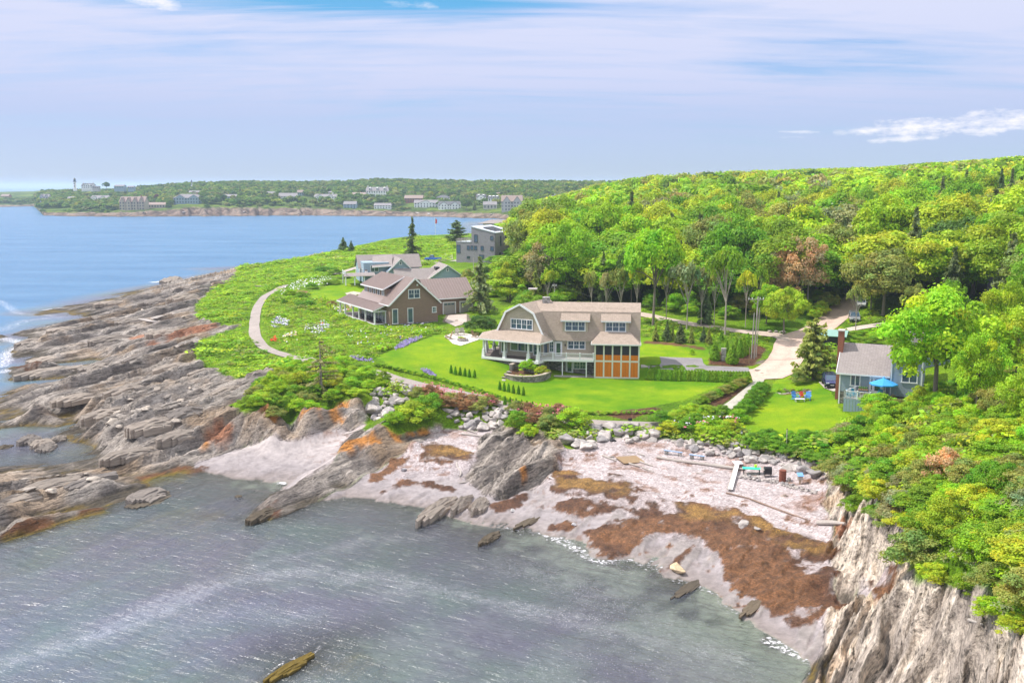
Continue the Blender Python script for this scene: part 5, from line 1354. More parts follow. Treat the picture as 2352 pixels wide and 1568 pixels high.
# trees one can point at
T('spruce_tree', SPRG, 1102, 719, 592, 78, GRY, 'loose grey green spruce before the garage of the brown house')
T('spruce_tree', SPRG, 948, 594, 502, 44, SPG, 'tall ragged dark spruce alone on the grassy point above the water')
T('pine_tree', PINE, 1049, 556, 508, 46, SPG, 'round topped dark pine beside the cube house, against the bay')
T('spruce_tree', SPR, 789, 577, 546, 30, SPG, 'low dark spruce at the water edge of the point, larger of two')
T('spruce_tree', SPR, 807, 577, 553, 20, SPG, 'smallest dark spruce at the water edge of the point')
T('willow_tree', DECN, 1235, 622, 455, 138, OLV, 'huge olive green willow rising beside the cube house')
T('maple_tree', DECN, 1300, 690, 512, 135, LIM, 'bright green spreading maple behind the chimney of the shingled house')
T('maple_tree', TALL, 1500, 748, 522, 150, LIM, 'tallest bright maple on bare twin trunks above the back road')
T('birch_tree', SPARSE, 1577, 760, 598, 75, GRY, 'thin pale trunked tree with few leaves above the back road')
T('broadleaf_tree', SPARSE, 1665, 770, 560, 100, MID, 'leaning bare trunk with small high crown above the conifer bed')
T('broadleaf_tree', DECN, 1800, 768, 655, 95, YEL, 'rounded pale green tree at the road junction')
T('broadleaf_tree', DEC, 1760, 745, 650, 70, LIM, 'light green tree behind the double utility pole')
T('broadleaf_tree', DECN, 1838, 715, 542, 118, PNK, 'pinkish brown leafed tree between the green woods')
T('broadleaf_tree', DEC, 1785, 712, 572, 66, PNK, 'smaller pinkish brown tree with a bare trunk')
T('spruce_tree', SPR, 2055, 676, 553, 60, BLU, 'blue grey spruce standing by the upper road')
T('spruce_tree', SPR, 1950, 668, 560, 46, SPG, 'black green spruce behind the single utility pole')
T('pine_tree', PINE, 1868, 872, 735, 98, OLV, 'feathery grey green pine standing before the dirt road')
T('broadleaf_tree', SPARSE, 1965, 762, 655, 52, OLV, 'small half bare tree beside the parked grey van')
T('broadleaf_tree', DEC, 2000, 712, 610, 80, YEL, 'olive green tree at the bend of the upper road')
T('maple_tree', DECN, 2145, 940, 652, 268, LIM, 'great bright green maple spreading over the blue house')
T('dead_spruce_tree', DEAD, 738, 905, 778, 110, GRY, 'half dead grey spruce on the shrubby knoll above the cliff')
T('broadleaf_tree', DEC, 1450, 700, 560, 70, DRK, 'dark tree left of the tall maple'.replace('left of', 'beside'))
T('spruce_tree', SPRG, 1325, 690, 600, 38, OLV, 'brownish spruce behind the chimney of the shingled house')
T('spruce_tree', SPRG, 1385, 700, 580, 42, SPG, 'thin dark spruce rising behind the shingled roof')
T('spruce_tree', SPR, 1620, 745, 655, 44, SPG, 'dark spruce at the back of the roadside thicket')
T('spruce_tree', SPRG, 1230, 700, 610, 34, OLV, 'faded spruce near the court of the brown house')
T('broadleaf_tree', DEC, 1165, 690, 600, 60, YEL, 'light green young tree in front of the cube house')
T('broadleaf_tree', DEC, 1210, 660, 560, 62, MID, 'mid green tree close to the cube house')
for i, (px, b, t, w_, c_) in enumerate([(1531.6,783,737,28,SPG),(1562.6,787,744,32,SPG),(1505.6,783,742,20,OLV),(1587.6,789,751,18,OLV),(1615.6,785,750,22,SPG),(1628,789,752,20,OLV),(1657,783,756,16,MID),(1545,780,750,14,OLV)]):
    T('spruce_sapling', SPR, px, b, t, w_, c_, ('young dark spruce' if c_ == SPG else 'young paler conifer') + ' in the mulched bed behind the back lawn', ('dark' if c_ == SPG else 'pale') + ' conifers in the bed behind the lawn', 'conifer')
for i, (px, b, t, w_) in enumerate([(1641.6,827,787,26),(1681.6,834,792,30),(1699.6,821,779,20),(1707.5,817,772,17),(1717,813,766,17),(1690,812,775,15),(1668,822,782,16)]):
    T('cedar_tree', CYP, px, b, t, w_, MID, 'upright green cedar in the red mulch near the double utility pole', 'cedars in the mulch by the driveway', 'conifer')

for i, (px, b, tp, w_) in enumerate([(1425,742,610,46),(1462,738,600,40),(1530,742,590,52),(1610,750,610,44),(1640,752,600,50),(1712,752,620,46),(1745,740,610,40),(1392,735,625,42),(1358,728,620,40),(1258,716,615,44)]):
    T('birch_tree', SPARSE, px, b, tp, w_, [OLV, YEL, MID, GRY][i % 4], 'slender pale trunked tree at the edge of the wood', 'slender pale trees at the wood edge')
# forest that fills the hill: nearest ones as trees, the far rest as one wood
rngf = random.Random(11)
def busy(x, y):
    i, j = int((x - X0) / CS), int((y - Y0) / CS)
    return not (0 <= i < NX and 0 <= j < NY) or Zforest[j, i] < .5
ROADX = [tuple(G(*p)[:2]) for p in [(1925,724),(1945,700),(1965,680),(1985,650)]]
def rd(x, y): return float(linedist(np.array([x]), np.array([y]), ROADX)[0])
cand = []
yv = 150.0
while yv < 900:
    sp = 9.2 + (yv - 150) * .006
    xv = -20.0
    while xv < yv * .62 + 40:
        x = xv + rngf.uniform(-.45, .45) * sp; y = yv + rngf.uniform(-.45, .45) * sp
        xv += sp
        if busy(x, y) or rd(x, y) < 5: continue
        if y < 230 and (Vector((x, y)) - Vector((45, 133))).length < 16: continue
        cand.append((x, y))
    yv += sp * .92
land = [(1150, 'near the cube house'), (1290, 'behind the chimney of the shingled house'), (1420, 'behind the shingled roof'), (1560, 'behind the back road'), (1700, 'behind the double utility pole'), (1840, 'beyond the road junction'), (1960, 'along the upper road'), (2090, 'beyond the blue spruce'), (2220, 'above the blue house'), (2360, 'above the slope shrubs')]
def place_of(px): return min(land, key=lambda a: abs(a[0] - px))[1]
far_pts = []
near_n = 0
cand.sort(key=lambda c: math.hypot(c[0], c[1]))
for (x, y) in cand:
    z = gz(x, y); px, py = proj((x, y, z + 8))
    if px < 1100 or px > 2450: continue
    r = rngf.random(); w_ = rngf.uniform(10.5, 19.5); h = rngf.uniform(11.5, 20.5) * (1 if y > 260 else .95)
    if (x < 45 and y < 245): h *= .8
    # keep sight lines to the far shore open at the near end of the wood
    t = rngf.choices([YEL, LIM, MID, EMR, DRK, OLV, GRY], [.24, .27, .20, .07, .05, .12, .05])[0]
    tz = proj((x, y, z + h))[1]
    lim = np.interp(px, [1100, 1180, 1230, 1300, 1360, 1450, 1530, 1750, 2000, 2352], [600, 520, 462, 445, 424, 408, 398, 390, 384, 358])
    if tz < lim - 2:
        h = max(4.0, h * 1.0 - (lim - tz) * depth(Vector((x, y, z))) / F)
    if px < 1190 and y < 345 and tz < 610: h *= .42; w_ *= .6
    if near_n < 270 and (px > 1120):
        con = rngf.random() < .12 and y < 330
        deg = ('far off' if y > 330 else 'tall' if h > 15 else 'smaller')
        if con:
            lb = f'{deg} dark spruce among the broadleaf trees {place_of(px)}'
            tree('spruce_tree', SPR, x, y, w_ * .5, h, SPG, lb, lb)
        else:
            lb = f'{deg} {TN[t]} broadleaf tree in the wood {place_of(px)}'
            tree('broadleaf_tree', DEC if y > 190 else DECN, x, y, w_, h, t, lb, lb)
        near_n += 1
    else: far_pts.append((x, y, z, w_ * 1.15, h, t, rngf.random()))
def mass(name, pts_, proto_n, leaf, label, ao=True, **k):
    Vs = []; Qs = []; Cs = []; off = 0
    prot = []
    for s in range(8):
        P, d, br, hue, rng, cc = crown_pts(700 + s, proto_n, **k); V, Q = leaves(P, d + np.array([0, 0, .3]), leaf, rng); prot.append((V, Q, colr(br, hue)))
    for (x, y, z, w_, h, t, r) in pts_:
        V, Q, cl = prot[int(r * 7.99)]; a = r * 50
        ca, sa = math.cos(a), math.sin(a)
        W = np.stack([x + (V[:, 0] * ca - V[:, 1] * sa) * w_, y + (V[:, 0] * sa + V[:, 1] * ca) * w_, z + V[:, 2] * h], -1)
        Vs.append(W); Qs.append(Q + off); Cs.append(cl * np.array(t) * (.8 + .4 * (r * 13 % 1))); off += len(V)
    me = arr_mesh(name, np.concatenate(Vs), np.concatenate(Qs), LEAFM, np.concatenate(Cs))
    return tag(link(bpy.data.objects.new(name, me)), label, kind='stuff')
mass('hillside_forest', far_pts, 1500, .05, 'green broadleaf wood covering the hill up to the skyline', nl=14, zc=.6, rz=.38)

# brush: helper that samples a surveyed outline
def fill(poly, n, minr, rng, xy=False):
    P = poly if xy else [tuple(G(*p)[:2]) for p in poly]
    xs = [p[0] for p in P]; ys = [p[1] for p in P]; out = []
    for _ in range(n * 30):
        if len(out) >= n: break
        x, y = rng.uniform(min(xs), max(xs)), rng.uniform(min(ys), max(ys))
        if not inpoly(np.array([x]), np.array([y]), P)[0]: continue
        if any((x - a) ** 2 + (y - b) ** 2 < minr ** 2 for a, b in out): continue
        out.append((x, y))
    return out
rg = random.Random(5)
SLOPE = [(1893,1125),(1892,1040),(1935,985),(1990,955),(2060,945),(2130,905),(2250,880),(2420,860),(2420,1450),(2290,1412),(2240,1380),(2215,1325),(2120,1310),(2075,1262),(2085,1205),(1985,1150)]
near_blue = [tuple(H6.w(x, y)[:2]) for x, y in ((-2, -3.6), (13, -3.2), (13, 11), (-2, 11))]
for i, (x, y) in enumerate(fill(SLOPE, 150, 1.7, rg)):
    if inpoly(np.array([x]), np.array([y]), near_blue)[0]: continue
    t = rg.choices([LIM, YEL, MID, OLV, EMR, GRY], [.22, .24, .2, .2, .08, .06])[0]; w_ = rg.uniform(2.6, 5.0)
    px, py = proj((x, y, gz(x, y)))
    wh = 'beside the deck of the blue house' if py < 985 and px < 2150 else 'above the pebble beach' if px < 2010 else 'on the brow of the pale cliff' if py > 1210 else 'high on the wooded slope' if px > 2200 else 'in the middle of the wooded slope'
    lb = f'{"large" if w_ > 3.4 else "smaller"} {TN[t]} shrub {wh}'
    shrub(x, y, w_, rg.uniform(1.6, 3.3) * (1 if px > 1960 else .7), t, lb, lb)
for (px, b, tp, w_, t, lb) in [(2050,1215,1150,95,OLV,'flat topped olive juniper hanging over the cliff gully'),(2120,1300,1180,150,OLV,'wide olive spruce shrub leaning over the pale cliff'),(2180,1120,1010,90,PNK,'brownish bush with bare twigs on the wooded slope'),(2010,1195,1160,50,EMR,'low green bush on top of the rock spur')]:
    S(px, b, tp, w_, t, lb)
for (px, b, tp, w_, t) in [(2240,960,760,120,LIM),(2330,900,700,130,YEL),(2300,820,640,120,LIM),(2180,780,640,70,MID),(2352,1000,840,120,YEL),(2290,990,880,90,OLV),(2250,850,700,80,MID),(2100,740,650,60,OLV)]:
    T('broadleaf_tree', DECN, px, b, tp, w_, t, f'{TN[t]} tree with thick foliage, {int(w_)//10*2} paces wide, on the slope past the blue house' if False else f'{TN[t]} full crowned tree on the slope past the blue house', f'{TN[t]} full crowned trees past the blue house')
# thicket between the back road and the wood
for (x, y) in fill([(1478,708),(1560,722),(1680,735),(1760,750),(1790,752),(1870,742),(1915,700),(1935,660),(1880,690),(1700,700),(1480,690)], 34, 3.0, rg):
    t = rg.choices([LIM, YEL, MID, OLV], [.35, .25, .25, .15])[0]; w_ = rg.uniform(2.6, 5)
    lb = f'{TN[t]} shrub in the thicket behind the back road'
    shrub(x, y, w_, rg.uniform(2.2, 5), t, lb, lb, SHR)
for (x, y) in fill([(1990,760),(2040,745),(2120,740),(2200,790),(2060,800),(1930,790),(1900,775),(1960,765)], 16, 2.6, rg):
    t = rg.choice([LIM, YEL, MID]); w_ = rg.uniform(3, 5); lb = f'{TN[t]} shrub in the bank between upper road and blue house'
    shrub(x, y, w_, rg.uniform(1.0, 2.0), t, lb, lb)
for (x, y) in fill([(1070,650),(1120,640),(1180,660),(1300,680),(1290,725),(1150,735),(1110,720)], 28, 3.2, rg):
    t = rg.choices([LIM, YEL, MID, OLV, DRK], [.25, .25, .25, .15, .1])[0]; w_ = rg.uniform(4, 7); lb = f'{TN[t]} shrub between brown house and cube house'
    shrub(x, y, w_, rg.uniform(2, 5), t, lb, lb)
# knoll with the dead spruce
for (x, y) in fill([(560,935),(585,895),(640,865),(700,850),(790,840),(860,870),(900,885),(850,905),(830,922),(760,930),(690,945),(600,945)], 62, 1.7, rg):
    t = rg.choices([LIM, MID, OLV, YEL], [.35, .3, .15, .2])[0]; w_ = rg.uniform(2.2, 4.0); lb = f'{TN[t]} shrub on the knoll around the dead spruce'
    shrub(x, y, w_, rg.uniform(1.3, 2.7), t, lb, lb)
for (px, b, tp, w_, t, lb) in [(945,988,925,105,YEL,'big pale green shrub on the rocky tongue between the coves'),(905,985,945,60,LIM,'low green shrub on the orange edge of the rocky tongue'),(985,975,920,70,MID,'mid green shrub at the landward end of the rocky tongue'),(1315,990,940,90,LIM,'round yellow green shrub above the culvert boulders'),(1265,995,950,60,OLV,'olive shrub between rose bank and culvert boulders'),(1190,990,940,60,MID,'grey green shrub at the head of the bare rock'),(1215,1010,975,50,LIM,'small bright shrub at the crest of the bare rock'),
        (1104,770,718,84,DRK,'large dense dark green bush between the two big houses'),(1215,860,822,52,LIM,'lush bush at the walled planter under the porch'),(1245,868,838,40,YEL,'light green bush at the end of the planter wall'),(1840,885,848,48,OLV,'spreading shrub at the foot of the feathery pine'),(1590,815,800,14,LIM,'small bush in the bed behind the back lawn'),(1128,790,770,18,LIM,'small bright bush beside the fire pit chairs'),(1960,930,905,26,EMR,'dark bush at the corner of the blue house'),(2030,985,940,70,LIM,'bright bush in front of the umbrella deck'),(2090,965,915,60,MID,'mid green bush under the great maple'),(1985,985,950,50,EMR,'emerald bush before the deck corner'),(2085,1300,1255,70,LIM,'lime shrub spilling over the head of the cliff gully'),(2155,1352,1300,80,YEL,'yellow green shrub spilling over the middle of the cliff edge'),(2225,1365,1310,80,MID,'mid green shrub spilling over the cliff edge above the logs'),(2285,1425,1370,90,LIM,'lime shrub at the top edge of the bare cliff'),(2345,1460,1400,90,YEL,'pale grassy shrub where the cliff edge leaves the frame'),(1965,1178,1130,60,MID,'green shrub over the rock spur at the beach end')]:
    S(px, b, tp, w_, t, lb)
# hedges of the lawns
for i in range(10):
    f = i / 9; S(1715 - 100 * f, 884 + 46 * f, 860 + 46 * f, 34, OLV if i % 3 else MID, 'rounded hydrangea bush in the row bordering the big lawn', 'hydrangeas bordering the big lawn', None, 'hydrangea_shrub')
for i in range(7):
    f = i / 6; S(1752 - 42 * f, 908 + 50 * f, 872 + 48 * f, 46, EMR, 'dense dark green bush in the hedge between the two lawns', 'dark bushes between the two lawns', None, 'hedge_shrub')
for i, (px, b) in enumerate([(1700,975),(1660,965),(1680,1000),(1640,990),(1600,985),(1560,975),(1620,1010),(1580,1000),(1540,1005),(1660,1015),(1520,985),(1625,965),(1590,960)]):
    S(px, b, b - 38, 58, [LIM, EMR, YEL][i % 3], f'{TN[[LIM, EMR, YEL][i % 3]]} rose shrub in the bank below the big lawn', f'{TN[[LIM, EMR, YEL][i % 3]]} rose shrubs below the big lawn')
for i in range(46):
    f = i / 45; px = 860 + 330 * f; py = 838 + 88 * f - 6 * math.sin(f * 3.14)
    S(px, py + 4, py - 7, 15, [LIM, EMR][i % 2], 'low clipped green bush in the long hedge along the coast walk', 'low hedge bushes along the coast walk', SHRS, 'hedge_shrub')
for i in range(26):
    f = i / 25; px = 1195 + 320 * f; py = 930 + 18 * math.sin(min(f * 1.4, 1) * 1.57) - 10 * max(0, f - .6)
    S(px, py + 6, py - 4, 20, [LIM, MID, OLV][i % 3], 'small garden plant along the seaward edge of the big lawn', 'small plants along the seaward lawn edge', SHRS, 'garden_plant', 'plant')
for i in range(34):
    f = i / 33; px = 1493 + 225 * f
    p = G(px, 872 + 6 * f); k = mpp(p)
    o = tree('arborvitae', CYP, p.x, p.y, 1.25, 1.65, MID, 'upright evergreen in the dense clipped hedge before the driveway', 'evergreens of the driveway hedge', None, 'hedge plant')
for (px, py) in [(1148,895),(1158,898),(1168,900),(1179,903),(1191,905),(1202,908),(1036,857),(1046,860),(1057,862),(1068,864),(1078,866),(1090,868),(1285,930),(1297,933),(1310,935),(1323,938),(1335,941),(1348,944)]:
    px -= 0 if px < 1280 else 125; py -= 0 if px < 1180 else 0
    p = G(px, py); tree('arborvitae', CYP, p.x, p.y, .55, 1.25, EMR, 'small dark columnar evergreen planted behind the coast walk hedge', 'small columnar evergreens in the lawn edge', None, 'evergreen')
# rose banks in flower
ROSE = plain('rose_petals', (.62, .16, .22), .6, .25, 6)
PALE = plain('white_petals', (.85, .84, .90), .6, .1, 6); REDP = plain('red_petals', (.80, .06, .015), .6, .2, 6); VIO = plain('violet_petals', (.30, .24, .50), .7, .2, 6); YLP = plain('yellow_petals', (.8, .6, .1), .6, .2, 6)
def bloom_patch(name, poly, n, sz, mats, label, h=.5, kind='stuff', seed=1, up=.3):
    rng = np.random.default_rng(seed); rr = random.Random(seed)
    pp = []
    P = [tuple(G(*p)[:2]) for p in poly]; xs = [p[0] for p in P]; ys = [p[1] for p in P]
    qx = rng.uniform(min(xs), max(xs), n * 4); qy = rng.uniform(min(ys), max(ys), n * 4)
    ok = inpoly(qx, qy, P) & (fbm(qx / 1.2, qy / 1.2, seed, 2) > .42); qx, qy = qx[ok][:n], qy[ok][:n]
    z = samp(ZB, qx, qy) + up + rng.random(len(qx)) * h
    V, Q = leaves(np.stack([qx, qy, z], -1), np.tile([0, -.4, 1.], (len(qx), 1)), sz, rng)
    me = arr_mesh(name, V, Q, mats, mi=rng.integers(0, len(mats), len(Q)))
    return tag(link(bpy.data.objects.new(name, me)), label, kind=kind)
DUSK = (.30, .20, .11)
for i, (px, b) in enumerate([(960,925),(985,915),(1010,925),(1035,930),(1060,935),(1085,940),(1110,945),(1125,938),(1075,955),(1100,960),(1020,945),(1050,950),(1185,955),(1210,960),(1235,965),(1260,968),(1285,958),(1225,980),(1255,985),(1300,965)]):
    S(px, b, b - 32, 48, DUSK if i % 3 else OLV, 'dusty pink rose shrub in the bank below the coast walk', 'pink rose shrubs below the coast walk', SHR, 'rose_shrub')
bloom_patch('rose_blossom', [(945,905),(990,895),(1120,925),(1140,945),(1080,945),(960,930)], 420, .13, [ROSE], 'pink blossoms over the rose bank by the coast walk', .5, seed=3, up=.9)
bloom_patch('rose_blossom', [(1175,940),(1290,950),(1310,965),(1240,975),(1180,965)], 260, .13, [ROSE], 'pink blossoms over the rose bank near the culvert', .5, seed=4, up=.9)
bloom_patch('white_flowers', [(620,742),(640,730),(664,740),(660,752),(625,756)], 260, .17, [PALE, VIO], 'white and violet flowers in the meadow by the walk', .3, seed=5)
bloom_patch('white_flowers', [(642,790),(655,772),(680,765),(684,786),(660,790)], 130, .16, [PALE, YLP], 'white flowers beside the red poppies', .3, seed=6)
bloom_patch('white_flowers', [(698,752),(745,738),(762,755),(740,768),(700,770)], 240, .16, [PALE, PALE, VIO], 'white flowers in the middle of the flower meadow', .3, seed=7)
bloom_patch('red_poppies', [(622,785),(634,776),(636,792),(652,786),(640,792),(624,792)], 60, .2, [REDP], 'scarlet poppies at the edge of the coast walk', .3, seed=8)
bloom_patch('orange_poppies', [(718,745),(745,740),(742,748),(720,752)], 16, .16, [REDP], 'few orange poppies among white flowers', .3, seed=9)
bloom_patch('white_flowers', [(762,705),(800,692),(815,700),(800,720),(770,720)], 190, .17, [PALE, ROSE], 'pale flowers beside the porch of the brown house', .5, seed=10)
bloom_patch('white_flowers', [(640,672),(700,640),(770,640),(765,655),(700,665),(650,685)], 260, .2, [PALE], 'white flowering plants in the border by the upper lawn', .5, seed=11)
bloom_patch('lavender', [(905,800),(930,785),(968,772),(970,778),(930,798),(908,805)], 520, .16, [VIO], 'lavender border beside the big lawn', .3, seed=12, up=.1)
bloom_patch('lavender', [(795,815),(820,820),(860,830),(858,836),(820,830),(795,822)], 260, .16, [VIO], 'lavender at the tip of the big lawn', .3, seed=13, up=.1)
bloom_patch('lavender', [(965,848),(985,852),(1003,866),(1000,868),(975,858)], 200, .15, [VIO, GRY and VIO], 'lavender patch by the columnar evergreens', .3, seed=14, up=.1)
bloom_patch('rose_blossom', [(1540,995),(1700,985),(1690,1000),(1560,1010)], 60, .16, [ROSE, PALE], 'scattered pink roses below the big lawn', .5, seed=15, up=1.4)
bloom_patch('garden_flowers', [(780,770),(960,745),(1010,760),(900,790),(820,800)], 170, .15, [PALE, VIO, YLP], 'scattered small flowers in the flower meadow', .4, seed=16)
bloom_patch('garden_flowers', [(1520,930),(1560,945),(1690,975),(1600,965)], 90, .15, [PALE, ROSE], 'pale flowers in the mulched border of the lawn', .6, seed=17)
# meadow undergrowth as one mass
def cover(name, polys, n, w0, w1, h0, h1, tints, label, seed, leaf=.11, pn=46):
    rr = random.Random(seed); L = []
    for poly in polys:
        P = [tuple(G(*p)[:2]) for p in poly]; xs = [p[0] for p in P]; ys = [p[1] for p in P]
        rng = np.random.default_rng(seed); k = int(n / len(polys) * 6); qx = rng.uniform(min(xs), max(xs), k); qy = rng.uniform(min(ys), max(ys), k)
        ok = inpoly(qx, qy, P) & (samp(Zrock, qx, qy) < .5) & (samp(Zlawn, qx, qy) < .3) & (samp(Zbeach, qx, qy) < .3)
        for W in WALKS: ok &= linedist(qx, qy, W) > 1.9
        for W in WIDE: ok &= linedist(qx, qy, W) > 3.6
        dn = fbm(qx / 5, qy / 5, seed, 3) 
        for x, y, q in list(zip(qx[ok], qy[ok], dn[ok]))[:n // len(polys)]:
            z = gz(x, y); s = rr.uniform(.6, 1.2)
            big = rr.random() ** 2 * (0.4 + 1.4 * max(0, q - .4) * 3)
            L.append((x, y, z - .1, w0 + (w1 - w0) * big * s, h0 + (h1 - h0) * big * s, rr.choices(tints[0], tints[1])[0], rr.random()))
    return mass(name, L, pn, leaf, label, nl=5, zc=.35, rz=.6, lr=(.2, .32), low=-.2)
WALKS = [PL[k][0] for k in PL if k != 'dirt_road']
WIDE = [PL['dirt_road'][0]]
cover('meadow_growth', [[(555,614),(620,604),(700,592),(840,563),(960,545),(1040,548),(1046,595),(960,612),(850,612),(780,625),(690,650),(640,662),(600,680),(575,720),(575,770),(600,800),(690,826),(780,840),(700,850),(620,858),(560,868),(500,855),(455,830),(452,800),(500,765),(560,745),(450,735),(445,712),(480,675),(520,640)]],
      15000, .9, 3.2, .35, 1.15, ([LIM, MID, YEL, EMR, OLV], [.36, .28, .18, .10, .08]), 'thick bright green beach rose and bayberry covering the point', 21)
cover('flower_meadow', [[(600,700),(640,665),(700,668),(720,690),(790,690),(790,735),(860,752),(1000,748),(1045,765),(1000,768),(960,782),(900,800),(862,822),(800,838),(700,822),(620,800),(598,770)]],
      5200, .7, 1.9, .3, .9, ([LIM, MID, YEL, OLV], [.3, .34, .16, .2]), 'loose flower meadow between the walk and the brown house', 22)
cover('bank_growth', [[(850,905),(880,880),(960,905),(1060,935),(1180,965),(1300,985),(1330,975),(1480,985),(1530,1010),(1290,1012),(1180,1000),(1160,960),(1060,925),(970,900)], [(1480,980),(1700,985),(1760,1018),(1860,1008),(1895,985),(1895,1060),(1760,1040),(1600,1025),(1500,1012)]],
      1500, .7, 2.2, .3, 1.0, ([LIM, MID, YEL, OLV], [.3, .3, .15, .25]), 'weedy green growth on the bank above the beach', 23)
cover('roadside_growth', [[(1480,730),(1560,748),(1680,765),(1740,775),(1790,785),(1760,800),(1700,780),(1624,797),(1530,778),(1480,775)], [(1790,780),(1860,800),(1905,800),(1890,860),(1800,845),(1790,880),(1830,870),(1900,885),(1810,900),(1780,890)], [(1290,690),(1480,700),(1480,720),(1300,735)],[(1930,735),(1990,650),(2010,700),(2030,740),(1960,750)]],
      2600, .7, 2.0, .25, .8, ([LIM, MID, YEL, OLV], [.3, .3, .2, .2]), 'rough green growth along the roads', 24)
cover('slope_growth', [SLOPE], 2600, 1.0, 2.6, .6, 1.9, ([LIM, MID, YEL, OLV, GRY], [.26, .24, .22, .2, .08]), 'tangled undergrowth between the slope shrubs', 25, .075, 90)
for i, (px, b, tp, w_, t) in enumerate([(665,683,662,36,LIM),(690,690,668,40,MID),(700,708,688,48,EMR),(652,700,685,18,EMR),(740,625,612,60,EMR),(770,632,618,40,EMR),(790,640,628,40,LIM),(760,655,640,50,MID),(715,665,648,30,EMR),(690,678,668,40,PNK),(820,690,675,20,OLV),(760,705,690,26,DUSK)]):
    S(px, b, tp, w_, t, f'{TN.get(t, "russet")} rounded garden shrub in the border of the upper lawn', f'{TN.get(t, "russet")} border shrubs by the upper lawn')
for (x, y) in fill([(1720,1022),(1760,1010),(1880,1010),(1892,1040),(1880,1070),(1800,1045),(1740,1040)], 14, 1.6, rg):
    shrub(x, y, 3.0, 1.5, EMR, 'dark green beach rose above the rubble at the lawn end', 'beach roses at the end of the second lawn')
# ------------------------------------------------------------------ roads and walks, laid on the ground
def gravel(name, c, sc=5.0, tracks=0):
    m, nt, b, out = newmat(name); o = objco(nt)
    f = noise(nt, o, sc, 6, .75); g = noise(nt, o, .4, 4, .6)
    cc = mixc(nt, 1.0, c, ramp(nt, f, [(.3, .65), (.7, 1.3)]), 'MULTIPLY'); cc = mixc(nt, 1.0, cc, ramp(nt, g, [(.3, .85), (.7, 1.15)]), 'MULTIPLY')
    if tracks:
        at = nt.nodes.new('ShaderNodeAttribute'); at.attribute_name = 'across'
        cc = mixc(nt, mathn(nt, 'MULTIPLY', at.outputs['Fac'], .35), cc, tuple(x * 1.35 for x in c))
    nt.links.new(cc, b.inputs['Base Color']); b.inputs['Roughness'].default_value = .9; bump(nt, f, .5, .05, b)
    return m
MG = {'coast_path': gravel('walk_gravel', (.34, .29, .265)), 'garden_path': gravel('garden_gravel', (.42, .39, .33)), 'point_path': gravel('point_gravel', (.42, .36, .32)),
      'dirt_road': gravel('road_dirt', (.52, .385, .315), 3.0, 1), 'back_road': gravel('back_road_dirt', (.45, .36, .30), 3.0, 1), 'drive_path': gravel('pale_drive', (.52, .45, .38)), 'lawn_steps_path': gravel('entry_drive', (.46, .42, .38))}
for nm, (L, wd_) in PL.items():
    P = [Vector((a, b, 0)) for a, b in L]; V = []; Fq = []; ac = []
    K = 7
    for i, p in enumerate(P):
        d = (P[min(i + 1, len(P) - 1)] - P[max(i - 1, 0)]).normalized(); s = Vector((-d.y, d.x, 0))
        w_ = wd_ * (1 + .12 * (vn(np.array([i * .3]), np.array([1.]), 4)[0] - .5))
        if nm == 'dirt_road' and i < 10: w_ *= 1.5 - i * .05
        for k in range(K):
            t = k / (K - 1) - .5; q = p + s * t * w_
            V.append((q.x, q.y, gz(q.x, q.y) + .045 - .03 * abs(t) * 2)); ac.append(1 if k in (1, 2, 4, 5) else 0)
        if i:
            for k in range(K - 1):
                a = (i - 1) * K + k; Fq.append((a, a + 1, a + K + 1, a + K))
    me = arr_mesh(nm, V, Fq, MG[nm], smooth=True, attrs={'across': ac}); tag(link(bpy.data.objects.new(nm, me)), kind='structure')
def sheet(name, poly, mat, dz=.05, kind='structure'):
    P = [G(*p) for p in poly]; c = sum(P, Vector()) / len(P); V = [(c.x, c.y, c.z + dz)]
    R_ = []
    for a, b in zip(P, P[1:] + P[:1]):
        for i in range(4): R_.append(a.lerp(b, i / 4))
    for f in (.5, 1.0):
        for q in R_: r = c.lerp(q, f); V.append((r.x, r.y, gz(r.x, r.y) + dz))
    n = len(R_); Fq = [(0, 1 + i, 1 + (i + 1) % n) for i in range(n)] + [(1 + i, 1 + n + i, 1 + n + (i + 1) % n, 1 + (i + 1) % n) for i in range(n)]
    me = bpy.data.meshes.new(name); me.from_pydata(V, [], Fq); me.materials.append(mat); me.update()
    return tag(link(bpy.data.objects.new(name, me)), kind=kind)
ASPH = gravel('driveway_asphalt', (.25, .23, .235), 8.0)
sheet('driveway', [(1489,841),(1514,840),(1519,833),(1515,820),(1612,823),(1616,836),(1626,843),(1719,845),(1722,856),(1640,855),(1489,848)], ASPH, .06)
sheet('court', [(1030,724),(1072,722),(1072,742),(1046,750),(1022,738)], gravel('court_gravel', (.48, .40, .35)), .05)
sheet('patio_floor', [(1020,773),(1034,767),(1062,765),(1100,772),(1102,780),(1058,795),(1040,790)], gravel('patio_stone', (.66, .60, .54)), .07)
sheet('lower_patio', [(1272,862),(1366,862),(1366,868),(1272,866)], gravel('terrace_paving', (.40, .37, .33)), .05)
sheet('flagstone_circle', [(792,674),(812,670),(832,673),(826,680),(800,680)], gravel('flagstones', (.50, .45, .36)), .06)
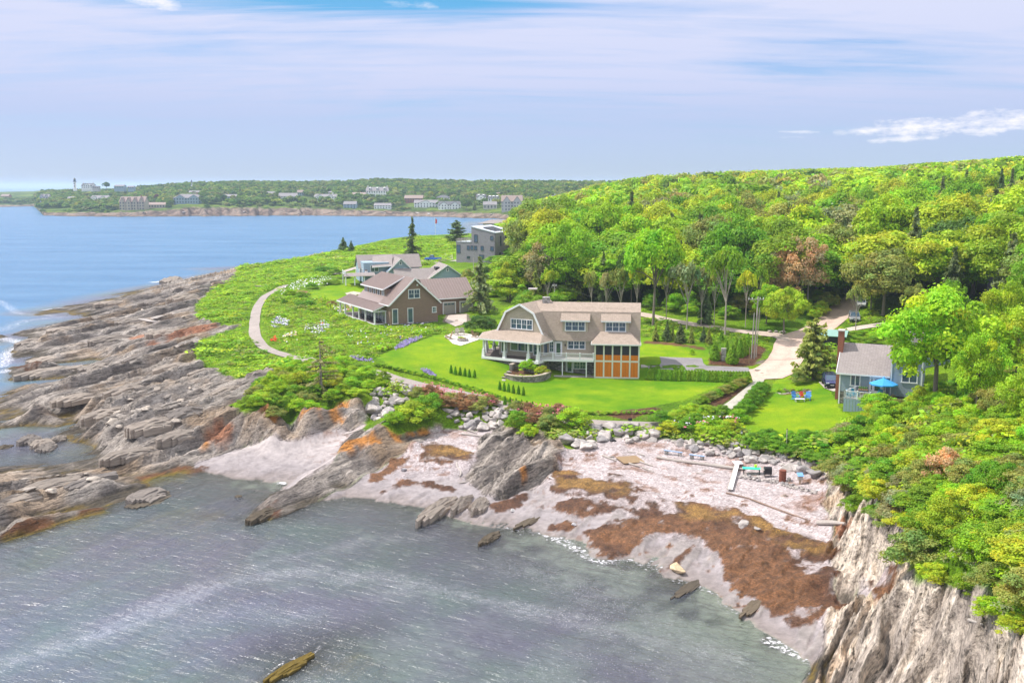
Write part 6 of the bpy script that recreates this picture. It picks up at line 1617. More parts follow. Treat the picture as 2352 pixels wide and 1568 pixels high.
# ------------------------------------------------------------------ rocks
import bmesh
ROCKM = {}
def rockm(name, c, var=.5):
    m, nt, b, out = newmat(name); o = objco(nt)
    oi = nt.nodes.new('ShaderNodeObjectInfo')
    f = noise(nt, mapping(nt, o, (1, 1, 3.5)), 2.2, 6, .7, .5)
    cc = mixc(nt, 1.0, c, ramp(nt, f, [(.3, 1 - var), (.7, 1 + var)]), 'MULTIPLY')
    cc = mixc(nt, 1.0, cc, ramp(nt, oi.outputs['Random'], [(0, (.72, .72, .75)), (.5, (1, .97, .94)), (1, (1.3, 1.25, 1.2))]), 'MULTIPLY')
    nt.links.new(cc, b.inputs['Base Color']); b.inputs['Roughness'].default_value = .85; bump(nt, f, .8, .12, b); return m
GREYR = rockm('grey_granite', (.40, .37, .355)); LEDGE = rockm('ledge_stone', (.29, .25, .215)); WETR = rockm('weedy_ledge', (.12, .095, .065)); PALER = rockm('pale_stone', (.62, .60, .60), .25)
def rock_mesh(seed, m, flat=.7, n=13, angular=1):
    rng = random.Random(seed); bm = bmesh.new()
    for _ in range(n):
        v = Vector((rng.gauss(0, 1), rng.gauss(0, 1), rng.gauss(0, 1))).normalized() * rng.uniform(.8, 1.05) * .5
        bm.verts.new((v.x, v.y, v.z * flat))
    bmesh.ops.convex_hull(bm, input=bm.verts)
    bmesh.ops.delete(bm, geom=[v for v in bm.verts if not v.link_faces], context='VERTS')
    bmesh.ops.bevel(bm, geom=bm.edges[:], offset=.03, segments=1, affect='EDGES')
    me = bpy.data.meshes.new('boulder'); bm.to_mesh(me); bm.free(); me.materials.append(m); return me
BLD = [rock_mesh(i, GREYR) for i in range(12)]
def boulder(x, y, s, label, group, ms=None, sz=(1, 1, 1), lift=.12, name='boulder', z=None):
    o = bpy.data.objects.new(name, random.choice(ms or BLD)); link(o)
    zz = (float(ground(np.array([x]), np.array([y]))[0]) if z is None else z)
    o.location = (x, y, zz + lift * s); o.scale = (s * sz[0], s * sz[1], s * sz[2]); o.rotation_euler = (random.uniform(-.3, .3), random.uniform(-.3, .3), random.uniform(0, 6.28))
    return tag(o, label, 'boulder' if name == 'boulder' else 'rock', group)
rb = random.Random(9)
def riprap(poly, n, s0, s1, label, group, mr=.55, ms=None):
    for (x, y) in fill(poly, n, mr, rb): boulder(x, y, rb.uniform(s0, s1) ** 1.0, label, group, ms)
riprap([(852,952),(838,935),(858,900),(905,885),(950,888),(948,915),(900,935),(885,955)], 62, 1.0, 1.9, 'grey granite boulder in the riprap heap above the sand cove', 'riprap boulders above the sand cove', .85)
for px, py, s in [(848,950,3.0),(868,952,2.8),(893,950,2.2),(858,935,1.9),(905,925,1.9)]:
    p = G(px, py); boulder(p.x, p.y, s, 'one of the largest grey boulders at the foot of the riprap by the sand cove', 'largest riprap boulders by the sand cove')
riprap([(1022,930),(1060,925),(1165,945),(1158,975),(1130,990),(1060,985),(1030,970)], 74, .9, 1.8, 'grey granite boulder in the riprap below the pink roses', 'riprap boulders below the pink roses', .85)
for px, py, s in [(1080,980,2.6),(1112,985,2.4),(1134,980,2.3),(1098,975,1.8),(1148,945,1.8)]:
    p = G(px, py); boulder(p.x, p.y, s, 'one of the largest grey boulders at the foot of the riprap below the roses', 'largest riprap boulders below the roses')
riprap([(1288,1005),(1320,990),(1390,978),(1470,980),(1520,1000),(1500,1015),(1440,1018),(1425,1000),(1395,1000),(1370,1030),(1330,1030)], 46, 1.2, 2.4, 'big quarried boulder stacked around the culvert mouth', 'quarried boulders around the culvert', 1.0)
for px, py, s in [(1302,1018,2.8),(1330,1022,2.4),(1347,1030,2.2),(1455,985,2.6),(1500,1003,2.6),(1400,985,2.3),(1475,1003,2.5),(1370,990,2.2)]:
    p = G(px, py); boulder(p.x, p.y, s, 'one of the largest pale boulders around the culvert', 'largest boulders around the culvert')
riprap([(1520,1012),(1600,1012),(1700,1022),(1800,1045),(1885,1060),(1888,1090),(1800,1075),(1700,1058),(1600,1040)], 84, .5, 1.7, 'grey stone scattered in the rubble between beach and second lawn', 'stones in the rubble above the beach', .7)
for px, py, s in [(1815,1082,2.3),(1845,1085,2.0),(1870,1092,2.4),(1758,1060,1.9),(1735,1058,1.6),(1862,1068,1.7)]:
    p = G(px, py); boulder(p.x, p.y, s, 'large rounded boulder at the head of the beach by the barrel', 'large boulders near the beach barrel')
riprap([(1700,1092),(1780,1103),(1875,1128),(1878,1135),(1780,1112),(1700,1098)], 52, .35, .7, 'cobble in the low dry stone row on the beach', 'cobbles of the stone row on the beach', .3)
for px, py, s, ms, lb in [(1563,1314,2.0,'o','yellow and white boulder lying in the wrack at the water edge'),(929,1083,.9,PALER,'smooth white boulder alone on the small beach'),(1319,1210,.8,PALER,'bluish white boulder on the dark wrack'),(1265,1103,.7,PALER,'small white boulder below the bare rock'),(1705,1215,1.6,GREYR,'grey rock standing in the brown wrack'),(1740,1225,1.0,GREYR,'second grey rock standing in the brown wrack'),(1178,1176,.7,PALER,'pale stone on the wet sand near the water'),(1800,1140,.9,LEDGE,'dark boulder on the upper shingle')]:
    p = G(px, py); m = ms if ms != 'o' else rockm('ochre_stone', (.60, .47, .30), .4)
    boulder(p.x, p.y, s, lb, None, [rock_mesh(int(px), m)], (1, 1, .8))
# ledge slabs lying with the strike
def ledge_mesh(seed, m):
    """tilted beds of rock stacked side by side"""
    rng = random.Random(seed); bm = bmesh.new(); n = 9
    for i in range(n):
        y0 = -.5 + i / n; y1 = y0 + 1.12 / n; e = 1 - abs((i + .5) / n * 2 - 1) ** 1.6
        xa = -.5 * (.35 + .65 * e) + rng.uniform(-.06, .12); xb = .5 * (.35 + .65 * e) + rng.uniform(-.12, .06)
        k = 6; hs = [(.25 + .5 * e) * (.55 + .45 * math.sin(3.14 * (q + .4) / (k + .2))) * rng.uniform(.78, 1.12) for q in range(k + 1)]
        lo, hi = [], []
        for q in range(k + 1):
            x = xa + (xb - xa) * q / k; h = hs[q]; dy = rng.uniform(-.012, .012); tl = h * .22
            lo.append((bm.verts.new((x, y0 + dy, -.35)), bm.verts.new((x, y1 + dy, -.35)))); hi.append((bm.verts.new((x, y0 + dy - tl * .3, h - .12)), bm.verts.new((x, y1 + dy - tl * .3, h + rng.uniform(-.03, .03)))))
        for q in range(k):
            a, b, c, d = lo[q], lo[q + 1], hi[q], hi[q + 1]
            for f in ((a[0], b[0], d[0], c[0]), (b[1], a[1], c[1], d[1]), (c[0], d[0], d[1], c[1])): bm.faces.new(f)
        for q in (0, k): bm.faces.new((lo[q][0], hi[q][0], hi[q][1], lo[q][1]) if q else (lo[q][0], lo[q][1], hi[q][1], hi[q][0]))
    me = bpy.data.meshes.new('ledge'); bm.to_mesh(me); bm.free(); me.materials.append(m); return me
def ledge(px0, py0, px1, py1, w, h, label, m=LEDGE, group=None, lift=0.0, name='ledge_rock'):
    a, b = D(px0, py0, .1), D(px1, py1, .1); c = (a + b) / 2
    o = bpy.data.objects.new(name, ledge_mesh(int(px0 + py0), m)); link(o)
    o.location = (c.x, c.y, float(ground(np.array([c.x]), np.array([c.y]))[0]) * .4 + h * .15 + lift); o.scale = ((b - a).length * 1.05, w, h); o.rotation_euler = (0, 0, math.atan2(b.y - a.y, b.x - a.x))
    return tag(o, label, 'rock', group)
ledge(962,1206,1042,1150, 1.9, 1.5, 'longest dark slab of three lying on the wet sand')
ledge(1036,1186,1084,1150, 1.3, 1.4, 'middle dark slab of three lying on the wet sand')
ledge(1084,1186,1116,1158, 1.7, 1.5, 'blunt dark slab, shortest of three on the wet sand')
ledge(1100,1252,1146,1222, 1.1, .8, 'small weedy rock awash in the shallows', WETR)
ledge(298,1160,372,1126, 3.4, 1.4, 'grey slab rock standing in the shallows off the big low shelf')
ledge(300,1166,384,1128, 3.4, .6, 'weedy apron around the slab in the shallows', WETR)
ledge(40,1022,98,1008, 2.6, 1.6, 'dark rock on the seaward side of the tide pool'); ledge(70,1030,120,1012, 2.2, 1.4, 'low broken rock in the middle of the tide pool'); ledge(118,1014,150,1006, 1.6, 1.0, 'small flat rock nearest the shore of the tide pool'); ledge(88,1040,124,1022, 2.0, 1.3, 'squared rock block in the tide pool'); ledge(-10,1030,30,1022,1.4,.7,'weedy rock tip at the frame edge of the tide pool',WETR)
ledge(374,652,412,640, 6, 2.2, 'dark offshore rock ringed with surf'); ledge(566,1205,640,1168, 1.6, .9, 'golden brown weedy toe of the rocky tongue', WETR); ledge(612,1566,716,1504, 1.1, .55, 'golden weed covered rock just awash in the open cove', rockm('golden_weed', (.22, .15, .02)))
ledge(1180,1215,1260,1180,1.2,.35,'low wet slab in the wrack by the water',WETR); ledge(1545,1372,1620,1320,1.1,.25,'long wet ledge at the lower beach edge',WETR); ledge(1700,1420,1790,1350,1.2,.28,'dark wet ledge below the wrack near the cliff',WETR)
ledge(540,1140,556,1135,1.0,.4,'little weedy rock awash off the sand cove',WETR)
for i, (a, b, c, d, w_, h_) in enumerate([(40,800,120,785,4,1.6),(60,840,150,822,3.5,1.2),(40,874,180,850,3.4,1.4),(180,862,245,845,3.5,1.4),(160,875,190,868,2,.8)]):
    ledge(a, b, c, d, w_, h_, 'long low ledge running out between the surf channels', LEDGE, 'low ledges between the surf channels')
for i, (px, py, L_, w_, h_) in enumerate([(300,742,10,3,1.4),(360,700,12,3.4,2.0),(420,690,12,3.2,2.2),(450,665,8,2.4,1.5),(250,785,11,3,1.6),(330,830,10,2.6,1.6),(400,850,9,2.4,1.4),(300,905,9,3,2.0),(420,960,7,2.6,1.8),(355,985,9,2.6,1.8),(250,960,10,3,1.8),(180,920,10,2.6,1.4),(120,1120,8,2.2,1.2),(210,1110,8,2.0,1.0),(60,1150,8,2.2,1.2),(520,905,7,2.2,1.3),(470,930,7,2.2,1.4),(590,880,7,2.2,1.2),(410,1010,7,2.4,1.6),(300,1050,8,2.4,1.4),(380,770,9,2.6,1.5),(470,860,6,2,1.2),(150,760,9,2.6,1.2),(250,700,10,3,1.4),(470,650,8,2.4,1.2)]):
    p = G(px, py); o = bpy.data.objects.new('ledge_rock', ledge_mesh(900 + i, LEDGE)); link(o); o.location = (p.x, p.y, p.z + h_ * .12); o.scale = (L_, w_, h_); o.rotation_euler = (0, 0, math.atan2(SY, SX) + random.uniform(-.12, .12))
    tag(o, 'weathered slab standing proud of the tilted rocky shore', 'rock', 'slabs standing proud of the rocky shore')
LOOSE = [rock_mesh(60 + i, rockm('shore_stone%d' % i, (.42, .37, .32))) for i in range(3)]
for (x, y) in fill([(230,960),(330,900),(430,880),(450,960),(330,1010),(260,1000)], 60, 1.2, rb) + fill([(300,730),(450,650),(440,760),(380,800)], 30, 1.8, rb) + fill([(20,1110),(300,1095),(250,1120),(60,1160)], 26, 1.0, rb):
    boulder(x, y, rb.uniform(.6, 1.8), 'loose block fallen on the tilted rocky shore', 'loose blocks on the rocky shore', LOOSE, (1.4, .9, .6), .05, 'loose_rock')
for px, py, s in [(592,660,2.6),(350,740,3.2),(362,736,2.0)]:
    p = G(px, py); boulder(p.x, p.y, s, {592: 'dark block perched near the end of the rocky shore', 350: 'long pale slab lying on the middle of the rocky shore', 362: 'pale block beside the long pale slab'}[px], None, [rock_mesh(px, GREYR if px != 592 else LEDGE)], (2.2, .8, .35), .1)

# ------------------------------------------------------------------ walls, steps, patio
def at(px, py, dz=0): p = G(px, py); return Vector((p.x, p.y, gz(p.x, p.y) + dz))
def curved_wall(name, px_pts, h, label, capm):
    P = [at(*p) for p in px_pts]; zt = max(p.z for p in P) + h if False else None
    rt = thing(name, label, 'garden wall', P[0]); m = MB(); c = MB()
    zt = sum(p.z for p in P) / len(P) + h
    for a, b in zip(P[:-1], P[1:]):
        a, b = a - P[0], b - P[0]; z1 = zt - P[0].z
        m.bar((a.x, a.y, z1 / 2 - .3), (b.x, b.y, z1 / 2 - .3), .45, z1 + .7); c.bar((a.x, a.y, z1 + .07), (b.x, b.y, z1 + .07), .6, .13)
    m.build('wall', M_['fieldstone'], rt); c.build('coping', capm, rt)
cop = plain('buff_coping', (.48, .40, .33), .8, .2, 3)
curved_wall('planter_wall', [(1162,868),(1180,874),(1200,877),(1225,878),(1248,874),(1262,866)], .75, 'curved lower fieldstone planter wall with buff coping on the lawn', cop)
curved_wall('terrace_wall', [(1173,851),(1180,845),(1200,843),(1222,846)], .8, 'curved upper fieldstone wall behind the planter bed', cop)
for i, (px, py, s) in enumerate([(1158,868,1.0),(1162,861,1.1),(1157,874,.8),(1168,855,1.0)]): p = G(px, py); boulder(p.x, p.y, s, 'flat stone step at the end of the planter bed', 'stone steps at the planter bed', [BLD[3]], (1.2, 1, .4), .1)
for i, px in enumerate([1184,1197,1210,1222]): S(px, 867, 859, 14, [YEL, LIM][i % 2], 'small light green plant between the planter walls', 'small plants between the planter walls', SHRS, 'garden_plant', 'plant')
s0 = FM.w(7.2, 2.2); rt = thing('granite_steps', 'wide granite steps beside the screened porch down to the lawn', 'steps', (s0.x, s0.y, 4.2), FM.yaw)
for i in range(4):
    m = MB(); m.box(0, 2.6, .5 + i * .55, 4.2, i * .3, .3 + i * .3 - .002); m.build('tread', M_['fieldstone_l'] if False else M_['paver'], rt)
def adirondack(p, yaw, mat, label, group=None, s=1.0):
    rt = thing('adirondack_chair', label, 'chair', p, yaw, group); rt.scale = (s, s, s); M = mat if not isinstance(mat, str) else M_[mat]
    m = MB()
    for i in range(5): m.box(-.26, .26, -.28 + i * .115, -.18 + i * .115, .36 - i * .025, .385 - i * .025)
    m.build('seat', M, rt)
    m = MB()
    for i in range(5):
        x = -.24 + i * .12; h = .95 + .08 * (1 - abs(i - 2) / 2)
        m.slab([(x - .05, .30, .22), (x + .05, .30, .22), (x + .05, .58, h), (x - .05, .58, h)], .025)
    m.box(-.28, .28, .36, .39, .42, .48); m.build('backrest', M, rt)
    for sx in (-1, 1):
        m = MB(); m.box(sx * .33 - .07, sx * .33 + .07, -.38, .42, .55, .58); m.build('arm', M, rt)
        m = MB(); m.box(sx * .31 - .02, sx * .31 + .02, -.34, -.24, 0, .55); m.build('leg', M, rt)
        m = MB(); m.slab([(sx * .29 - .02, -.3, .38), (sx * .29 + .02, -.3, .38), (sx * .29 + .02, .55, .08), (sx * .29 - .02, .55, .08)], .1); m.build('leg', M, rt)
    return rt
CHB = plain('blue_chair_paint', (.10, .30, .68), .5, .08); CHR = plain('red_chair_paint', (.72, .05, .04), .5, .08); CHT = plain('teal_cushion', (.06, .35, .50), .6, .1)
adirondack(at(1828,919), R(20), CHB, 'blue slatted garden chair nearest the hedge on the second lawn', s=1.15)
adirondack(at(1855,920), R(-25), CHB, 'blue slatted garden chair nearest the blue house on the second lawn', s=1.15)
adirondack(at(1842,914), R(0), CHR, 'small red slatted chair between the two blue chairs', s=.85)
def table(p, yaw, w, d, h, mat, name, label, legs=4):
    rt = thing(name, label, 'table', p, yaw); m = MB(); m.box(-w/2, w/2, -d/2, d/2, h - .05, h); m.build('tabletop', mat, rt)
    for sx in (-1, 1):
        for sy in (-1, 1): m = MB(); m.box(sx * (w/2 - .08) - .03, sx * (w/2 - .08) + .03, sy * (d/2 - .07) - .03, sy * (d/2 - .07) + .03, 0, h - .05); m.build('leg', mat, rt)
    return rt
table(at(1837,923), 0, 1.3, .55, .42, M_['white'], 'low_table', 'low white table in front of the coloured chairs')
m = MB(); rt = thing('garden_edging', 'pale rounded stones edging the flower bed on the second lawn', 'edging', at(1785,905))
rowp = [(1785,902),(1795,905),(1805,904),(1815,902),(1830,903),(1845,901),(1860,898)]
for i in range(14):
    f = i / 13 * 5.999; k = int(f); a, b = rowp[k], rowp[k + 1]; q = at(a[0] + (b[0] - a[0]) * (f - k), a[1] + (b[1] - a[1]) * (f - k)) - rt.location
    o = bpy.data.objects.new('stone', BLD[i % 12]); link(o, rt); o.location = q; o.scale = (.6, .45, .35)
for i, px in enumerate([1792,1806,1822,1838,1852]): S(px, 901, 890, 18, [LIM, GRY, OLV][i % 3], 'low grey green plant in the stone edged flower bed', 'plants in the stone edged bed', SHRS, 'garden_plant', 'plant')
# fire pit circle
fp = at(1063, 783); rt = thing('fire_pit', 'low round stone fire pit with logs on the pale patio', 'fire pit', fp)
m = MB()
for i in range(14): a = 2 * PI * i / 14; m.box(math.cos(a) * .8 - .16, math.cos(a) * .8 + .16, math.sin(a) * .8 - .16, math.sin(a) * .8 + .16, 0, .38 + .02 * (i % 3))
m.build('stone_ring', M_['fieldstone_l'], rt); m = MB(); m.tube([(-.5, -.1, .4), (.5, .2, .46)], .08); m.tube([(-.3, .4, .42), (.3, -.4, .5)], .08); m.tube([(-.45, .3, .52), (.5, 0, .4)], .07); m.build('firewood', M_['wood'], rt)
for px, py, yw, lb in [(1030,779,-70,'wooden slatted armchair on the seaward edge of the fire pit patio'),(1047,771,-20,'tall backed weathered armchair behind the fire pit'),(1061,770,5,'grey slatted armchair behind the middle of the fire pit'),(1092,776,60,'light wooden armchair nearest the porch on the fire pit patio')]:
    adirondack(at(px, py, .07), R(yw), M_['grey_wood'] if py < 775 else M_['wood'], lb, s=1.25)
for i, (px, py) in enumerate([(1112,776),(1122,783)]): table(FW.w(1.0 - i * 1.8, 5.0 + i, 0.005), FW.yaw, 1.6, .9, .72, M_['dark'], 'porch_table', ['dark dining table on the wraparound porch', 'second dark table deep in the porch corner'][i])
# brown house porch furniture
for i, y in enumerate((4.2, 8.5, 12.4)): 
    q = H2.w(-1.3, y, .2); table(q, H2.yaw, 1.0, 1.4, .72, M_['dark'], 'porch_table', ['dark table at the open end of the brown house porch', 'dark table midway along the brown house porch', 'dark table farthest along the brown house porch'][i])
    for sx in (-1, 1):
        q2 = H2.w(-1.3 + sx * .75, y, .2); adirondack(q2, H2.yaw + R(90 * sx), M_['dark'], 'dark porch chair beside the tables of the brown house', 'dark chairs on the brown house porch', .85)
m = MB(); rt = thing('chimney_stub', 'white column planter on the roof deck', 'planter', H3.w(-5.8, 3.0, 2.1)); m.box(-.4, .4, -.4, .4, 0, .7); m.build('pot', M_['white'], rt); m = MB(); m.box(-.3, .3, -.3, .3, .7, 1.0); m.build('soil', M_['brown_shake'], rt)
# ------------------------------------------------------------------ deck umbrella and deck furniture
UB = plain('blue_canvas', (.06, .36, .78), .7, .08)
p = H6.w(5.6, -1.55, 2.2); rt = thing('patio_umbrella', 'bright blue open patio umbrella over the deck table', 'umbrella', p, H6.yaw)
m = MB(); m.tube([(0, 0, 0), (0, 0, 2.6)], .035); m.build('pole', M_['white'], rt)
m = MB(); n = 8
top = (0, 0, 2.75)
for i in range(n):
    a, b = 2 * PI * i / n, 2 * PI * (i + 1) / n; A = (1.75 * math.cos(a), 1.75 * math.sin(a), 2.02); B = (1.75 * math.cos(b), 1.75 * math.sin(b), 2.02)
    m.add([top, A, B, (A[0], A[1], 1.86), (B[0], B[1], 1.86)], [(0, 1, 2), (1, 3, 4, 2)])
m.build('canopy', UB, rt); m = MB(); m.cone((0, 0), .22, 2.62, 2.95, .02); m.build('vent_cap', UB, rt)
for i in range(n): a = 2 * PI * i / n; m = MB(); m.tube([(0, 0, 2.7), (1.73 * math.cos(a), 1.73 * math.sin(a), 2.0)], .015, 4); m.build('rib', M_['dark'], rt)
rt = thing('round_table', 'round glass deck table under the blue umbrella', 'table', H6.w(5.6, -1.55, 2.205)); m = MB(); m.cone((0, 0), .65, .70, .74, .65, 16); m.build('tabletop', M_['glass'], rt)
for i in range(4): a = PI / 4 + i * PI / 2; m = MB(); m.tube([(.5 * math.cos(a), .5 * math.sin(a), 0), (.4 * math.cos(a), .4 * math.sin(a), .7)], .025); m.build('leg', M_['dark'], rt)
for i, (x, y, yw, mt, lb) in enumerate([(5.2,-.7,0,CHT,'turquoise cushioned deck chair behind the umbrella table'),(6.5,-1.4,-90,CHT,'turquoise cushioned deck chair beside the umbrella pole'),(5.6,-2.6,180,M_['brown_shake'],'brown wicker deck chair in front of the umbrella table'),(6.7,-2.5,200,M_['brown_shake'],'second brown wicker deck chair near the shrubs'),(2.3,-1.6,60,CHT,'blue cushioned lounge chair at the deck railing'),(1.7,-2.5,60,CHT,'blue cushioned lounge chair at the deck corner')]):
    adirondack(H6.w(x, y, 2.2), H6.yaw + R(yw), mt, lb, s=1.0)
rt = thing('kitchen_cart', 'wooden potting table heaped with pots against the blue house wall', 'table', H6.w(3.1, -.7, 2.2), H6.yaw); m = MB(); m.box(-.6, .6, -.3, .3, .8, .86); m.box(-.55, .55, -.28, .28, .3, .34); m.build('top', M_['wood'], rt)
for sx in (-1, 1):
    for sy in (-1, 1): m = MB(); m.box(sx * .52 - .03, sx * .52 + .03, sy * .25 - .03, sy * .25 + .03, 0, .8); m.build('leg', M_['wood'], rt)
for i in range(5):
    rt2 = thing('flower_pot', 'clay flower pot standing on the potting table', 'pot', H6.w(2.65 + i * .22, -.7, 3.06), 0, 'pots on the potting table'); m = MB(); m.cone((0, 0), .06, 0, .16, .09, 8); m.build('pot', M_['brick'], rt2); m = MB(); m.cone((0, 0), .12, .14, .42, .05, 6); m.build('plant', plain('pot_leaves%d' % i, (.1, .22, .04)), rt2)
# ------------------------------------------------------------------ vehicles
TYRE = plain('tyre_rubber', (.02, .02, .02), .8, .1); RIM = plain('alloy', (.5, .5, .52), .3, .05, 1, .5, .9)
def paint(name, c):
    m, nt, b, out = newmat(name); b.inputs['Base Color'].default_value = (*c, 1); b.inputs['Roughness'].default_value = .25; b.inputs['Metallic'].default_value = .3; b.inputs['Coat Weight'].default_value = .9; b.inputs['Coat Roughness'].default_value = .05; return m
HLM = plain('headlamp_glass', (.75, .78, .8), .15, .02); TLM = plain('tail_lamp_glass', (.5, .02, .02), .2, .05)
def car(p, yaw, c, label, kind='suv', name='parked_suv', L=4.6, W=1.86, H=1.68):
    rt = thing(name, label, 'car' if kind != 'pickup' else 'pickup truck', p, yaw); pm = paint(name + '_paint', c)
    l, w = L / 2, W / 2
    if kind == 'pickup': prof = [(-l, .45), (-l, .98), (-l + .1, 1.08), (-.35, 1.08), (-.3, 1.1), (1.2, 1.12), (l - .15, 1.0), (l, .8), (l, .42)]; gh = [(-.35, 1.08), (-.05, H), (.75, H), (1.35, 1.12)]
    elif kind == 'van': prof = [(-l, .45), (-l, 1.0), (-l + .05, 1.1), (1.2, 1.1), (l - .3, .95), (l, .75), (l, .4)]; gh = [(-l + .06, 1.1), (-l + .25, H), (.55, H), (1.35, 1.1)]
    else: prof = [(-l, .45), (-l + .02, .95), (-l + .12, 1.05), (1.05, 1.06), (l - .35, .95), (l - .06, .8), (l, .6), (l - .03, .38)]; gh = [(-l + .15, 1.05), (-l + .45, H - .04), (-.3, H), (.35, H - .05), (1.1, 1.06)]
    def hull(pr, w0, w1, z0):
        m = MB(); n = len(pr)
        zs = [q[1] for q in pr]; zt = max(zs)
        def ww(z): return w0 + (w1 - w0) * (z - z0) / max(.01, zt - z0)
        V = [(x, -ww(z), z) for x, z in pr] + [(x, ww(z), z) for x, z in pr]
        m.add(V, [tuple(range(n)), tuple(reversed(range(n, 2 * n)))] + [(i, i + n, (i + 1) % n + n, (i + 1) % n) for i in range(n)]); return m
    b_ = hull(prof, w, w - .06, .4)
    if kind == 'pickup': pass
    o = b_.build('body', pm, rt); bv = o.modifiers.new('round', 'BEVEL'); bv.width = .06; bv.segments = 2
    g = hull(gh, w - .07, w - .24, 1.05); o = g.build('cabin_glass', M_['glass'], rt)
    zt = H; x0, x1 = gh[1][0], gh[-2][0]; m = MB(); m.box(x0 - .02, x1 + .02, -w + .25, w - .25, zt - .03, zt + .04); 
    for (xa, za), (xb, zb_) in ((gh[0], gh[1]), (gh[-1], gh[-2])):
        for sy in (-1, 1): m.bar((xa, sy * (w - .09), za), (xb, sy * (w - .24), zb_), .09, .07)
    m.build('roof', pm, rt)
    if kind == 'pickup': m = MB(); m.box(-l + .12, -.42, -w + .14, w - .14, 1.03, 1.09); m.build('cargo_bed', M_['dark'], rt)
    for sx in (-1, 1):
        for sy in (-1, 1):
            x = sx * (l - .88); t = MB(); t.tube([(x, sy * (w - .2), .34), (x, sy * (w + .01), .34)], .35, 16); o = t.build('wheel', TYRE, rt); t = MB(); t.tube([(x, sy * (w - .05), .34), (x, sy * (w + .02), .34)], .21, 12); t.build('rim', RIM, o)
    for sy in (-1, 1):
        m = MB(); m.box(l - .14, l + .01, sy * (w - .3) - .2, sy * (w - .3) + .2, .68, .82); m.build('headlight', HLM, rt)
        m = MB(); m.box(-l - .01, -l + .1, sy * (w - .22) - .14, sy * (w - .22) + .14, .75, .98); m.build('tail_light', TLM, rt)
        m = MB(); m.box(.75, .95, sy * (w + .08) - .09, sy * (w + .08) + .09, 1.05, 1.2); m.build('wing_mirror', pm, rt)
    m = MB(); m.box(l - .05, l + .03, -w + .5, w - .5, .5, .72); m.build('grille', M_['dark'], rt); m = MB(); m.box(l - .02, l + .05, -w + .1, w - .1, .3, .48); m.box(-l - .04, -l + .03, -w + .1, w - .1, .35, .52); m.build('bumper', M_['dark'], rt)
    m = MB(); m.box(l + .031, l + .05, -.26, .26, .42, .54); m.build('number_plate', M_['white'], rt)
    return rt
sheet('parking_pad', [(1880,878),(1890,868),(1925,868),(1932,898),(1915,900),(1893,892)], gravel('pad_gravel', (.46, .40, .36)), .05)
sheet('pickup_pad', [(1010,586),(1040,580),(1040,596),(1000,604),(960,604),(975,592)], gravel('pickup_gravel', (.5, .44, .38)), .05)
car(at(1906,886,.06), R(-100), (.045, .05, .16), 'dark blue suv parked nose out beside the blue house', 'suv', 'parked_suv')
car(at(995,599,.06), R(172), (.02, .16, .62), 'bright blue pickup truck parked beyond the blue grey garage', 'pickup', 'parked_pickup', 5.6, 1.95, 1.85)
car(at(1962,738,.08), R(-105), (.35, .36, .38), 'silver grey van parked on the upper dirt road behind the bare tree', 'van', 'parked_van', 4.8, 1.9, 1.75)
car(at(1978,706,.08), R(-110), (.75, .76, .78), 'white suv parked farther up the dirt road', 'suv', 'parked_suv')
# ------------------------------------------------------------------ poles and wires
def pole(px, base, top, label, arm=0, trafo=0, mat='grey_wood', r=.15, name='utility_pole', lean=0):
    p = at(px, base); k = depth(p) / F; h = (base - top) * k
    rt = thing(name, label, 'pole', p); m = MB(); m.tube([(0, 0, -.5), (lean, 0, h)], [r, r * .7]); m.build('pole_shaft', M_[mat], rt)
    if arm:
        m = MB(); m.box(-arm, arm, -.06, .06, h - .5, h - .38); m.bar((-.7, 0, h - .5), (0, 0, h - 1.2), .05); m.bar((.7, 0, h - .5), (0, 0, h - 1.2), .05); m.build('crossarm', M_[mat], rt)
        for x in (-arm + .1, -arm * .5, arm * .5, arm - .1): m = MB(); m.cone((x, 0), .07, h - .38, h - .1, .04, 8); m.build('insulator', M_['white'], rt)
    if trafo: m = MB(); m.tube([(.38, -.1, h - 1.9), (.38, -.1, h - .9)], .26, 12); m.build('transformer', plain('transformer_can', (.45, .47, .5), .5), rt)
    return p + Vector((lean, 0, h))
t1 = pole(1731.6, 824, 681, 'tall brown double pole with crossarm beside the driveway', 1.3, 0, lean=.3)
pole(1725.6, 824, 718, 'pale grey metal pole standing against the brown pole', 0, 0, 'door_grey', .11, 'service_pole', .2)
pole(1736.5, 821, 707, 'thin grey conduit pole behind the brown pole', 0, 0, 'door_grey', .07, 'service_pole', .25)
t2 = pole(1943, 676, 563, 'brown utility pole with grey transformer beside the upper road', 0, 1)
t3 = pole(1854, 712, 628, 'utility pole with transformer among trees near the junction', .6, 1)
t4 = pole(1273.5, 706, 652, 'single grey pole behind the chimney of the shingled house', .5, 0)
t5 = pole(1088, 640, 592, 'pale pole in front of the cube house', 0, 0, 'paver', .12)
pole(1720.5, 834, 797, 'short yellow guard post at the foot of the poles', 0, 0, 'wood', .06, 'guard_post')
WIRE = plain('black_wire', (.04, .04, .04), .6)
def wire(a, b, sag, label):
    m = MB(); P = [a.lerp(b, i / 14) - Vector((0, 0, sag * 4 * (i / 14) * (1 - i / 14))) for i in range(15)]; m.tube(P, .022, 4); tag(m.build('power_line', WIRE), label, 'cable')
wire(t1, t3, 1.2, 'power line from the double pole to the junction pole'); wire(t3, t2, 1.2, 'power line from the junction pole up the road'); wire(t1, t4, 3.0, 'power line from the double pole over the back road'); wire(t4, t5, 3.0, 'power line toward the cube house')
p = G(1000, 541); rt = thing('flag_pole', 'slender white pole with a red and white flag at the water side', 'flag', p); hh = (541 - 500) * mpp(p); m = MB(); m.tube([(0, 0, -1), (0, 0, hh)], .09); m.build('pole_shaft', M_['white'], rt)
